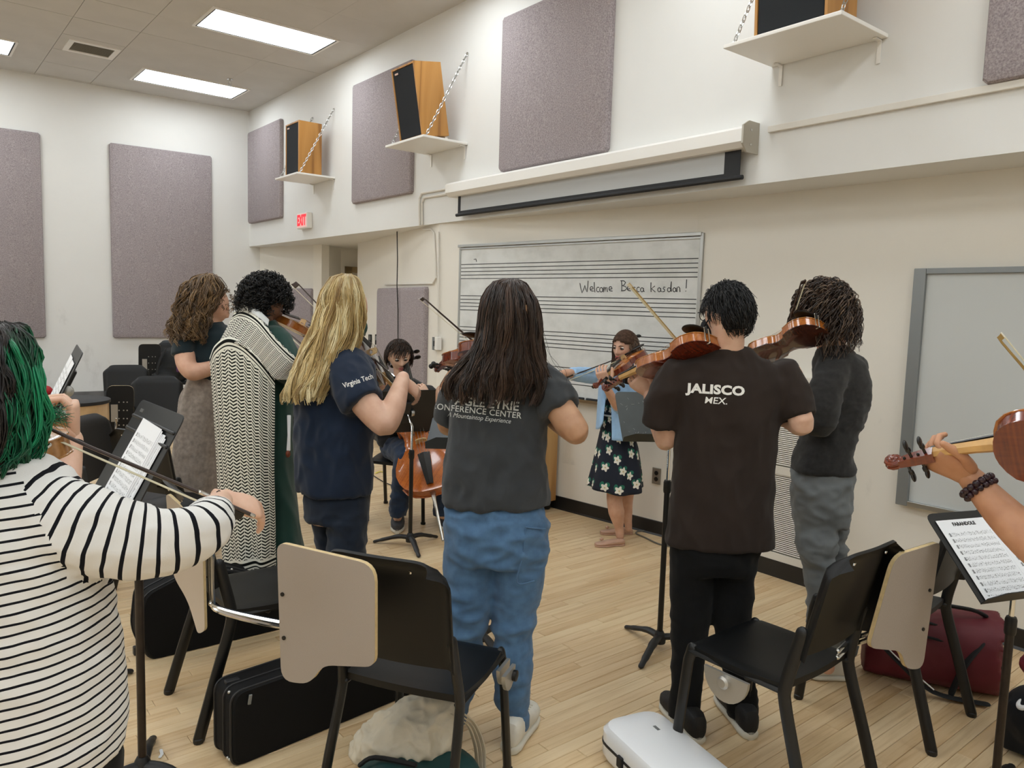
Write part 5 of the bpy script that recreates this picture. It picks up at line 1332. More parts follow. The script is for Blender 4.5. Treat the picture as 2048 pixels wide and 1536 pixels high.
# ---- strands
def strands_mesh(name, paths, rad, m, parent, shade=None, sides=3):
    """paths: (N,K,3) world, rad: (K,) or (N,K). One mesh of tapered strands."""
    N, K, _ = paths.shape; rad = np.broadcast_to(rad, (N, K))
    tan = np.gradient(paths, axis=1); tan /= np.linalg.norm(tan, axis=2, keepdims=True) + 1e-9
    rng = np.random.default_rng(N); ref = rng.normal(size=(N, 1, 3)); a = np.cross(tan, np.broadcast_to(ref, tan.shape)); a /= np.linalg.norm(a, axis=2, keepdims=True) + 1e-9; b = np.cross(tan, a)
    vs = np.empty((N, K, sides, 3))
    for s_ in range(sides):
        an_ = 2 * PI * s_ / sides; vs[:, :, s_] = paths + (a * math.cos(an_) + b * math.sin(an_)) * rad[:, :, None]
    idx = np.arange(N * K * sides).reshape(N, K, sides); q = np.stack([idx[:, :-1], np.roll(idx, -1, 2)[:, :-1], np.roll(idx, -1, 2)[:, 1:], idx[:, 1:]], axis=-1).reshape(-1, 4)
    mi = np.linalg.inv(np.array(parent.matrix_world)); vv = vs.reshape(-1, 3) @ mi[:3, :3].T + mi[:3, 3]
    me = bpy.data.meshes.new(name); me.vertices.add(len(vv)); me.vertices.foreach_set('co', vv.reshape(-1)); me.loops.add(q.size); me.loops.foreach_set('vertex_index', q.reshape(-1).astype(np.int32))
    me.polygons.add(len(q)); me.polygons.foreach_set('loop_start', np.arange(0, q.size, 4, dtype=np.int32)); me.polygons.foreach_set('loop_total', np.full(len(q), 4, dtype=np.int32)) if False else None
    me.update(calc_edges=True); me.validate()
    sh = (shade if shade is not None else rng.random(N)); al = np.linspace(0, 1, K)
    A1 = me.attributes.new('shade', 'FLOAT', 'POINT'); A1.data.foreach_set('value', np.repeat(sh, K * sides).astype(np.float32))
    A2 = me.attributes.new('along', 'FLOAT', 'POINT'); A2.data.foreach_set('value', np.tile(np.repeat(al, sides), N).astype(np.float32))
    me.materials.append(m); me.polygons.foreach_set('use_smooth', [True] * len(me.polygons))
    o = bpy.data.objects.new(name, me); COL.objects.link(o); o.parent = parent; o['kind'] = 'stuff'
    MW[o.name] = [list(x) for x in parent.matrix_world]
    return o
UNDER = {}
def hair_mat(name, c0, c1, c2=None, rough=.42, roots=None, rk=1.6):
    t = NT(name); sh = t.attr('shade').outputs['Fac']; al = t.attr('along').outputs['Fac']
    col = t.ramp(sh, [(0, lin(c0)), (.55, lin(c1)), (1, lin(c2 or c1))])
    if roots: col = t.mix(t.ramp(al, [(.0, (1, 1, 1)), (.5, (0, 0, 0))]), col, lin(roots)) if False else t.mix(t.math('MULTIPLY', t.math('MAXIMUM', t.math('SUBTRACT', .42, al), 0), rk), col, lin(roots))
    t.l(col, t.b.inputs['Base Color']); t.b.inputs['Roughness'].default_value = rough; t.b.inputs['Specular IOR Level'].default_value = .5
    t.b.inputs['Anisotropic'].default_value = .5
    UNDER[t.m.name] = mat(name + '_under', c1, .8, var=(70, .45), bump=(260, .5, .003), spec=.2)
    return t.m
def catmull(ctrl, K):
    """ctrl (N,C,3) -> (N,K,3)"""
    N, Cn, _ = ctrl.shape; t_ = np.linspace(0, Cn - 1 - 1e-6, K); i = t_.astype(int); u = (t_ - i)[None, :, None]
    p0 = ctrl[:, np.maximum(i - 1, 0)]; p1 = ctrl[:, i]; p2 = ctrl[:, np.minimum(i + 1, Cn - 1)]; p3 = ctrl[:, np.minimum(i + 2, Cn - 1)]
    return .5 * (2 * p1 + (p2 - p0) * u + (2 * p0 - 5 * p1 + 4 * p2 - p3) * u ** 2 + (3 * p1 - p0 - 3 * p2 + p3) * u ** 3)
def curtain(levels, n, seed=0, th=(-2.0, 2.0), inner=.0, wave=0.0, wfreq=3.0, tipvar=.12, K=16, jitter=.004, per=16):
    """long hair: levels (left, right, y, d, dep) from crown to tips; strands run down over the outline, th measured from the side facing the viewer"""
    rng = np.random.default_rng(seed); nl = max(1, n // per); lk = rng.integers(0, nl, n)
    ang_l = rng.uniform(th[0], th[1], nl); lay_l = 1 - inner * rng.random(nl) ** 1.5
    ang = ang_l[lk] + rng.normal(0, .05, n); lay = lay_l[lk] + rng.normal(0, .02, n)
    ctrl = np.zeros((n, len(levels), 3)); fw_, rt_ = np.array(FW), np.array(RT)
    drift = np.cumsum(rng.normal(0, .05, (nl, len(levels))), 1); NLV = len(levels)
    for k, (pl, pr, py, d, dep) in enumerate(levels):
        c = np.array(at((pl + pr) / 2, py, d)); hw = PXM((pr - pl) / 2, d)
        sq_ = 1 - .55 * (k / (NLV - 1)) ** 1.5                     # strands of a lock draw together towards its tip
        a = ang_l[lk] + (ang - ang_l[lk]) * sq_ + drift[lk, k]
        a = np.clip(a, th[0] - .1, th[1] + .1)
        ctrl[:, k] = c + rt_ * (np.sin(a) * hw * lay)[:, None] - fw_ * (np.cos(a) * dep * lay)[:, None]
        ctrl[:, k] += rng.normal(0, jitter * 1.2, (nl, 3))[lk] * min(1, k / 2) + rng.normal(0, jitter * .45, (n, 3))
    paths = catmull(ctrl, K * 3)
    end_l = np.clip(1 - np.abs(rng.normal(0, tipvar, nl)), .6, 1.0)
    end = np.clip(end_l[lk] - np.abs(rng.normal(0, tipvar * .35, n)), .5, 1.0)
    tt = np.linspace(0, 1, K)[None, :] * end[:, None] * (K * 3 - 1)
    i0 = tt.astype(int); fr = (tt - i0)[..., None]; i1 = np.minimum(i0 + 1, K * 3 - 1); ar = np.arange(n)[:, None]
    P = paths[ar, i0] * (1 - fr) + paths[ar, i1] * fr
    if wave:
        ph = rng.uniform(0, 6.28, nl)[lk][:, None] + rng.normal(0, .25, n)[:, None]; fq = wfreq * rng.uniform(.8, 1.2, nl)[lk][:, None]
        s_ = np.linspace(0, 1, K)[None, :]; amp = wave * np.clip((s_ - .2) / .5, 0, 1)
        P += rt_ * (np.sin(s_ * fq * 2 * PI + ph) * amp)[..., None] - fw_ * (np.cos(s_ * fq * 2 * PI + ph) * amp * .7)[..., None]
    shade = np.clip(rng.random(nl)[lk] * .8 + rng.random(n) * .3 - .05, 0, 1)
    return P, ang, shade
def curls_hair(roots, nrm, length, rad, turns, n_k=26, seed=0, droop=.5, spread=.25):
    """curly locks: helix around a path leaving the scalp and drooping"""
    rng = np.random.default_rng(seed); N = len(roots); s_ = np.linspace(0, 1, n_k)[None, :, None]
    L = (length * rng.uniform(.7, 1.15, N))[:, None, None] if np.isscalar(length) else length[:, None, None]
    d = nrm + rng.normal(0, spread, (N, 3)); d /= np.linalg.norm(d, axis=1, keepdims=True); d = d[:, None, :]
    dn = np.array([0, 0, -1.0])
    path = roots[:, None, :] + d * L * (s_ - .5 * droop * s_ ** 2) + dn * L * droop * s_ ** 2
    tan = np.gradient(path, axis=1); tan /= np.linalg.norm(tan, axis=2, keepdims=True) + 1e-9
    a = np.cross(tan, np.array([.3, .9, .2])); a /= np.linalg.norm(a, axis=2, keepdims=True) + 1e-9; b = np.cross(tan, a)
    tn = turns * rng.uniform(.8, 1.25, N)[:, None] * 2 * PI; ph = s_[..., 0] * tn + rng.uniform(0, 6.28, N)[:, None]; rd = rad * rng.uniform(.7, 1.3, N)[:, None] * np.minimum(1, s_[..., 0] * 5 + .15)
    return path + a * (np.cos(ph) * rd)[..., None] + b * (np.sin(ph) * rd)[..., None]
def scalp(M, n, seed, cond, k=1.0, rad=(.081, .1, .119)):
    """random scalp points (world) and normals; cond(x,y,z) in head coordinates keeps a point"""
    rng = np.random.default_rng(seed); out = []; nn = []
    while len(out) < n:
        v = rng.normal(size=3); v /= np.linalg.norm(v)
        if cond(*v):
            out.append(M @ Vector((v[0] * rad[0] * k, v[1] * rad[1] * k, v[2] * rad[2] * k))); nn.append(M.to_3x3() @ Vector(v))
    return np.array([tuple(p) for p in out]), np.array([tuple(p) for p in nn])
def hair_cap(M, k, cut, name, m, parent, rad=(.083, .103, .121), push=0.0):
    """solid underlayer of the hair on the skull; cut(x,y,z) true where hair grows"""
    mb = MB(); mb.ell((0, 0, 0), (1, 1, 1), None, 48, 32)
    keep = [cut(v.x, v.y, v.z) for v in mb.v]
    mb.f = [f for f in mb.f if all(keep[i] for i in f)]
    mb.v = [V(v.x * rad[0] * k, v.y * rad[1] * k, v.z * rad[2] * k) for v in mb.v]; mb.xform(M)
    me = bpy.data.meshes.new(name); me.from_pydata([tuple(v) for v in mb.v], [], mb.f)
    bm = bmesh.new(); bm.from_mesh(me); bmesh.ops.delete(bm, geom=[v for v in bm.verts if not v.link_faces], context='VERTS'); bm.to_mesh(me); bm.free()
    o = link(name, me, UNDER[m.name], parent, smooth=True); sd = o.modifiers.new('s', 'SOLIDIFY'); sd.thickness = .006; sd.offset = 1
    return o
def eyes(M, k, r, iris='3a2a1e', closed=0.0, brow=None):
    for s_ in (-1, 1):
        c = M @ (V(s_ * .031, .0785, .002) * k)
        ey = MB().ell(c, (.0125 * k,) * 3, None, 14, 10).build('eye', mat('eye_white', 'e6e0d8', .25), r)
        fdir = (M.to_3x3() @ V(s_ * .02, 1, -.05)).normalized()
        MB().ell(c + fdir * (.0092 * k), (.0058 * k, .0058 * k, .0058 * k), None, 12, 8).build('iris', mat('iris_' + iris, iris, .2), ey)
        # lids
        ld = MB()
        for zz, up_ in ((.0075, 1), (-.0075, -1)):
            cut_ = .0045 if up_ > 0 else .006
            ld.tube([M @ (V(s_ * (.031 + u * .016), .0905 - .004 * u * u, .002 + up_ * (cut_ - closed * .004 * (up_ > 0)) * (1 - u * u) - .001) * k) for u in (-1, -.5, 0, .5, 1)], .0026 * k, 6)
        ld.build('eyelid', brow or mat('dark_lash', '3b2519', .6), ey)
        if brow: MB().tube([M @ (V(s_ * x, y, z) * k) for x, y, z in ((.014, .0985, .0185), (.028, .0975, .0225), (.044, .0885, .0195))], [.0022 * k, .0028 * k, .0016 * k], 6).build('eyebrow', brow, r)
def lips(M, k, r, col='b5655c', open_=0.0):
    m_ = mat('lip_' + col, col, .4)
    MB().tube([M @ (V(x, y, z) * k) for x, y, z in ((-.022, .085, -.0655), (-.011, .0955, -.061 + open_ * .3), (0, .0985, -.0625 + open_ * .3), (.011, .0955, -.061 + open_ * .3), (.022, .085, -.0655))], [.0018 * k, .004 * k, .0042 * k, .004 * k, .0018 * k], 8).build('lips', m_, r)
    MB().tube([M @ (V(x, y, z) * k) for x, y, z in ((-.020, .085, -.067), (-.010, .0955, -.0715 - open_), (0, .0985, -.0725 - open_), (.010, .0955, -.0715 - open_), (.020, .085, -.067))], [.0018 * k, .0044 * k, .005 * k, .0044 * k, .0018 * k], 8).build('lips', m_, r)
    if open_: MB().ell(M @ (V(0, .0925, -.067) * k), (.014 * k, .005 * k, .006 * k), M.to_3x3(), 12, 8).build('mouth', mat('mouth_dark', '4a1c1a', .5), r)
# ---- shoes
def shoe(r, heel, toe, width, upper_m, sole_m, hgt=.085, sole=.028, laces=None, name='shoe'):
    heel = Vector(heel); toe = Vector(toe); ax = (toe - heel); L = ax.length; ax.normalize(); sd = Vector((ax.y, -ax.x, 0))
    z0 = heel.z
    def sec(u, w, zlo, zhi):
        c = heel + ax * (u * L); return [Vector((c.x, c.y, z0)) + sd * (w * width / 2 * math.copysign(abs(math.cos(a)) ** .6, math.cos(a))) + V(0, 0, (zlo + zhi) / 2 + (zhi - zlo) / 2 * math.copysign(abs(math.sin(a)) ** .7, math.sin(a))) for a in [2 * PI * k / 16 for k in range(16)]]
    W = ((-.03, .35), (.0, .62), (.1, .76), (.3, .78), (.5, .88), (.7, 1.0), (.85, .92), (.96, .6), (1.0, .3))
    MB().loft([sec(u, w * 1.04, 0, sole) for u, w in W]).build(name + '_sole', sole_m, r, smooth=.8)
    H = {-.03: .6, .0: .9, .1: 1.0, .3: .95, .5: .78, .7: .58, .85: .46, .96: .38, 1.0: .34}
    up_ = MB().loft([sec(u, w, sole * .7, sole + hgt * H[u]) for u, w in W]).build(name, upper_m, r, smooth=.9)
    if laces:
        for k in range(4):
            u = .42 + .08 * k; c = heel + ax * (u * L); h = sole + hgt * (.86 - .5 * (u - .42)) 
            MB().tube([Vector((c.x, c.y, z0 + h - .004)) + sd * (.28 * width), Vector((c.x, c.y, z0 + h + .003)), Vector((c.x, c.y, z0 + h - .004)) - sd * (.28 * width)], .003, 6).build('lace', laces, up_)
    return up_
def person(label, base):
    return thing('person', label, 'person', base)
def decal(txt, size_px, cx, cy, rot, garment_o, m, name, parent, sx=1.0, bold=0.0, shear=0.0, space=1.0, off=.002, bow_=0.0):
    """printed lettering laid on the cloth; given where it shows in the picture"""
    tm_ = text_mesh(txt, size_px, 0, bold * size_px, shear, space)
    dg = bpy.context.evaluated_depsgraph_get(); mw = Matrix(MW.get(garment_o.name, Matrix.Identity(4)))
    bvh = BVHTree.FromPolygons([mw @ v.co for v in garment_o.data.vertices], [p.vertices[:] for p in garment_o.data.polygons])
    ca, sa = math.cos(rot), math.sin(rot); ok = True; vs = []
    for v in tm_.v:
        x, y = v.x * sx, v.y + bow_ * (v.x / size_px) ** 2
        px, py = cx + x * ca + y * sa, cy + x * sa - y * ca
        d_ = Vector(ray(px, py)).normalized(); h = bvh.ray_cast(Vector(CAM), d_)
        if h[0] is None: vs.append(None); continue
        vs.append(h[0] - d_ * off)
    tm_.f = [f for f in tm_.f if all(vs[i] is not None for i in f)]; tm_.v = [q if q is not None else V(0, 0, 0) for q in vs]
    me = bpy.data.meshes.new(name); me.from_pydata([tuple(q) for q in tm_.v], [], tm_.f)
    bm = bmesh.new(); bm.from_mesh(me); bmesh.ops.delete(bm, geom=[v for v in bm.verts if not v.link_faces], context='VERTS'); bm.to_mesh(me); bm.free()
    o = link(name, me, m, parent, smooth=False); return o
# ---------------------------------------------------------------- girl with long dark hair (centre)
pc = person('girl with long dark hair in a charcoal t-shirt and blue denim joggers, back turned', lvl(1000, 1500))
d = 2.84
M_CH = cloth('charcoal_tee', '34373a'); M_DEN = cloth('blue_denim', '4b6b8c', var=(30, .18), weave=700)
hd = face_frame(at(1022, 628, 2.74), FW * .9 - RT * .35 - UPV * .25)
sk = MB(); 
sk.loft([ring(a + 8, b - 8, y + 6, 2.84, dp_ * .75) for a, b, y, dp_ in ((970, 1060, 712, .05), (925, 1085, 740, .075), (915, 1080, 800, .09), (910, 1080, 900, .09), (900, 1085, 1000, .1), (905, 1080, 1080, .1))])
limb(sk, [(1018, 660, 2.76, 26), (1016, 720, 2.82, 30)])
sk.v += []; hs = head_shape(hd, 1.0, 40, 36); sk.add(hs.v, hs.f)
limb(sk, [(1075, 748, 2.83, 30), (1108, 800, 2.79, 30), (1138, 845, 2.74, 31), (1152, 864, 2.73, 26), (1120, 845, 2.86, 22), (1060, 800, 3.02, 18), (1030, 772, 3.09, 14)])
limb(sk, [(930, 750, 2.86, 30), (905, 810, 2.95, 26), (897, 850, 3.06, 22), (890, 815, 3.25, 19), (884, 782, 3.40, 13)])
limb(sk, [(940, 1060, 2.84, 34), (932, 1250, 2.84, 24), (908, 1430, 2.86, 16)]); limb(sk, [(1036, 1060, 2.84, 34), (1030, 1250, 2.84, 24), (1038, 1450, 2.82, 17)])
hx = MB(); hand_shape(hx, at(884, 782, 3.40), UPV * .7 + RT * .4 + FW * .3, -RT * .8 + FW * .2, 1, .8); hand_shape(hx, at(1030, 772, 3.09), -RT * .7 - UPV * .4 + FW * .3, UPV * .7 + FW * .4, -1, .6)
add_skin(pc, sk, SK_M, .007, hx)
sh = body([(975, 1062, 700, d - .02, .055), (945, 1082, 712, d - .01, .08), (912, 1103, 735, d, .095), (899, 1108, 765, d, .11), (899, 1098, 800, d, .118), (896, 1092, 860, d, .118), (892, 1091, 920, d, .122), (886, 1097, 960, d, .13), (883, 1100, 990, d, .135), (883, 1099, 1006, d, .135)])
limb(sh, [(1066, 752, d, 42), (1098, 786, d - .03, 47), (1120, 822, d - .06, 46)], cut=True)
limb(sh, [(935, 752, d, 36), (908, 800, d + .09, 34), (896, 842, d + .14, 31)], cut=True)
tee = garment(pc, 't_shirt', sh, M_CH, .009, (.013, 8, 8, 6, 3.0))
pn = body([(900, 1086, 992, d, .108), (888, 1094, 1015, d, .125), (884, 1098, 1050, d, .138), (886, 1097, 1090, d, .14), (892, 1094, 1120, d, .125)])
limb(pn, [(938, 1090, d, 53), (936, 1150, d, 52), (932, 1210, d, 48), (928, 1270, d, 43), (922, 1330, d, 38), (914, 1390, d + .01, 34), (908, 1425, d + .02, 24)], cut=True)
limb(pn, [(1038, 1090, d, 57), (1036, 1150, d, 55), (1030, 1210, d, 47), (1026, 1270, d, 41), (1025, 1330, d - .01, 40), (1023, 1385, d - .01, 40), (1028, 1415, d - .01, 32), (1032, 1436, d - .01, 25)], cut=True)
jn = garment(pc, 'denim_joggers', pn, M_DEN, .009, (.014, 6, 6, 12, 1.0))
for cpx, cpy, cd, rp in ((1033, 1440, d - .01, 25), (908, 1428, d + .02, 25)):
    cuff = MB(); c = at(cpx, cpy, cd); cuff.lathe([(PXM(rp, cd) * .96, -.03), (PXM(rp, cd) * 1.05, -.02), (PXM(rp, cd) * 1.05, .02), (PXM(rp, cd) * .97, .03)], c, n=18); cuff.build('cuff', M_DEN, jn)
MB().tube([at(*q) for q in ((1052, 1055, d - .125), (1090, 1058, d - .085))], .003, 6).build('pocket_seam', M_DEN, jn)
MB().tube(smooth_path([at(*q) for q in ((1052, 1055, d - .128), (1046, 1110, d - .125), (1034, 1165, d - .118), (1068, 1162, d - .095))], 5), .0028, 6).build('pocket_seam', M_DEN, jn)
M_WSH = mat('white_leather', 'd9d5c9', .5, var=(20, .06)); M_WSO = mat('white_rubber', 'd6d2c4', .6)
shoe(pc, lvl(1018, 1508), lvl(1062, 1432), .105, M_WSH, M_WSO, .09, .035, M_WSO); shoe(pc, lvl(905, 1470), lvl(898, 1390), .105, M_WSH, M_WSO, .09, .035, M_WSO)
HM_DK = hair_mat('dark_brown_hair', '1a130f', '32251e', '553f32', .33)
lv = [(1012, 1034, 560, 2.73, .02), (985, 1052, 570, 2.74, .075), (966, 1074, 605, 2.745, .112), (958, 1080, 655, 2.76, .12), (944, 1084, 700, 2.77, .125), (915, 1094, 735, 2.785, .14), (896, 1102, 760, 2.79, .145), (890, 1100, 785, 2.80, .15), (892, 1090, 806, 2.80, .152)]
P_, _, S_ = curtain(lv, 2200, 2, (-2.05, 2.05), .25, .006, 1.6, .10, 16); strands_mesh('hair', P_, np.linspace(.0023, .0010, 16), HM_DK, pc, S_)
MB().loft([ring(a + 5, b - 5, y, dd, dp_ * .93, p=2.0) for a, b, y, dd, dp_ in lv[:7]]).build('hair_underlayer', UNDER[HM_DK.name], pc, smooth=True)
fly = np.array([[at(1075 + k * 4, 620 + 40 * k, 2.74), at(1092 + k * 5, 680 + 25 * k, 2.73), at(1105 + 12 * k, 722 + 8 * k, 2.72), at(1122 + 6 * k, 742 + 12 * k, 2.72)] for k in range(3)]); strands_mesh('loose_hair', catmull(fly, 14), np.full(14, .0007), HM_DK, pc)
M_PRINT = mat('pale_shirt_print', 'cfd2cf', .8)
decal('EAGLE EYRIE', 25, 968, 807, .10, tee, M_PRINT, 'print', pc, 1.0, .02)
decal('CONFERENCE CENTER', 17, 952, 822, .11, tee, M_PRINT, 'print', pc, 1.0, .01, space=1.05)
decal('A Mountaintop Experience', 13, 958, 836, .11, tee, M_PRINT, 'print', pc, .9, .0, .3)
# ---------------------------------------------------------------- student in brown
pb = person('student with short black hair in a lettered brown t-shirt, back turned, playing violin', lvl(1430, 1470))
d = 2.99; M_BR = cloth('brown_tee', '2a211c', var=(10, .1), sheen=.06); M_BK = cloth('black_pants', '060708', var=(8, .2), sheen=.04)
hb = face_frame(at(1456, 626, 2.955), FW * .86 - RT * .5 - UPV * .12, UPV - RT * .06)
sk = MB(); hs = head_shape(hb, 1.0, 40, 36); sk.add(hs.v, hs.f)
sk.loft([ring(a + 8, b - 8, y + 6, d, dp_ * .75) for a, b, y, dp_ in ((1405, 1505, 708, .06), (1360, 1560, 735, .08), (1362, 1545, 800, .095), (1362, 1530, 900, .095), (1350, 1530, 1000, .1), (1350, 1530, 1080, .1))])
limb(sk, [(1456, 650, 2.95, 33), (1456, 688, 2.97, 32), (1456, 720, 2.99, 28)])
limb(sk, [(1350, 752, d, 30), (1332, 820, 3.02, 26), (1334, 870, 3.04, 25), (1330, 878, 3.06, 21), (1312, 830, 3.15, 19), (1300, 785, 3.23, 14)])
limb(sk, [(1575, 752, d, 30), (1590, 810, 2.95, 26), (1604, 850, 2.92, 23), (1575, 838, 3.02, 19), (1520, 810, 3.14, 16), (1475, 795, 3.18, 13)])
limb(sk, [(1385, 1060, d, 40), (1378, 1250, d, 28), (1372, 1425, 2.96, 16)]); limb(sk, [(1466, 1060, d, 40), (1462, 1250, 3.0, 28), (1485, 1425, 3.0, 16)])
hx = MB(); hand_shape(hx, at(1302, 788, 3.225), UPV * .62 - RT * .75 + FW * .05, -UPV * .35 - FW * .8 - RT * .2, 1, .55, .98, .1, curls=(.5, .62, .7, .8), thumb=(.6, -.3)); hand_shape(hx, at(1475, 795, 3.18), -RT * .8 + FW * .3, UPV, -1, .6)
add_skin(pb, sk, SK_P, .007, hx)
sh = body([(1420, 1496, 696, d - .015, .066), (1394, 1522, 713, d, .084), (1350, 1566, 733, d, .1), (1330, 1588, 758, d, .112), (1342, 1572, 795, d, .118), (1350, 1556, 850, d, .12), (1348, 1546, 920, d, .122), (1340, 1543, 1000, d, .128), (1334, 1547, 1060, d, .13), (1330, 1549, 1088, d, .13)])
limb(sh, [(1352, 752, d, 37), (1332, 800, d + .01, 38), (1318, 852, d + .03, 37)], cut=True); limb(sh, [(1568, 755, d, 38), (1586, 800, d - .03, 39), (1598, 836, d - .05, 37)], cut=True)
tee = garment(pb, 't_shirt', sh, M_BR, .009, (.014, 7, 7, 4, 8.0))
pn = body([(1338, 1545, 1075, d, .122), (1340, 1512, 1110, d, .125), (1342, 1510, 1140, d, .115)])
limb(pn, [(1386, 1100, d, 48), (1383, 1180, d, 44), (1380, 1260, d, 39), (1376, 1330, d - .01, 34), (1370, 1400, 2.97, 33), (1366, 1440, 2.96, 31)], cut=True)
limb(pn, [(1466, 1100, d, 46), (1468, 1180, d, 41), (1464, 1260, d, 36), (1474, 1330, d, 32), (1483, 1390, 3.0, 32), (1486, 1432, 3.0, 29)], cut=True)
garment(pb, 'pants', pn, M_BK, .009, (.012, 6, 6, 9, 2.0))
M_BSH = mat('black_knit_shoe', '151516', .7, bump=(300, .3))
shoe(pb, lvl(1396, 1488), lvl(1330, 1408), .10, M_BSH, M_WSO, .085, .03, M_BSH); shoe(pb, lvl(1500, 1478), lvl(1440, 1392), .10, M_BSH, M_WSO, .085, .032, M_BSH)
HM_BK = hair_mat('black_hair', '050505', '0d0c0c', '1d1a18', .45)
cut = lambda x, y, z: (z > -.62 if y < -.35 else z > (-.02 if y < .25 else .25)) 
hair_cap(hb, 1.0, cut, 'hair_cap', HM_BK, pb, (.080, .100, .118))
ro, nn = scalp(hb, 1300, 4, lambda x, y, z: cut(x, y, z), 1.0, (.080, .100, .118))
dirn = np.array(tuple(hb.to_3x3() @ V(0, -.25, -1))); tang = dirn - nn * (nn @ dirn)[:, None]; rg = np.random.default_rng(1)
L_ = rg.uniform(.03, .05, len(ro))[:, None]; c1 = ro + nn * .006; c2 = ro + nn * .008 + tang * L_ * .5 + rg.normal(0, .003, ro.shape); c3 = ro + nn * .003 + tang * L_ + rg.normal(0, .005, ro.shape)
strands_mesh('hair', catmull(np.stack([ro, c1, c2, c3], 1), 8), np.linspace(.0026, .0008, 8), HM_BK, pb)
M_MASK = mat('black_cloth_mask', '101012', .85)
fm = MB(); fm.ell(hb @ V(0, .075, -.055), (.066, .048, .055), hb.to_3x3()); mk = fm.build('face_mask', M_MASK, pb)
MB().tube([hb @ V(-.068, .06, -.04), hb @ V(-.082, .012, -.012), hb @ V(-.083, -.012, .01)], .003, 6).build('mask_loop', M_MASK, mk); MB().tube([hb @ V(.068, .06, -.04), hb @ V(.082, .012, -.012), hb @ V(.083, -.012, .01)], .003, 6).build('mask_loop', M_MASK, mk)
gl = MB(); 
for s_ in (-1, 1):
    gl.tube([hb @ V(s_ * .085, -.008, .02), hb @ V(s_ * .083, .05, .014), hb @ V(s_ * .066, .093, .012)], .0022, 6)
    c_ = [hb @ V(s_ * (.034 + .026 * math.cos(a)), .104 - .012 * abs(math.cos(a)), .002 + .02 * math.sin(a)) for a in [2 * PI * q / 14 for q in range(15)]]; gl.tube(c_, .0018, 5, round_end=False)
gl.build('eyeglasses', M_BLACKMET, pb)
M_PRW = mat('white_shirt_print', 'e8e6e0', .8)
decal('JALISCO', 25, 1432, 780, .06, tee, M_PRW, 'print', pb, 1.22, .045, space=1.04); decal('MEX.', 18.5, 1432, 802, .06, tee, M_PRW, 'print', pb, 1.15, .010, .1)
# ---------------------------------------------------------------- curly student in the dark sweater
ps = person('student with wavy brown hair in a dark sweater and grey pants, playing violin in profile', lvl(1665, 1360))
d = 3.42; M_SW = cloth('charcoal_sweater', '262524', var=(60, .25), weave=260); M_GP = cloth('grey_twill', '6d7172', var=(12, .15))
hsw = face_frame(at(1652, 618, 3.38), -RT * .8 + FW * .55 - UPV * .35, UPV - RT * .3)
sk = MB(); hs = head_shape(hsw, 1.02, 40, 36); sk.add(hs.v, hs.f)
sk.loft([ring(a + 8, b - 8, y + 6, d, dp_ * .75) for a, b, y, dp_ in ((1640, 1690, 705, .05), (1640, 1715, 740, .08), (1640, 1712, 800, .09), (1625, 1690, 880, .09), (1605, 1690, 950, .1), (1605, 1685, 1010, .1))])
limb(sk, [(1658, 650, 3.39, 27), (1664, 705, 3.42, 28)])
limb(sk, [(1662, 730, 3.36, 24), (1645, 800, 3.3, 22), (1636, 848, 3.29, 21), (1600, 810, 3.4, 17), (1555, 770, 3.5, 12)])
limb(sk, [(1700, 740, 3.48, 24), (1690, 830, 3.62, 22), (1625, 790, 3.72, 17), (1560, 745, 3.74, 12)])
limb(sk, [(1632, 1000, 3.4, 26), (1638, 1090, 3.38, 20), (1642, 1180, 3.38, 18), (1655, 1335, 3.36, 14)]); limb(sk, [(1656, 1000, 3.48, 24), (1662, 1090, 3.5, 18), (1670, 1190, 3.5, 15), (1688, 1320, 3.48, 12)])
hx = MB(); hand_shape(hx, at(1555, 770, 3.5), UPV * .6 - RT * .6, -RT * .4 - FW * .6, 1, .7); hand_shape(hx, at(1560, 745, 3.74), -RT + FW * .1, UPV, -1, .6)
add_skin(ps, sk, SK_L, .008, hx)
sh = body([(1638, 1690, 690, d - .02, .06), (1632, 1708, 705, d - .01, .08), (1630, 1726, 725, d, .11), (1630, 1737, 760, d, .125), (1626, 1735, 795, d, .13), (1614, 1724, 835, d, .13), (1604, 1706, 880, d, .13), (1594, 1698, 905, d, .132), (1588, 1706, 925, d, .135), (1584, 1708, 944, d, .132)])
limb(sh, [(1672, 728, 3.38, 36), (1655, 775, 3.31, 34), (1645, 820, 3.28, 33), (1640, 848, 3.28, 30), (1615, 832, 3.33, 26), (1595, 812, 3.4, 23)], cut=True)
limb(sh, [(1705, 735, 3.46, 30), (1692, 830, 3.62, 26), (1640, 800, 3.7, 22)], cut=True)
swt = garment(ps, 'sweater', sh, M_SW, .009, (.007, 8, 8, 16, 4.0))
roll = MB(); 
for dx, dy, rp in ((0, 0, 26), (8, 9, 27)): roll.tube([at(1604 + dx, 795 + dy, 3.37), at(1590 + dx, 830 + dy, 3.37)], PXM(7, 3.4), 8)
roll.build('rolled_cuff', M_SW, swt)
pn = body([(1588, 1706, 930, d, .125), (1584, 1702, 965, d, .13), (1586, 1697, 1010, d, .13), (1592, 1692, 1050, d, .11)])
limb(pn, [(1632, 1030, 3.4, 44), (1634, 1090, 3.38, 38), (1640, 1150, 3.38, 32), (1646, 1230, 3.37, 30), (1653, 1320, 3.36, 27)], cut=True)
limb(pn, [(1658, 1030, 3.5, 38), (1662, 1090, 3.5, 31), (1666, 1150, 3.5, 27), (1676, 1230, 3.5, 27), (1688, 1310, 3.48, 25)], cut=True)
garment(ps, 'pants', pn, M_GP, .009, (.016, 6, 6, 11, 6.0))
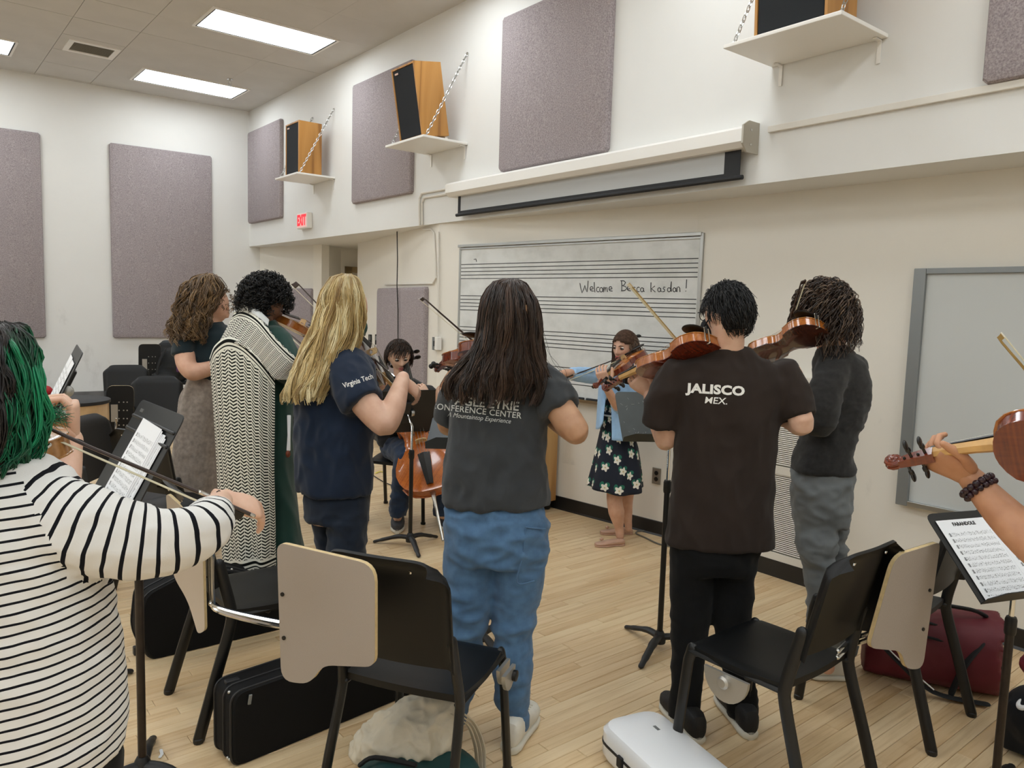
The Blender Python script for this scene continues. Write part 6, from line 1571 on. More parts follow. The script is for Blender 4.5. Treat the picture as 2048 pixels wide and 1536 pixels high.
shoe(ps, lvl(1690, 1358), lvl(1612, 1352), .10, M_WSH, M_WSO, .08, .03, M_WSO); shoe(ps, lvl(1705, 1336), lvl(1640, 1326), .10, M_WSH, M_WSO, .08, .03)
HM_WV = hair_mat('wavy_brown_hair', '1c150f', '41322a', '75614f', .38)
cut = lambda x, y, z: (z > -.75 if y < .2 else z > .2)
hair_cap(hsw, 1.02, cut, 'hair_cap', HM_WV, ps, (.088, .108, .126))
ro, nn = scalp(hsw, 950, 9, cut, 1.02, (.086, .106, .124)); wl = np.random.default_rng(5).uniform(.06, .10, len(ro))
P_ = curls_hair(ro, nn, wl, .012, 1.3, 22, 3, 1.25, .2); strands_mesh('hair', P_, np.linspace(.0034, .0014, 22), HM_WV, ps)
# ---------------------------------------------------------------- blonde player
_at0 = at
_px0 = PXM
at = lambda px, py, dd: _at0(px, py, dd + .25)
PXM = lambda px, dd: _px0(px, dd + .25)
pl = person('blonde player with long wavy hair in a navy t-shirt, bowing a violin', lvl(690, 1330))
d = 3.12; M_NV = cloth('navy_tee', '152338', var=(10, .12)); M_DJ = cloth('dark_jeans', '1a2433', var=(20, .2))
hl = face_frame(at(692, 618, 3.10), RT * .75 + FW * .62 - UPV * .38)
sk = MB(); hs = head_shape(hl, .98, 44, 40); sk.add(hs.v, hs.f)
sk.loft([ring(a + 8, b - 8, y + 6, d, dp_ * .75) for a, b, y, dp_ in ((660, 715, 705, .05), (635, 730, 735, .08), (615, 735, 800, .09), (615, 730, 900, .09), (612, 730, 980, .1), (615, 725, 1040, .1))])
limb(sk, [(690, 650, 3.11, 24), (686, 710, 3.12, 27)])
limb(sk, [(700, 750, 3.04, 22), (724, 798, 2.98, 30), (762, 842, 2.95, 27), (774, 846, 2.95, 24), (788, 812, 3.0, 24), (800, 775, 3.07, 17), (806, 755, 3.12, 13)])
limb(sk, [(720, 745, 3.25, 26), (738, 815, 3.42, 22), (745, 812, 3.48, 20), (740, 788, 3.46, 14)])
limb(sk, [(690, 1010, 3.1, 26), (690, 1150, 3.08, 20), (690, 1325, 3.08, 14)]); limb(sk, [(655, 1010, 3.18, 22), (666, 1150, 3.22, 16), (664, 1305, 3.2, 13)])
hx = MB(); hand_shape(hx, at(804, 760, 3.11), RT * .62 - UPV * .55 + FW * .35, UPV * .6 + RT * .45 - FW * .35, -1, .62, 1.0, .05, curls=(.5, .6, .65, .7)); hand_shape(hx, at(735, 792, 3.45), RT * .62 + UPV * .72, -UPV * .2 + FW * .35 - RT * -.1 - FW * .9, -1, .45, .95, .16, curls=(.75, .7, .6, .5), thumb=(.9, .1))
add_skin(pl, sk, SK_P, .006, hx)
sh = body([(662, 715, 698, d, .06), (642, 735, 710, d, .08), (622, 748, 728, d, .105), (606, 752, 765, d, .12), (592, 750, 810, d, .125), (590, 746, 860, d, .125), (591, 745, 920, d, .128), (594, 747, 965, d, .13), (597, 746, 984, d, .128)])
limb(sh, [(694, 738, 3.05, 46), (706, 775, 3.0, 47), (726, 808, 2.97, 44)], cut=True); limb(sh, [(715, 745, 3.22, 32), (735, 790, 3.36, 28)], cut=True)
tee = garment(pl, 't_shirt', sh, M_NV, .009, (.015, 8, 8, 5, 2.0))
pn = body([(610, 736, 968, d, .105), (608, 738, 1000, d, .115), (612, 738, 1040, d, .115)])
limb(pn, [(696, 1010, 3.1, 42), (694, 1080, 3.08, 39), (690, 1180, 3.08, 34), (690, 1318, 3.08, 30)], cut=True); limb(pn, [(650, 1010, 3.17, 36), (660, 1080, 3.2, 28), (668, 1180, 3.22, 25), (664, 1300, 3.2, 25)], cut=True)
garment(pl, 'jeans', pn, M_DJ, .009, (.010, 7, 7, 10, 4.0))
shoe(pl, lvl(682, 1345), lvl(722, 1305), .095, M_BSH, M_WSO); shoe(pl, lvl(656, 1322), lvl(690, 1285), .095, M_BSH, M_WSO)
HM_BL = hair_mat('blonde_hair', '8f7040', 'dcc083', 'fbeec2', .3, roots='84693f')
lv = [(684, 704, 550, 3.09, .02), (662, 718, 560, 3.09, .075), (645, 730, 590, 3.09, .11), (636, 733, 625, 3.10, .12), (622, 728, 665, 3.10, .125), (606, 708, 705, 3.09, .13), (588, 688, 745, 3.06, .13), (574, 664, 780, 3.04, .125), (570, 652, 806, 3.03, .12)]
P_, _, S_ = curtain(lv, 2200, 5, (-2.3, 1.45), .3, .012, 2.2, .11, 17); strands_mesh('hair', P_, np.linspace(.0024, .0010, 17), HM_BL, pl, S_)
MB().loft([ring(a + 4, b - 6, y, dd, dp_ * .9, p=2.0) for a, b, y, dd, dp_ in lv[:8]]).build('hair_underlayer', UNDER[HM_BL.name], pl, smooth=True)
M_GMASK = mat('green_cloth_mask', '2f4a42', .85, bump=(300, .2))
fm = MB(); fm.ell(hl @ V(0, .072, -.058), (.064, .05, .054), hl.to_3x3()); fm.build('face_mask', M_GMASK, pl)
decal('Virginia Tech', 14.5, 716, 762, -.32, tee, M_PRW, 'print', pl, .82, .012)
# ---------------------------------------------------------------- player in the patterned scarf
at = lambda px, py, dd: _at0(px, py, dd + .60)
PXM = lambda px, dd: _px0(px, dd + .60)
pk = person('player with short black curls in a green dress and a black and white patterned scarf', lvl(520, 1240))
d = 3.36; M_GD = cloth('green_dress', '0f3b33', .6, var=(8, .15), sheen=.2)
hk = face_frame(at(528, 600, 3.34), RT * .72 + FW * .62 - UPV * .42)
sk = MB(); hs = head_shape(hk, 1.06, 44, 40); sk.add(hs.v, hs.f)
sk.loft([ring(a + 8, b - 8, y + 6, d, dp_ * .75) for a, b, y, dp_ in ((495, 545, 660, .06), (460, 570, 700, .09), (455, 575, 800, .1), (455, 570, 950, .1), (460, 570, 1080, .1))])
limb(sk, [(520, 630, 3.34, 26), (516, 675, 3.36, 30)]); limb(sk, [(545, 690, 3.3, 30), (580, 745, 3.28, 26), (625, 730, 3.45, 18), (640, 712, 3.55, 12)]); limb(sk, [(480, 700, 3.48, 28), (560, 750, 3.75, 24), (622, 705, 3.82, 14)])
limb(sk, [(500, 1050, d, 30), (498, 1205, d, 16)]); limb(sk, [(545, 1050, d + .05, 30), (548, 1200, d + .05, 16)])
hx = MB(); hand_shape(hx, at(640, 712, 3.55), RT * .6 + FW * .3, UPV, -1, .7); hand_shape(hx, at(622, 705, 3.82), UPV * .6 + RT * .5, FW, -1, .7)
add_skin(pk, sk, SK_D, .007, hx)
sh = body([(490, 550, 640, d, .07), (470, 572, 665, d, .1), (458, 586, 700, d, .115), (460, 590, 760, d, .12), (462, 586, 830, d, .12), (464, 584, 900, d, .12), (468, 590, 980, d, .125), (472, 598, 1050, d, .13), (474, 608, 1120, d, .14), (474, 612, 1165, d, .145), (474, 615, 1200, d, .145)])
limb(sh, [(548, 690, 3.28, 40), (578, 735, 3.26, 36), (610, 735, 3.38, 26), (632, 718, 3.5, 18)], cut=True)
garment(pk, 'dress', sh, M_GD, .011, (.012, 8, 8, 1.5, 2.0))
shoe(pk, lvl(488, 1222), lvl(520, 1190), .095, M_BSH, M_BSH); shoe(pk, lvl(545, 1218), lvl(580, 1188), .095, M_BSH, M_BSH)
HM_CB = hair_mat('black_curly_hair', '040404', '0c0b0b', '1e1b1a', .4)
cut = lambda x, y, z: (z > -.55 if y < .1 else z > .12)
hair_cap(hk, 1.0, cut, 'hair_cap', HM_CB, pk, (.098, .118, .134))
ro, nn = scalp(hk, 1000, 11, cut, 1.0, (.095, .115, .13)); P_ = curls_hair(ro, nn, .05, .008, 2.6, 20, 5, .35, .5); strands_mesh('hair', P_, np.linspace(.0034, .0016, 20), HM_CB, pk)
gl = MB(); gl.tube([hk @ V(-.083, -.01, .02), hk @ V(-.082, .05, .014), hk @ V(-.068, .1, .012)], .003, 6); gl.tube([hk @ V(.083, -.01, .02), hk @ V(.082, .05, .014), hk @ V(.068, .1, .012)], .003, 6)
for s_ in (-1, 1): gl.tube([hk @ V(s_ * (.036 + .028 * math.cos(a)), .112 - .014 * abs(math.cos(a)), .0 + .021 * math.sin(a)) for a in [2 * PI * q / 14 for q in range(15)]], .0028, 5, round_end=False)
gl.build('eyeglasses', M_BLACKMET, pk)
# white collar and scarf
t = NT('patterned_scarf'); uv = t.sep(t.tex('UV')); u_, v_ = uv[0], uv[1]
su, sv = 20.0, 70.0
zig = t.math('MULTIPLY', t.math('PINGPONG', t.math('MULTIPLY', u_, su), .5), 1.5)
st = t.math('FRACT', t.math('ADD', t.math('MULTIPLY', v_, sv), zig)); blk = t.math('LESS_THAN', st, .46)
gap = t.math('LESS_THAN', t.math('FRACT', t.math('MULTIPLY', u_, su)), .05); blk = t.math('MULTIPLY', blk, t.math('SUBTRACT', 1.0, gap))
def band(c, w): return t.math('LESS_THAN', t.math('ABSOLUTE', t.math('SUBTRACT', v_, c)), w)
border = t.math('MAXIMUM', t.math('MAXIMUM', band(.955, .007), band(.04, .006)), t.math('MAXIMUM', band(.935, .003), band(.022, .003)))
plain = t.math('MAXIMUM', band(.948, .026), band(.035, .022)); blk = t.math('MAXIMUM', t.math('MULTIPLY', blk, t.math('SUBTRACT', 1.0, plain)), border)
t.l(t.mix(blk, lin('e2e0d4'), lin('101311')), t.b.inputs['Base Color']); t.b.inputs['Roughness'].default_value = .9; t.b.inputs['Specular IOR Level'].default_value = .15
M_KEF = t.m
def drape(name, top, bot, bulge, m, parent, nu=40, nv=40, th=.006, fold=.01, vs=(0, 1), us=(0, 1), side_drop=.0):
    """cloth hanging between an upper and a lower edge; (px, py, d) points"""
    def samp(pl_, n_):
        P = np.array([[tuple(at(*q)) for q in pl_]]); return catmull(P, n_ + 1)[0]
    A, B = samp(top, nu), samp(bot, nu); me = bpy.data.meshes.new(name); vsl = []; fs = []
    for j in range(nv + 1):
        for i in range(nu + 1):
            s_, t_ = i / nu, j / nv; p = Vector(A[i] * (1 - t_) + B[i] * t_)
            p -= FW * (bulge * math.sin(PI * min(1, t_ * .8 + .2)) * (1 - (2 * s_ - 1) ** 2)) 
            p -= FW * (fold * t_ * math.sin(s_ * 17 + 1.5 * math.sin(t_ * 3)) * .7 + fold * .5 * noise.noise(V(s_ * 5, t_ * 2, 1.7)))
            vsl.append(tuple(p))
    for j in range(nv):
        for i in range(nu): q = j * (nu + 1) + i; fs.append((q, q + 1, q + nu + 2, q + nu + 1))
    me.from_pydata(vsl, [], fs); ul = me.uv_layers.new(name='UVMap')
    for p in me.polygons:
        for li in p.loop_indices:
            k_ = me.loops[li].vertex_index; ul.data[li].uv = (us[0] + (us[1] - us[0]) * (k_ % (nu + 1)) / nu, vs[0] + (vs[1] - vs[0]) * (1 - (k_ // (nu + 1)) / nv))
    o = link(name, me, m, parent, smooth=True); sd = o.modifiers.new('s', 'SOLIDIFY'); sd.thickness = th; sd.offset = 0
    return o
drape('scarf', [(420, 716, 3.38), (434, 690, 3.30), (458, 674, 3.22), (490, 686, 3.16), (520, 716, 3.13), (549, 758, 3.12)], [(450, 1150, 3.36), (464, 1150, 3.26), (484, 1148, 3.2), (505, 1146, 3.15), (527, 1142, 3.14), (548, 1136, 3.16)], .03, M_KEF, pk, 44, 60, fold=.03, us=(0, .5), vs=(0, .97))
drape('scarf_shoulder', [(472, 622, 3.40), (492, 618, 3.28), (520, 636, 3.20), (556, 680, 3.16), (596, 716, 3.16), (612, 716, 3.28)], [(420, 722, 3.44), (440, 692, 3.28), (480, 690, 3.15), (520, 722, 3.11), (552, 758, 3.11), (598, 754, 3.2)], .012, M_KEF, pk, 48, 24, fold=.006, us=(0, .8), vs=(.72, .985))
drape('collar', [(474, 612, 3.42), (490, 606, 3.3), (512, 616, 3.24), (538, 640, 3.22)], [(466, 626, 3.42), (488, 622, 3.27), (512, 632, 3.20), (536, 652, 3.19)], .01, mat('white_collar_cloth', 'd6d8d6', .8), pk, 20, 8, fold=.001)
tas = MB(); 
for k_ in range(3): tas.tube([at(576 + k_ * 2, 832, 3.2), at(577 + k_, 870, 3.19), at(575 + k_ * 2, 900, 3.18)], .005, 6)
tas.build('scarf_tassel', M_PAPER, pk); MB().ell(at(576, 908, 3.18), (.012, .012, .018), None, 10, 8).build('tassel_end', mat('rust_bead', '7a3a22', .6), pk)
# ---------------------------------------------------------------- girl with brown curls, behind
at = lambda px, py, dd: _at0(px, py, dd + .45)
PXM = lambda px, dd: _px0(px, dd + .45)
pg = person('girl with long brown curls in a dark teal t-shirt and taupe pants at the back', lvl(395, 1105))
d = 4.22; M_TT = cloth('dark_teal_tee', '16252b'); M_TP = cloth('taupe_crinkled', '8d8177', var=(40, .25), weave=120)
hg = face_frame(at(424, 612, 4.2), RT * .85 + FW * .35 - UPV * .3)
sk = MB(); hs = head_shape(hg, 1.0, 44, 40); sk.add(hs.v, hs.f)
sk.loft([ring(a + 8, b - 8, y + 6, d, dp_ * .75) for a, b, y, dp_ in ((395, 440, 655, .06), (375, 452, 672, .08), (380, 445, 720, .09), (380, 440, 780, .1), (365, 425, 850, .1), (362, 420, 900, .1))])
limb(sk, [(420, 630, 4.2, 20), (416, 665, 4.22, 24)])
limb(sk, [(378, 668, 4.16, 20), (370, 715, 4.08, 20), (382, 742, 4.03, 18), (400, 742, 4.05, 17), (440, 730, 4.15, 13), (470, 715, 4.25, 10)]); limb(sk, [(440, 668, 4.3, 20), (470, 720, 4.5, 16), (520, 690, 4.6, 10)])
limb(sk, [(378, 860, d, 26), (372, 1100, d, 11)]); limb(sk, [(410, 860, d + .06, 26), (412, 1090, d + .06, 11)])
hx = MB(); hand_shape(hx, at(470, 715, 4.25), RT, UPV, -1, .7); hand_shape(hx, at(520, 690, 4.6), UPV + RT, FW, -1, .7)
add_skin(pg, sk, SK_L, .008, hx)
sh = body([(400, 442, 640, d, .06), (385, 452, 652, d, .09), (370, 458, 668, d, .115), (378, 455, 695, d, .12), (384, 452, 730, d, .12), (380, 448, 758, d, .12)])
limb(sh, [(382, 664, 4.17, 24), (370, 690, 4.11, 24), (366, 714, 4.08, 23)], cut=True); limb(sh, [(445, 668, 4.3, 22), (462, 705, 4.42, 20)], cut=True)
garment(pg, 't_shirt', sh, M_TT, .010, (.009, 6, 6, 6, 4.0))
pn = body([(380, 446, 752, d, .125), (368, 445, 790, d, .14), (356, 440, 850, d, .15), (350, 436, 920, d, .15), (347, 434, 1000, d, .15), (350, 432, 1060, d, .14), (352, 430, 1105, d, .13)])
garment(pg, 'pants', pn, M_TP, .010, (.012, 9, 9, 3, 4.0))
shoe(pg, lvl(375, 1108), lvl(400, 1088), .095, M_BSH, M_BSH); shoe(pg, lvl(410, 1103), lvl(435, 1083), .095, M_BSH, M_BSH)
HM_BC = hair_mat('brown_curly_hair', '3a2a1a', '6d5336', '9a7c55', .4)
lv = [(412, 434, 552, 4.2, .02), (388, 452, 560, 4.2, .09), (374, 464, 585, 4.2, .13), (362, 450, 615, 4.19, .145), (354, 438, 645, 4.18, .15), (352, 432, 668, 4.17, .155), (356, 430, 684, 4.17, .16)]
P_, _, S_ = curtain(lv, 1100, 8, (-2.4, .95), .35, .016, 4.5, .14, 22, .012, 9); strands_mesh('hair', P_, np.linspace(.0036, .0016, 22), HM_BC, pg, S_)
MB().loft([ring(a + 8, b - 16, y, dd - .02, dp_ * .8, p=2.0) for a, b, y, dd, dp_ in lv[:6]]).build('hair_underlayer', UNDER[HM_BC.name], pg, smooth=True)
ro, nn = scalp(hg, 160, 12, lambda x, y, z: z > .1 or y < -.2, 1.0, (.095, .115, .13)); P_ = curls_hair(ro, nn, .035, .006, 2, 18, 6, .5, .6); strands_mesh('hair_frizz', P_, np.linspace(.002, .001, 18), HM_BC, pg)
at = _at0
PXM = _px0
# ---------------------------------------------------------------- striped player (left foreground)
pz = person('green and dark haired player in a black and white striped shirt, bowing a viola', lvl(60, 1900) if False else Vector((at(40, 1200, 1.42).x, at(40, 1200, 1.42).y, 0)))
d = 1.42
t = NT('striped_jersey'); s_n = t.attr('stripe').outputs['Fac']; wob = t.noise(t.tex('Object'), 9, 2)
fr = t.math('FRACT', t.math('ADD', t.math('MULTIPLY', s_n, 1 / .0235), t.math('MULTIPLY', wob, .35))); blk = t.math('LESS_THAN', fr, .24)
t.l(t.mix(blk, lin('dcdad6'), lin('14151a')), t.b.inputs['Base Color']); t.b.inputs['Roughness'].default_value = .9; t.b.inputs['Specular IOR Level'].default_value = .15
t.bump(t.noise(t.tex('Object'), 420, 2), .2, .0015); M_STR = t.m
hz_h = face_frame(at(-48, 782, 1.42), FW * .9 + RT * .05 - UPV * .35, UPV - RT * .12)
sk = MB(); hs = head_shape(hz_h, 1.02, 44, 40); sk.add(hs.v, hs.f)
sk.loft([ring(a + 5, b - 5, y + 4, d, dp_ * .75) for a, b, y, dp_ in ((-70, 70, 930, .06), (-130, 110, 985, .09), (-130, 140, 1100, .11), (-130, 160, 1300, .11), (-140, 190, 1480, .12), (-130, 190, 1600, .12))])
limb(sk, [(-35, 860, 1.42, 50), (-20, 940, 1.43, 60)])
limb(sk, [(100, 1035, 1.40, 62), (230, 1070, 1.42, 58), (370, 1075, 1.46, 50), (412, 1062, 1.50, 46), (426, 1036, 1.58, 41), (436, 1012, 1.70, 28), (442, 1002, 1.77, 23)])
limb(sk, [(-40, 990, 1.5, 55), (70, 1010, 1.62, 46), (112, 985, 1.66, 40), (128, 940, 1.72, 33), (139, 895, 1.76, 24), (143, 878, 1.78, 22)])
limb(sk, [(-50, 1600, d, 90), (-60, 2100, d, 60), (-60, 2330, d, 40)]); limb(sk, [(90, 1600, d, 90), (95, 2100, d, 60), (95, 2330, d, 40)])
hx = MB(); hand_shape(hx, at(444, 1000, 1.78), RT * .62 - UPV * .34 + FW * .62, UPV * .8 + RT * .4 - FW * .2, -1, .55, 1.0, .06, curls=(.45, .55, .6, .65)); hand_shape(hx, at(143, 880, 1.78), UPV * .95 + RT * .08, RT * .85 + FW * .4, -1, .75, .95, .08, curls=(1.0, 1.0, 1.05, 1.1), thumb=(.7, .9))
add_skin(pz, sk, SK_P, .007, hx)
sh = body([(-90, 80, 915, d - .01, .075), (-140, 120, 940, d, .10), (-175, 160, 985, d, .125), (-180, 185, 1060, d, .14), (-175, 200, 1150, d, .15), (-170, 208, 1220, d, .15), (-172, 222, 1290, d, .152), (-178, 232, 1360, d, .155), (-182, 238, 1430, d, .155), (-182, 238, 1490, d, .155), (-180, 236, 1508, d, .15)])
limb(sh, [(70, 1030, 1.40, 92), (150, 1056, 1.40, 93), (230, 1076, 1.41, 82), (310, 1084, 1.43, 68), (375, 1072, 1.46, 60), (412, 1055, 1.50, 53), (425, 1030, 1.57, 46)], cut=True)
limb(sh, [(-60, 1010, 1.5, 80), (30, 1030, 1.60, 66)], cut=True)
me = remesh(sh, .0085, 4, (.008, 8, 8, 14, 5.0), 'striped_shirt')
armP = [np.array(at(*q)) for q in ((40, 1015, 1.40), (150, 1056, 1.40), (230, 1076, 1.41), (310, 1084, 1.43), (375, 1072, 1.46), (412, 1055, 1.50), (425, 1030, 1.57), (436, 1005, 1.66))]
co = np.array([v.co[:] for v in me.vertices])
dense = catmull(np.array([armP]), 80)[0]; arc_ = np.concatenate([[0], np.cumsum(np.linalg.norm(np.diff(dense, axis=0), axis=1))])
dist = np.linalg.norm(co[:, None, :] - dense[None], axis=2); best = dist.min(1); wt = np.exp(-(dist - best[:, None]) / .022); par = (wt * arc_).sum(1) / wt.sum(1)
cpx = (RM.T @ (co - CAM).T); u = CX + F_PX * cpx[0] / cpx[2]; vpx = CY + F_PX * cpx[1] / cpx[2]
isarm = ((u > 30 + (vpx - 940) * .48) & (best < .118) & ((vpx < 1165) | (u > 250)))
s_arm = par; s_tor = co[:, 2] * 1.35 - (co @ np.array(RT)) * .22 + .03 * np.sin(co @ np.array(RT) * 6)
vi = np.empty(len(me.loops), dtype=np.int32); me.loops.foreach_get('vertex_index', vi); pol = np.repeat(np.arange(len(me.polygons)), [len(p.vertices) for p in me.polygons])
cnt = np.bincount(pol, weights=isarm[vi].astype(float)) / np.bincount(pol); fa = cnt > .5
A1 = me.attributes.new('stripe', 'FLOAT', 'CORNER'); A1.data.foreach_set('value', np.where(fa[pol], s_arm[vi], s_tor[vi]).astype(np.float32))
link('striped_shirt', me, M_STR, pz, smooth=True)
pn = body([(-165, 225, 1480, d, .14), (-170, 228, 1540, d, .145), (-165, 225, 1600, d, .14)])
limb(pn, [(-55, 1600, d, 105), (-60, 2000, d, 75), (-60, 2280, d, 60)], cut=True); limb(pn, [(110, 1600, d, 105), (100, 2000, d, 75), (95, 2280, d, 60)], cut=True)
garment(pz, 'pants', pn, M_BK, .014, (.008, 6, 6, 8, 3.0))
bz = pz.matrix_world.translation
shoe(pz, Vector((bz.x, bz.y, 0)) - RT * .1 - FW * .08, Vector((bz.x, bz.y, 0)) - RT * .1 + FW * .16, .1, M_BSH, M_WSO); shoe(pz, Vector((bz.x, bz.y, 0)) + RT * .07 - FW * .08, Vector((bz.x, bz.y, 0)) + RT * .09 + FW * .16, .1, M_BSH, M_WSO)
HM_ZD = hair_mat('dark_wavy_hair', '0d0b0a', '2a2320', '4a3f39', .4); HM_ZG = hair_mat('green_dyed_hair', '04301f', '0a6a45', '1f9a6a', .38, roots='17120f', rk=3.4)
lv = [(-24, 8, 650, 1.39, .02), (-58, 32, 662, 1.39, .07), (-100, 54, 705, 1.39, .105), (-112, 64, 765, 1.39, .12), (-116, 66, 825, 1.39, .125), (-112, 60, 880, 1.39, .125), (-90, 44, 922, 1.38, .125), (-78, 32, 945, 1.38, .125)]
P_, an_g, S_ = curtain(lv, 1900, 21, (-2.4, 2.1), .25, .009, 2.0, .12, 18, .005); gr = (an_g > 1.12) | ((an_g > .45) & (S_ > .80))
strands_mesh('hair', P_[~gr], np.linspace(.0028, .0012, 18), HM_ZD, pz, S_[~gr]); strands_mesh('green_hair', P_[gr], np.linspace(.0026, .001, 18), HM_ZG, pz, S_[gr])
MB().loft([ring(a + 8, b - 8, y, dd, dp_ * .9, p=2.0) for a, b, y, dd, dp_ in lv[:7]]).build('hair_underlayer', UNDER[HM_ZD.name], pz, smooth=True)
rg = np.random.default_rng(8); fly = np.array([[tuple(at(60 + rg.normal(0, 6), 800 + rg.normal(0, 10), 1.40)), tuple(at(84 + rg.normal(0, 5), 818 + rg.normal(0, 8), 1.42)), tuple(at(105 + rg.normal(0, 8), 828 + rg.normal(0, 9), 1.46)), tuple(at(128 + rg.normal(0, 10), 834 + rg.normal(0, 14), 1.5))] for k_ in range(90)])
strands_mesh('green_wisps', catmull(fly, 10), np.linspace(.0012, .0004, 10), HM_ZG, pz)
wr = [at(142 + 23 * math.cos(a), 884 + 5 * math.sin(a), 1.78 + .028 * math.sin(a)) for a in [2 * PI * q / 16 for q in range(17)]]; MB().tube(wr, .003, 6, round_end=False).build('wrist_band', M_STRAP, pz)
wr = [at(438 + 10 * math.sin(a), 1008 + 27 * math.cos(a), 1.72 + .03 * math.sin(a)) for a in [2 * PI * q / 16 for q in range(17)]]; MB().tube(wr, .0012, 6, round_end=False).build('thin_bracelet', M_STRAP, pz)
MB().tube(smooth_path([at(100, 890, 1.46), at(84, 905, 1.45), at(88, 925, 1.44), at(96, 938, 1.43), at(80, 945, 1.42)], 4), .0035, 6).build('shoulder_rest_wire', M_CHROME, bpy.data.objects['viola'])
# ---------------------------------------------------------------- teacher
pt = person('teacher in a navy floral dress and light blue cardigan, playing violin by the whiteboard', lvl(1232, 1085))
d = 5.32
HT = face_frame(at(1250, 694, 5.26), -FW * .72 - RT * .66 - UPV * .10, UPV + RT * .06)
sk = MB(); hs = head_shape(HT, .95, 64, 56); sk.add(hs.v, hs.f)
sk.loft([ring(a + 5, b - 5, y + 4, d, dp_ * .75) for a, b, y, dp_ in ((1240, 1275, 738, .05), (1225, 1288, 755, .075), (1218, 1270, 800, .085), (1212, 1255, 832, .08), (1205, 1268, 890, .09), (1200, 1270, 930, .1))])
limb(sk, [(1255, 715, 5.28, 14), (1258, 745, 5.31, 15)])
limb(sk, [(1232, 758, 5.26, 13), (1185, 753, 5.10, 12), (1150, 748, 4.98, 10), (1132, 746, 4.88, 8), (1122, 748, 4.85, 7)])
limb(sk, [(1282, 758, 5.36, 13), (1258, 800, 5.15, 12), (1240, 815, 5.02, 11), (1224, 795, 4.9, 9), (1212, 772, 4.83, 7.5)])
limb(sk, [(1228, 930, 5.28, 22), (1230, 975, 5.26, 17), (1229, 1000, 5.25, 15.5), (1233, 1025, 5.26, 16), (1238, 1055, 5.28, 9), (1240, 1072, 5.28, 8)])
limb(sk, [(1255, 930, 5.4, 20), (1254, 975, 5.42, 16), (1252, 1000, 5.43, 14), (1252, 1025, 5.45, 13), (1256, 1045, 5.46, 8), (1257, 1056, 5.46, 7)])
hx = MB(); hand_shape(hx, at(1122, 748, 4.85), -RT * .7 - UPV * .5, UPV * .8 - FW * .2, 1, .6, .92); hand_shape(hx, at(1211, 770, 4.82), UPV * .85 - RT * .35 - FW * .1, -RT * .4 - FW * .85, 1, .6, .95, .12, curls=(.75, .7, .65, .6))
add_skin(pt, sk, SK_L, .0054, hx)
eyes(HT, .95, pt, '2a1b12', 0, mat('teacher_brow', '3a281d', .7)); lips(HT, .95, pt, 'b0524f', .006)
t = NT('floral_dress'); v3 = t.tex('UV'); vo = t.n('ShaderNodeTexVoronoi'); vo.voronoi_dimensions = '2D'; vo.inputs['Scale'].default_value = 1.0; vo.inputs['Randomness'].default_value = .55; t.l(v3, vo.inputs['Vector'])
sb = t.n('ShaderNodeVectorMath', operation='SUBTRACT'); t.l(v3, sb.inputs[0]); t.l(vo.outputs['Position'], sb.inputs[1]); xy = t.sep(sb.outputs[0]); ang = t.math('ARCTAN2', xy[1], xy[0]); rad_ = vo.outputs['Distance']
pet = t.math('ADD', .23, t.math('MULTIPLY', t.math('COSINE', t.math('MULTIPLY', ang, 5.0)), .055)); white = t.math('LESS_THAN', rad_, pet); ctr = t.math('LESS_THAN', rad_, .05)
lx = t.math('SUBTRACT', xy[0], .16); ly = t.math('ADD', xy[1], .22); leaf = t.math('LESS_THAN', t.math('ADD', t.math('MULTIPLY', t.math('MULTIPLY', lx, lx), 28.0), t.math('MULTIPLY', t.math('MULTIPLY', ly, ly), 60.0)), 1.0)
lx2 = t.math('ADD', xy[0], .2); ly2 = t.math('ADD', xy[1], .16); leaf2 = t.math('LESS_THAN', t.math('ADD', t.math('MULTIPLY', t.math('MULTIPLY', lx2, lx2), 60.0), t.math('MULTIPLY', t.math('MULTIPLY', ly2, ly2), 26.0)), 1.0)
c_ = t.mix(t.math('MAXIMUM', leaf, leaf2), lin('0d1526'), lin('1e6a55')); c_ = t.mix(white, c_, lin('e9e4d6')); c_ = t.mix(ctr, c_, lin('c9b27a'))
t.l(c_, t.b.inputs['Base Color']); t.b.inputs['Roughness'].default_value = .8; M_FLO = t.m
rows = [(1232, 1282, 742, d, .06), (1222, 1288, 756, d, .085), (1214, 1284, 780, d, .095), (1208, 1268, 808, d, .09), (1205, 1252, 832, d, .085), (1202, 1262, 858, d, .10), (1196, 1274, 890, d, .13), (1190, 1279, 920, d, .155), (1184, 1282, 948, d, .17), (1177, 1284, 976, d, .18)]
nU, nVv = 48, len(rows) * 4
ringsD = [np.array([tuple(q) for q in ring(*r_, n=nU, p=2.0)]) for r_ in rows]; Rr_ = catmull(np.stack(ringsD, 1), nVv)        # (nU, nV, 3)
vsD = []; fsD = []
for j in range(nVv):
    for i in range(nU):
        p = Vector(Rr_[i, j]); k_ = max(0, (j / nVv - .5) * 2); p += (FW * math.sin(2 * PI * i / nU) + RT * math.cos(2 * PI * i / nU)) * (.016 * k_ * math.sin(i * 2 * PI / nU * 7)); p.z += (.012 * k_ * math.sin(i * 2 * PI / nU * 2 + 1)); vsD.append(tuple(p))
for j in range(nVv - 1):
    for i in range(nU): a = j * nU + i; b = j * nU + (i + 1) % nU; fsD.append((a, b, b + nU, a + nU))
me = bpy.data.meshes.new('dress'); me.from_pydata(vsD, [], fsD); ul = me.uv_layers.new(name='UVMap')
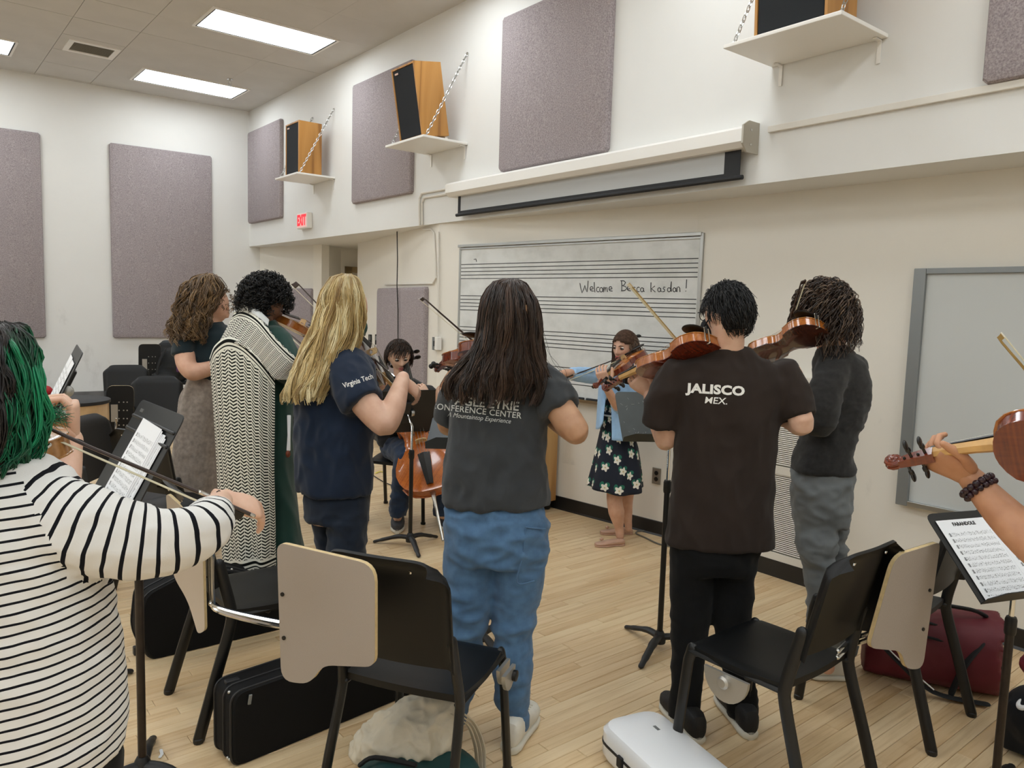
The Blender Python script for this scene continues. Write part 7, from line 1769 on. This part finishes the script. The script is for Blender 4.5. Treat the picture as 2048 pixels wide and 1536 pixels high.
for p in me.polygons:
    i0 = min(me.loops[li].vertex_index % nU for li in p.loop_indices); wrap = any(me.loops[li].vertex_index % nU == nU - 1 for li in p.loop_indices) and i0 == 0
    for li in p.loop_indices:
        k_ = me.loops[li].vertex_index; uu = (k_ % nU) + (nU if wrap and k_ % nU == 0 else 0); ul.data[li].uv = (uu / nU * 11.0, (k_ // nU) / nVv * 9.0)
o = link('dress', me, M_FLO, pt, smooth=True); sd = o.modifiers.new('s', 'SOLIDIFY'); sd.thickness = .004
M_BLU = cloth('light_blue_knit', '9fc3e6', .9, var=(30, .06), weave=300)
cg = MB(); limb(cg, [(1240, 757, 5.27, 17), (1205, 754, 5.16, 16), (1180, 751, 5.08, 17), (1155, 748, 4.99, 15), (1142, 747, 4.94, 12)], cut=True)
limb(cg, [(1282, 757, 5.36, 17), (1262, 797, 5.17, 15), (1243, 815, 5.04, 15), (1230, 800, 4.95, 12)], cut=True)
cg.loft([ring(a, b, y, d + .02, dp_) for a, b, y, dp_ in ((1240, 1284, 740, .06), (1224, 1295, 754, .095), (1222, 1294, 775, .10))])
cdg = garment(pt, 'cardigan', cg, M_BLU, .007, (.006, 14, 14, 14, 2.0), 3)
drape('cardigan_front', [(1222, 768, 5.20), (1238, 765, 5.17), (1262, 770, 5.17), (1296, 772, 5.28)], [(1224, 880, 5.10), (1240, 882, 5.08), (1262, 881, 5.10), (1304, 878, 5.24)], .02, M_BLU, cdg, 20, 20, fold=.012)
drape('cardigan_front', [(1198, 770, 5.30), (1204, 768, 5.22), (1210, 768, 5.2), (1214, 770, 5.19)], [(1192, 858, 5.30), (1198, 858, 5.2), (1203, 850, 5.16), (1206, 845, 5.15)], .005, M_BLU, cdg, 10, 20, fold=.004)
bl = ring(1203, 1254, 829, d, .092, p=2.0); MB().tube(bl + [bl[0]], .006, 6, round_end=False).build('belt', M_PAPER, pt)
M_NUDE = mat('nude_leather', 'c39b84', .35, coat=.3); M_NSO = mat('shoe_sole_dark', '4a3529', .6)
for h_, t_ in ((lvl(1247, 1090), lvl(1190, 1093)), (lvl(1263, 1068), lvl(1200, 1068))):
    up_ = shoe(pt, h_, t_, .075, M_NUDE, M_NUDE, .035, .012, None); ax_ = (t_ - h_).normalized()
    MB().box(h_ + ax_ * .02 + V(0, 0, .012), (.03, .045, .024)).build('heel', M_NUDE, up_, smooth=False, bevel=.004)
    MB().ell(h_.lerp(t_, .78) + V(0, 0, .05), (.016, .012, .01), None, 10, 8).build('bow_trim', M_NUDE, up_)
HM_TE = hair_mat('medium_brown_hair', '261b15', '4a372b', '7d6553', .36)
cut = lambda x, y, z: (z > -.3 if y < .2 else z > .38)
hair_cap(HT, .95, lambda x, y, z: (z > -.7 if y < .1 else z > .42 - .25 * abs(x)), 'hair_cap', HM_TE, pt, (.083, .103, .122))
ro, nn = scalp(HT, 1200, 31, lambda x, y, z: (y < .5 and z > -.15) or (y < -.1 and z > -.5), .95, (.084, .104, .123)); dn = np.array([0, 0, -1.0]); bk = np.array(tuple(HT.to_3x3() @ V(0, -1, 0)))
L_ = np.random.default_rng(2).uniform(.8, 1.1, len(ro))[:, None]; hx_ = np.array(tuple(HT.translation)); lat = (ro - hx_); lat[:, 2] = 0
c1 = ro + nn * .012 + bk * .015 + dn * .03; c2 = hx_ + lat * 1.15 + bk * .02 + dn * .09; c2 = np.where(ro[:, 2:3] > hx_[2] - .06, c2, ro + dn * .05); c3 = hx_ + lat * 1.2 + dn * (.20 * L_); c4 = hx_ + lat * 1.15 + dn * (.27 * L_)
strands_mesh('hair', catmull(np.stack([ro, c1, c2, c3, c4], 1), 12), np.linspace(.0028, .0012, 12), HM_TE, pt)
MB().ell(at(1277, 672, 5.36), (.02, .02, .012), None, 10, 8).build('hair_clip', M_BLACKMET, pt)
# ---------------------------------------------------------------- cello player
pe = person('seated cello player with a brown fringe, dark hoodie and jeans', lvl(800, 1045))
d = 5.72; M_HO = cloth('black_hoodie', '1b1c1e', weave=200); M_J2 = cloth('indigo_jeans', '1f3048', var=(20, .2))
HC = face_frame(at(798, 712, 5.68), -FW * .88 + RT * .34 - UPV * .30, UPV - RT * .08)
sk = MB(); hs = head_shape(HC, .98, 64, 56); sk.add(hs.v, hs.f)
sk.loft([ring(a, b, y, dd, dp_) for a, b, y, dd, dp_ in ((790, 825, 755, d + .02, .05), (768, 855, 778, d + .03, .08), (768, 855, 830, d + .05, .09), (770, 850, 880, d + .06, .1), (770, 850, 900, d + .02, .12))])
limb(sk, [(800, 735, 5.70, 14), (806, 765, 5.74, 16)])
limb(sk, [(768, 785, 5.76, 14), (752, 835, 5.66, 12), (765, 850, 5.52, 11), (800, 835, 5.40, 8)]); limb(sk, [(852, 788, 5.76, 14), (878, 835, 5.68, 12), (876, 832, 5.58, 11), (858, 795, 5.5, 8)])
limb(sk, [(785, 895, 5.75, 20), (808, 910, 5.40, 18), (800, 975, 5.40, 13), (795, 1035, 5.44, 9)]); limb(sk, [(840, 895, 5.75, 20), (880, 905, 5.42, 18), (884, 975, 5.46, 13), (886, 1030, 5.5, 9)])
hx = MB(); hand_shape(hx, at(800, 832, 5.40), RT * .6 - UPV * .5, -FW * .6 + UPV * .5, 1, .6); hand_shape(hx, at(857, 793, 5.5), UPV * .75 - RT * .62, -FW * .55 + RT * .5, -1, .6, .95, .12, curls=(.45, .6, .7, .8))
add_skin(pe, sk, SK_P, .0062, hx)
eyes(HC, .98, pe, '33271f', .6, mat('cellist_brow', '2a1d15', .7)); lips(HC, .98, pe, 'b5665f', .002)
sh = body([(788, 828, 756, d + .01, .07), (770, 848, 766, d + .02, .095), (752, 866, 782, d + .03, .115), (748, 872, 810, d + .04, .13), (752, 868, 850, d + .05, .14), (756, 862, 890, d + .05, .15)])
limb(sh, [(766, 784, 5.76, 19), (750, 832, 5.67, 17), (762, 850, 5.53, 16), (788, 840, 5.44, 12)], cut=True); limb(sh, [(856, 788, 5.76, 19), (880, 834, 5.68, 17), (877, 830, 5.58, 16), (864, 806, 5.52, 12)], cut=True)
garment(pe, 'hoodie', sh, M_HO, .009, (.012, 7, 7, 8, 3.0)); hood = MB(); hood.ell(at(803, 762, 5.84), (.11, .06, .055)); garment(pe, 'hood', hood, M_HO, .01, (.006, 10, 10, 10, 1.0), 3)
pn = body([(764, 858, 880, d + .05, .15), (764, 858, 905, d + .02, .16)]); limb(pn, [(786, 895, 5.75, 26), (800, 902, 5.55, 26), (810, 912, 5.40, 24), (806, 940, 5.38, 22), (801, 985, 5.40, 19), (796, 1030, 5.43, 18)], cut=True); limb(pn, [(838, 895, 5.75, 26), (862, 900, 5.55, 26), (882, 908, 5.42, 24), (884, 940, 5.43, 21), (884, 985, 5.46, 19), (886, 1028, 5.5, 18)], cut=True)
garment(pe, 'jeans', pn, M_J2, .009, (.012, 8, 8, 12, 5.0))
M_GSH = mat('grey_sneaker', '3a3c40', .7, bump=(300, .3))
shoe(pe, lvl(798, 1036), lvl(794, 1068), .10, M_GSH, M_WSO, .09, .03, M_BSH); shoe(pe, lvl(887, 1032), lvl(892, 1062), .10, M_GSH, M_WSO, .09, .03, M_BSH)
HM_CE = hair_mat('cellist_brown_hair', '1a120d', '33241b', '574133', .36)
hair_cap(HC, .98, lambda x, y, z: (z > -.45 if y < .05 else z > .5), 'hair_cap', HM_CE, pe, (.085, .105, .124))
ro, nn = scalp(HC, 900, 41, lambda x, y, z: (z > -.25 if y < .1 else z > .48), .98, (.085, .105, .124)); HM3 = np.array(HC.to_3x3()); lo = (ro - np.array(tuple(HC.translation))) @ HM3 / np.array([.085, .105, .124])
side = np.where(lo[:, 0] > -.25, 1, -1)[:, None]; fr_ = (lo[:, 1] > .15)[:, None]
tdir = np.where(fr_, HM3 @ np.array([.6, .35, -.75]) * 1.0, np.array([0, 0, -1.0])[None, :]); tdir = tdir - nn * (np.sum(nn * tdir, 1, keepdims=True)) * .85
L_ = np.random.default_rng(4).uniform(.05, .08, len(ro))[:, None] * np.where(fr_, .55, 1.0); c1 = ro + nn * .012 + tdir * L_ * .35; c2 = ro + nn * .016 + tdir * L_ * .75; c3 = ro + nn * .008 + tdir * L_ * 1.05 + np.array([0, 0, -.012])
strands_mesh('hair', catmull(np.stack([ro, c1, c2, c3], 1), 10), np.linspace(.0028, .001, 10), HM_CE, pe)
cch = Vector((lvl(790, 985).x, lvl(790, 985).y, 0)); fdir_ = (lvl(800, 1050) - lvl(812, 960)).normalized()
cpos = at(806, 905, 5.80); chair(cpos.x, cpos.y, (-FW.x * .95 - RT.x * .1, -FW.y * .95 - RT.y * .1), 'black student chair the cello player sits on')
# ---------------------------------------------------------------- player at the right edge, mostly out of frame
pr_ = person('player at the right edge, showing a bare forearm with a beaded bracelet', Vector((at(2210, 1200, 1.75).x, at(2210, 1200, 1.75).y, 0)))
d = 1.78; HR = face_frame(at(2235, 700, 1.72), -RT * .8 + FW * .5 - UPV * .2)
sk = MB(); hs = head_shape(HR, 1.0, 40, 36); sk.add(hs.v, hs.f)
sk.loft([ring(a + 5, b - 5, y + 4, d, dp_ * .75) for a, b, y, dp_ in ((2190, 2290, 850, .06), (2150, 2330, 900, .09), (2150, 2330, 1100, .1), (2150, 2330, 1300, .11), (2150, 2320, 1420, .11))]); limb(sk, [(2238, 780, 1.74, 45), (2240, 860, 1.77, 50)])
limb(sk, [(2170, 930, 1.70, 52), (2160, 1080, 1.58, 52), (2140, 1130, 1.55, 50), (2075, 1090, 1.60, 45), (2010, 1030, 1.66, 37), (1962, 978, 1.70, 28), (1938, 952, 1.715, 24)])
limb(sk, [(2320, 930, 1.86, 50), (2345, 1080, 1.9, 46), (2270, 1010, 1.95, 34), (2240, 985, 1.93, 24)]); limb(sk, [(2190, 1420, d, 70), (2150, 1750, 2.1, 55), (2130, 1700, 2.25, 30)]) if False else None
limb(sk, [(2198, 1400, d, 58), (2195, 1680, d, 42), (2195, 1940, d, 26)]); limb(sk, [(2285, 1400, d, 58), (2288, 1680, d, 42), (2290, 1940, d, 26)])
hx = MB(); hand_shape(hx, at(1938, 954, 1.715), -RT * .86 + UPV * .42 + FW * .15, -UPV * .7 - FW * .5, 1, .42, .95, .05, curls=(.95, 1.0, 1.05, 1.1), thumb=(.42, .0)); hand_shape(hx, at(2240, 985, 1.93), -RT, UPV, -1, .6)
add_skin(pr_, sk, SK_T, .007, hx)
sh = body([(2185, 2295, 855, d, .07), (2150, 2335, 890, d, .11), (2135, 2350, 1000, d, .13), (2140, 2345, 1200, d, .135), (2130, 2350, 1400, d, .14)]); limb(sh, [(2180, 930, 1.72, 60), (2166, 1020, 1.63, 58)], cut=True); limb(sh, [(2320, 930, 1.84, 60), (2340, 1020, 1.88, 58)], cut=True); garment(pr_, 't_shirt', sh, M_BK, .012, (.01, 5, 5, 6, 1.0))
pn = body([(2140, 2340, 1380, d, .13), (2140, 2340, 1440, d, .13)]); garment(pr_, 'waist', pn, M_BK, .014)
leg = MB(); limb(leg, [(2195, 1400, d, 85), (2195, 1680, d, 68), (2195, 1900, d, 56)], cut=True); limb(leg, [(2285, 1400, d, 85), (2288, 1680, d, 68), (2290, 1900, d, 56)], cut=True)
garment(pr_, 'pants', leg, M_BK, .012, (.008, 6, 6, 9, 2.0))
bq = pr_.matrix_world.translation
for s_ in (-.06, .07): shoe(pr_, Vector((bq.x, bq.y, 0)) + RT * s_ - FW * .06, Vector((bq.x, bq.y, 0)) + RT * s_ - RT * .05 + FW * .18, .10, M_BSH, M_WSO)
ro, nn = scalp(HR, 700, 61, lambda x, y, z: (z > -.6 if y < .1 else z > .3), 1.0, (.083, .103, .121)); tg = np.array([0, 0, -1.0]) - nn * (nn @ np.array([0, 0, -1.0]))[:, None]
strands_mesh('hair_strands', catmull(np.stack([ro, ro + nn * .008 + tg * .03, ro + nn * .008 + tg * .07, ro + nn * .004 + tg * .1], 1), 8), np.linspace(.003, .001, 8), HM_BK, pr_)
hair_cap(HR, 1.0, lambda x, y, z: (z > -.6 if y < .1 else z > .3), 'hair', HM_BK, pr_)
wr = at(1946, 962, 1.712); ax_ = (at(1990, 1010, 1.68) - wr).normalized(); a1, b1 = frame_for(ax_); br = MB()
for k_ in range(16):
    a = 2 * PI * k_ / 16; c = wr + ax_ * .012 + (a1 * math.cos(a) + b1 * math.sin(a)) * .0345; br.ell(c, (.0085, .0085, .0085), None, 8, 6); br.ell(c + ax_ * .012, (.007, .007, .007), None, 8, 6)
br.build('bracelet', mat('dark_purple_beads', '2e1820', .3, var=(60, .5)), pr_)

# black sports bag at the right edge
r = thing('sports_bag', 'black sports bag with a white tick mark on the floor at the right edge', 'bag', lvl(2085, 1445))
m = MB(); c = lvl(2092, 1440, .14); m.ell(c, (.14, .14, .13)); m.box(c - V(0, 0, .03), (.2, .2, .19)); me = remesh(m, .010, 4, (.006, 8, 8, 8, 2.0)); bb = link('bag_body', me, cloth('black_bag_nylon', '101217', .6, sheen=.05), r, smooth=True)
mw_ = Matrix(MW[bb.name]); bv = BVHTree.FromPolygons([mw_ @ v.co for v in me.vertices], [p.vertices[:] for p in me.polygons]); pts = []
for px, py in ((2041, 1399), (2037, 1408), (2041, 1415), (2052, 1415), (2070, 1408), (2088, 1398)):
    h = bv.ray_cast(Vector(CAM), Vector(ray(px, py)).normalized()); pts.append((h[0] if h[0] is not None else lvl(px, py, .05)))
MB().tube(smooth_path(pts, 4), [.003, .005, .006, .007, .008, .009, .010, .010, .010, .010, .010, .009, .008, .008, .007, .006, .005, .004, .003, .003, .002], 8).build('tick_mark', M_PAPER, r)
m = MB(); m.ell(lvl(2080, 1330, .30), (.09, .07, .05)); me = remesh(m, .009, 3, (.01, 12, 12, 12, 4.0)); q = link('red_cloth', me, mat('red_white_cloth', '7c2030', .8, var=(16, .5)), r, smooth=True)
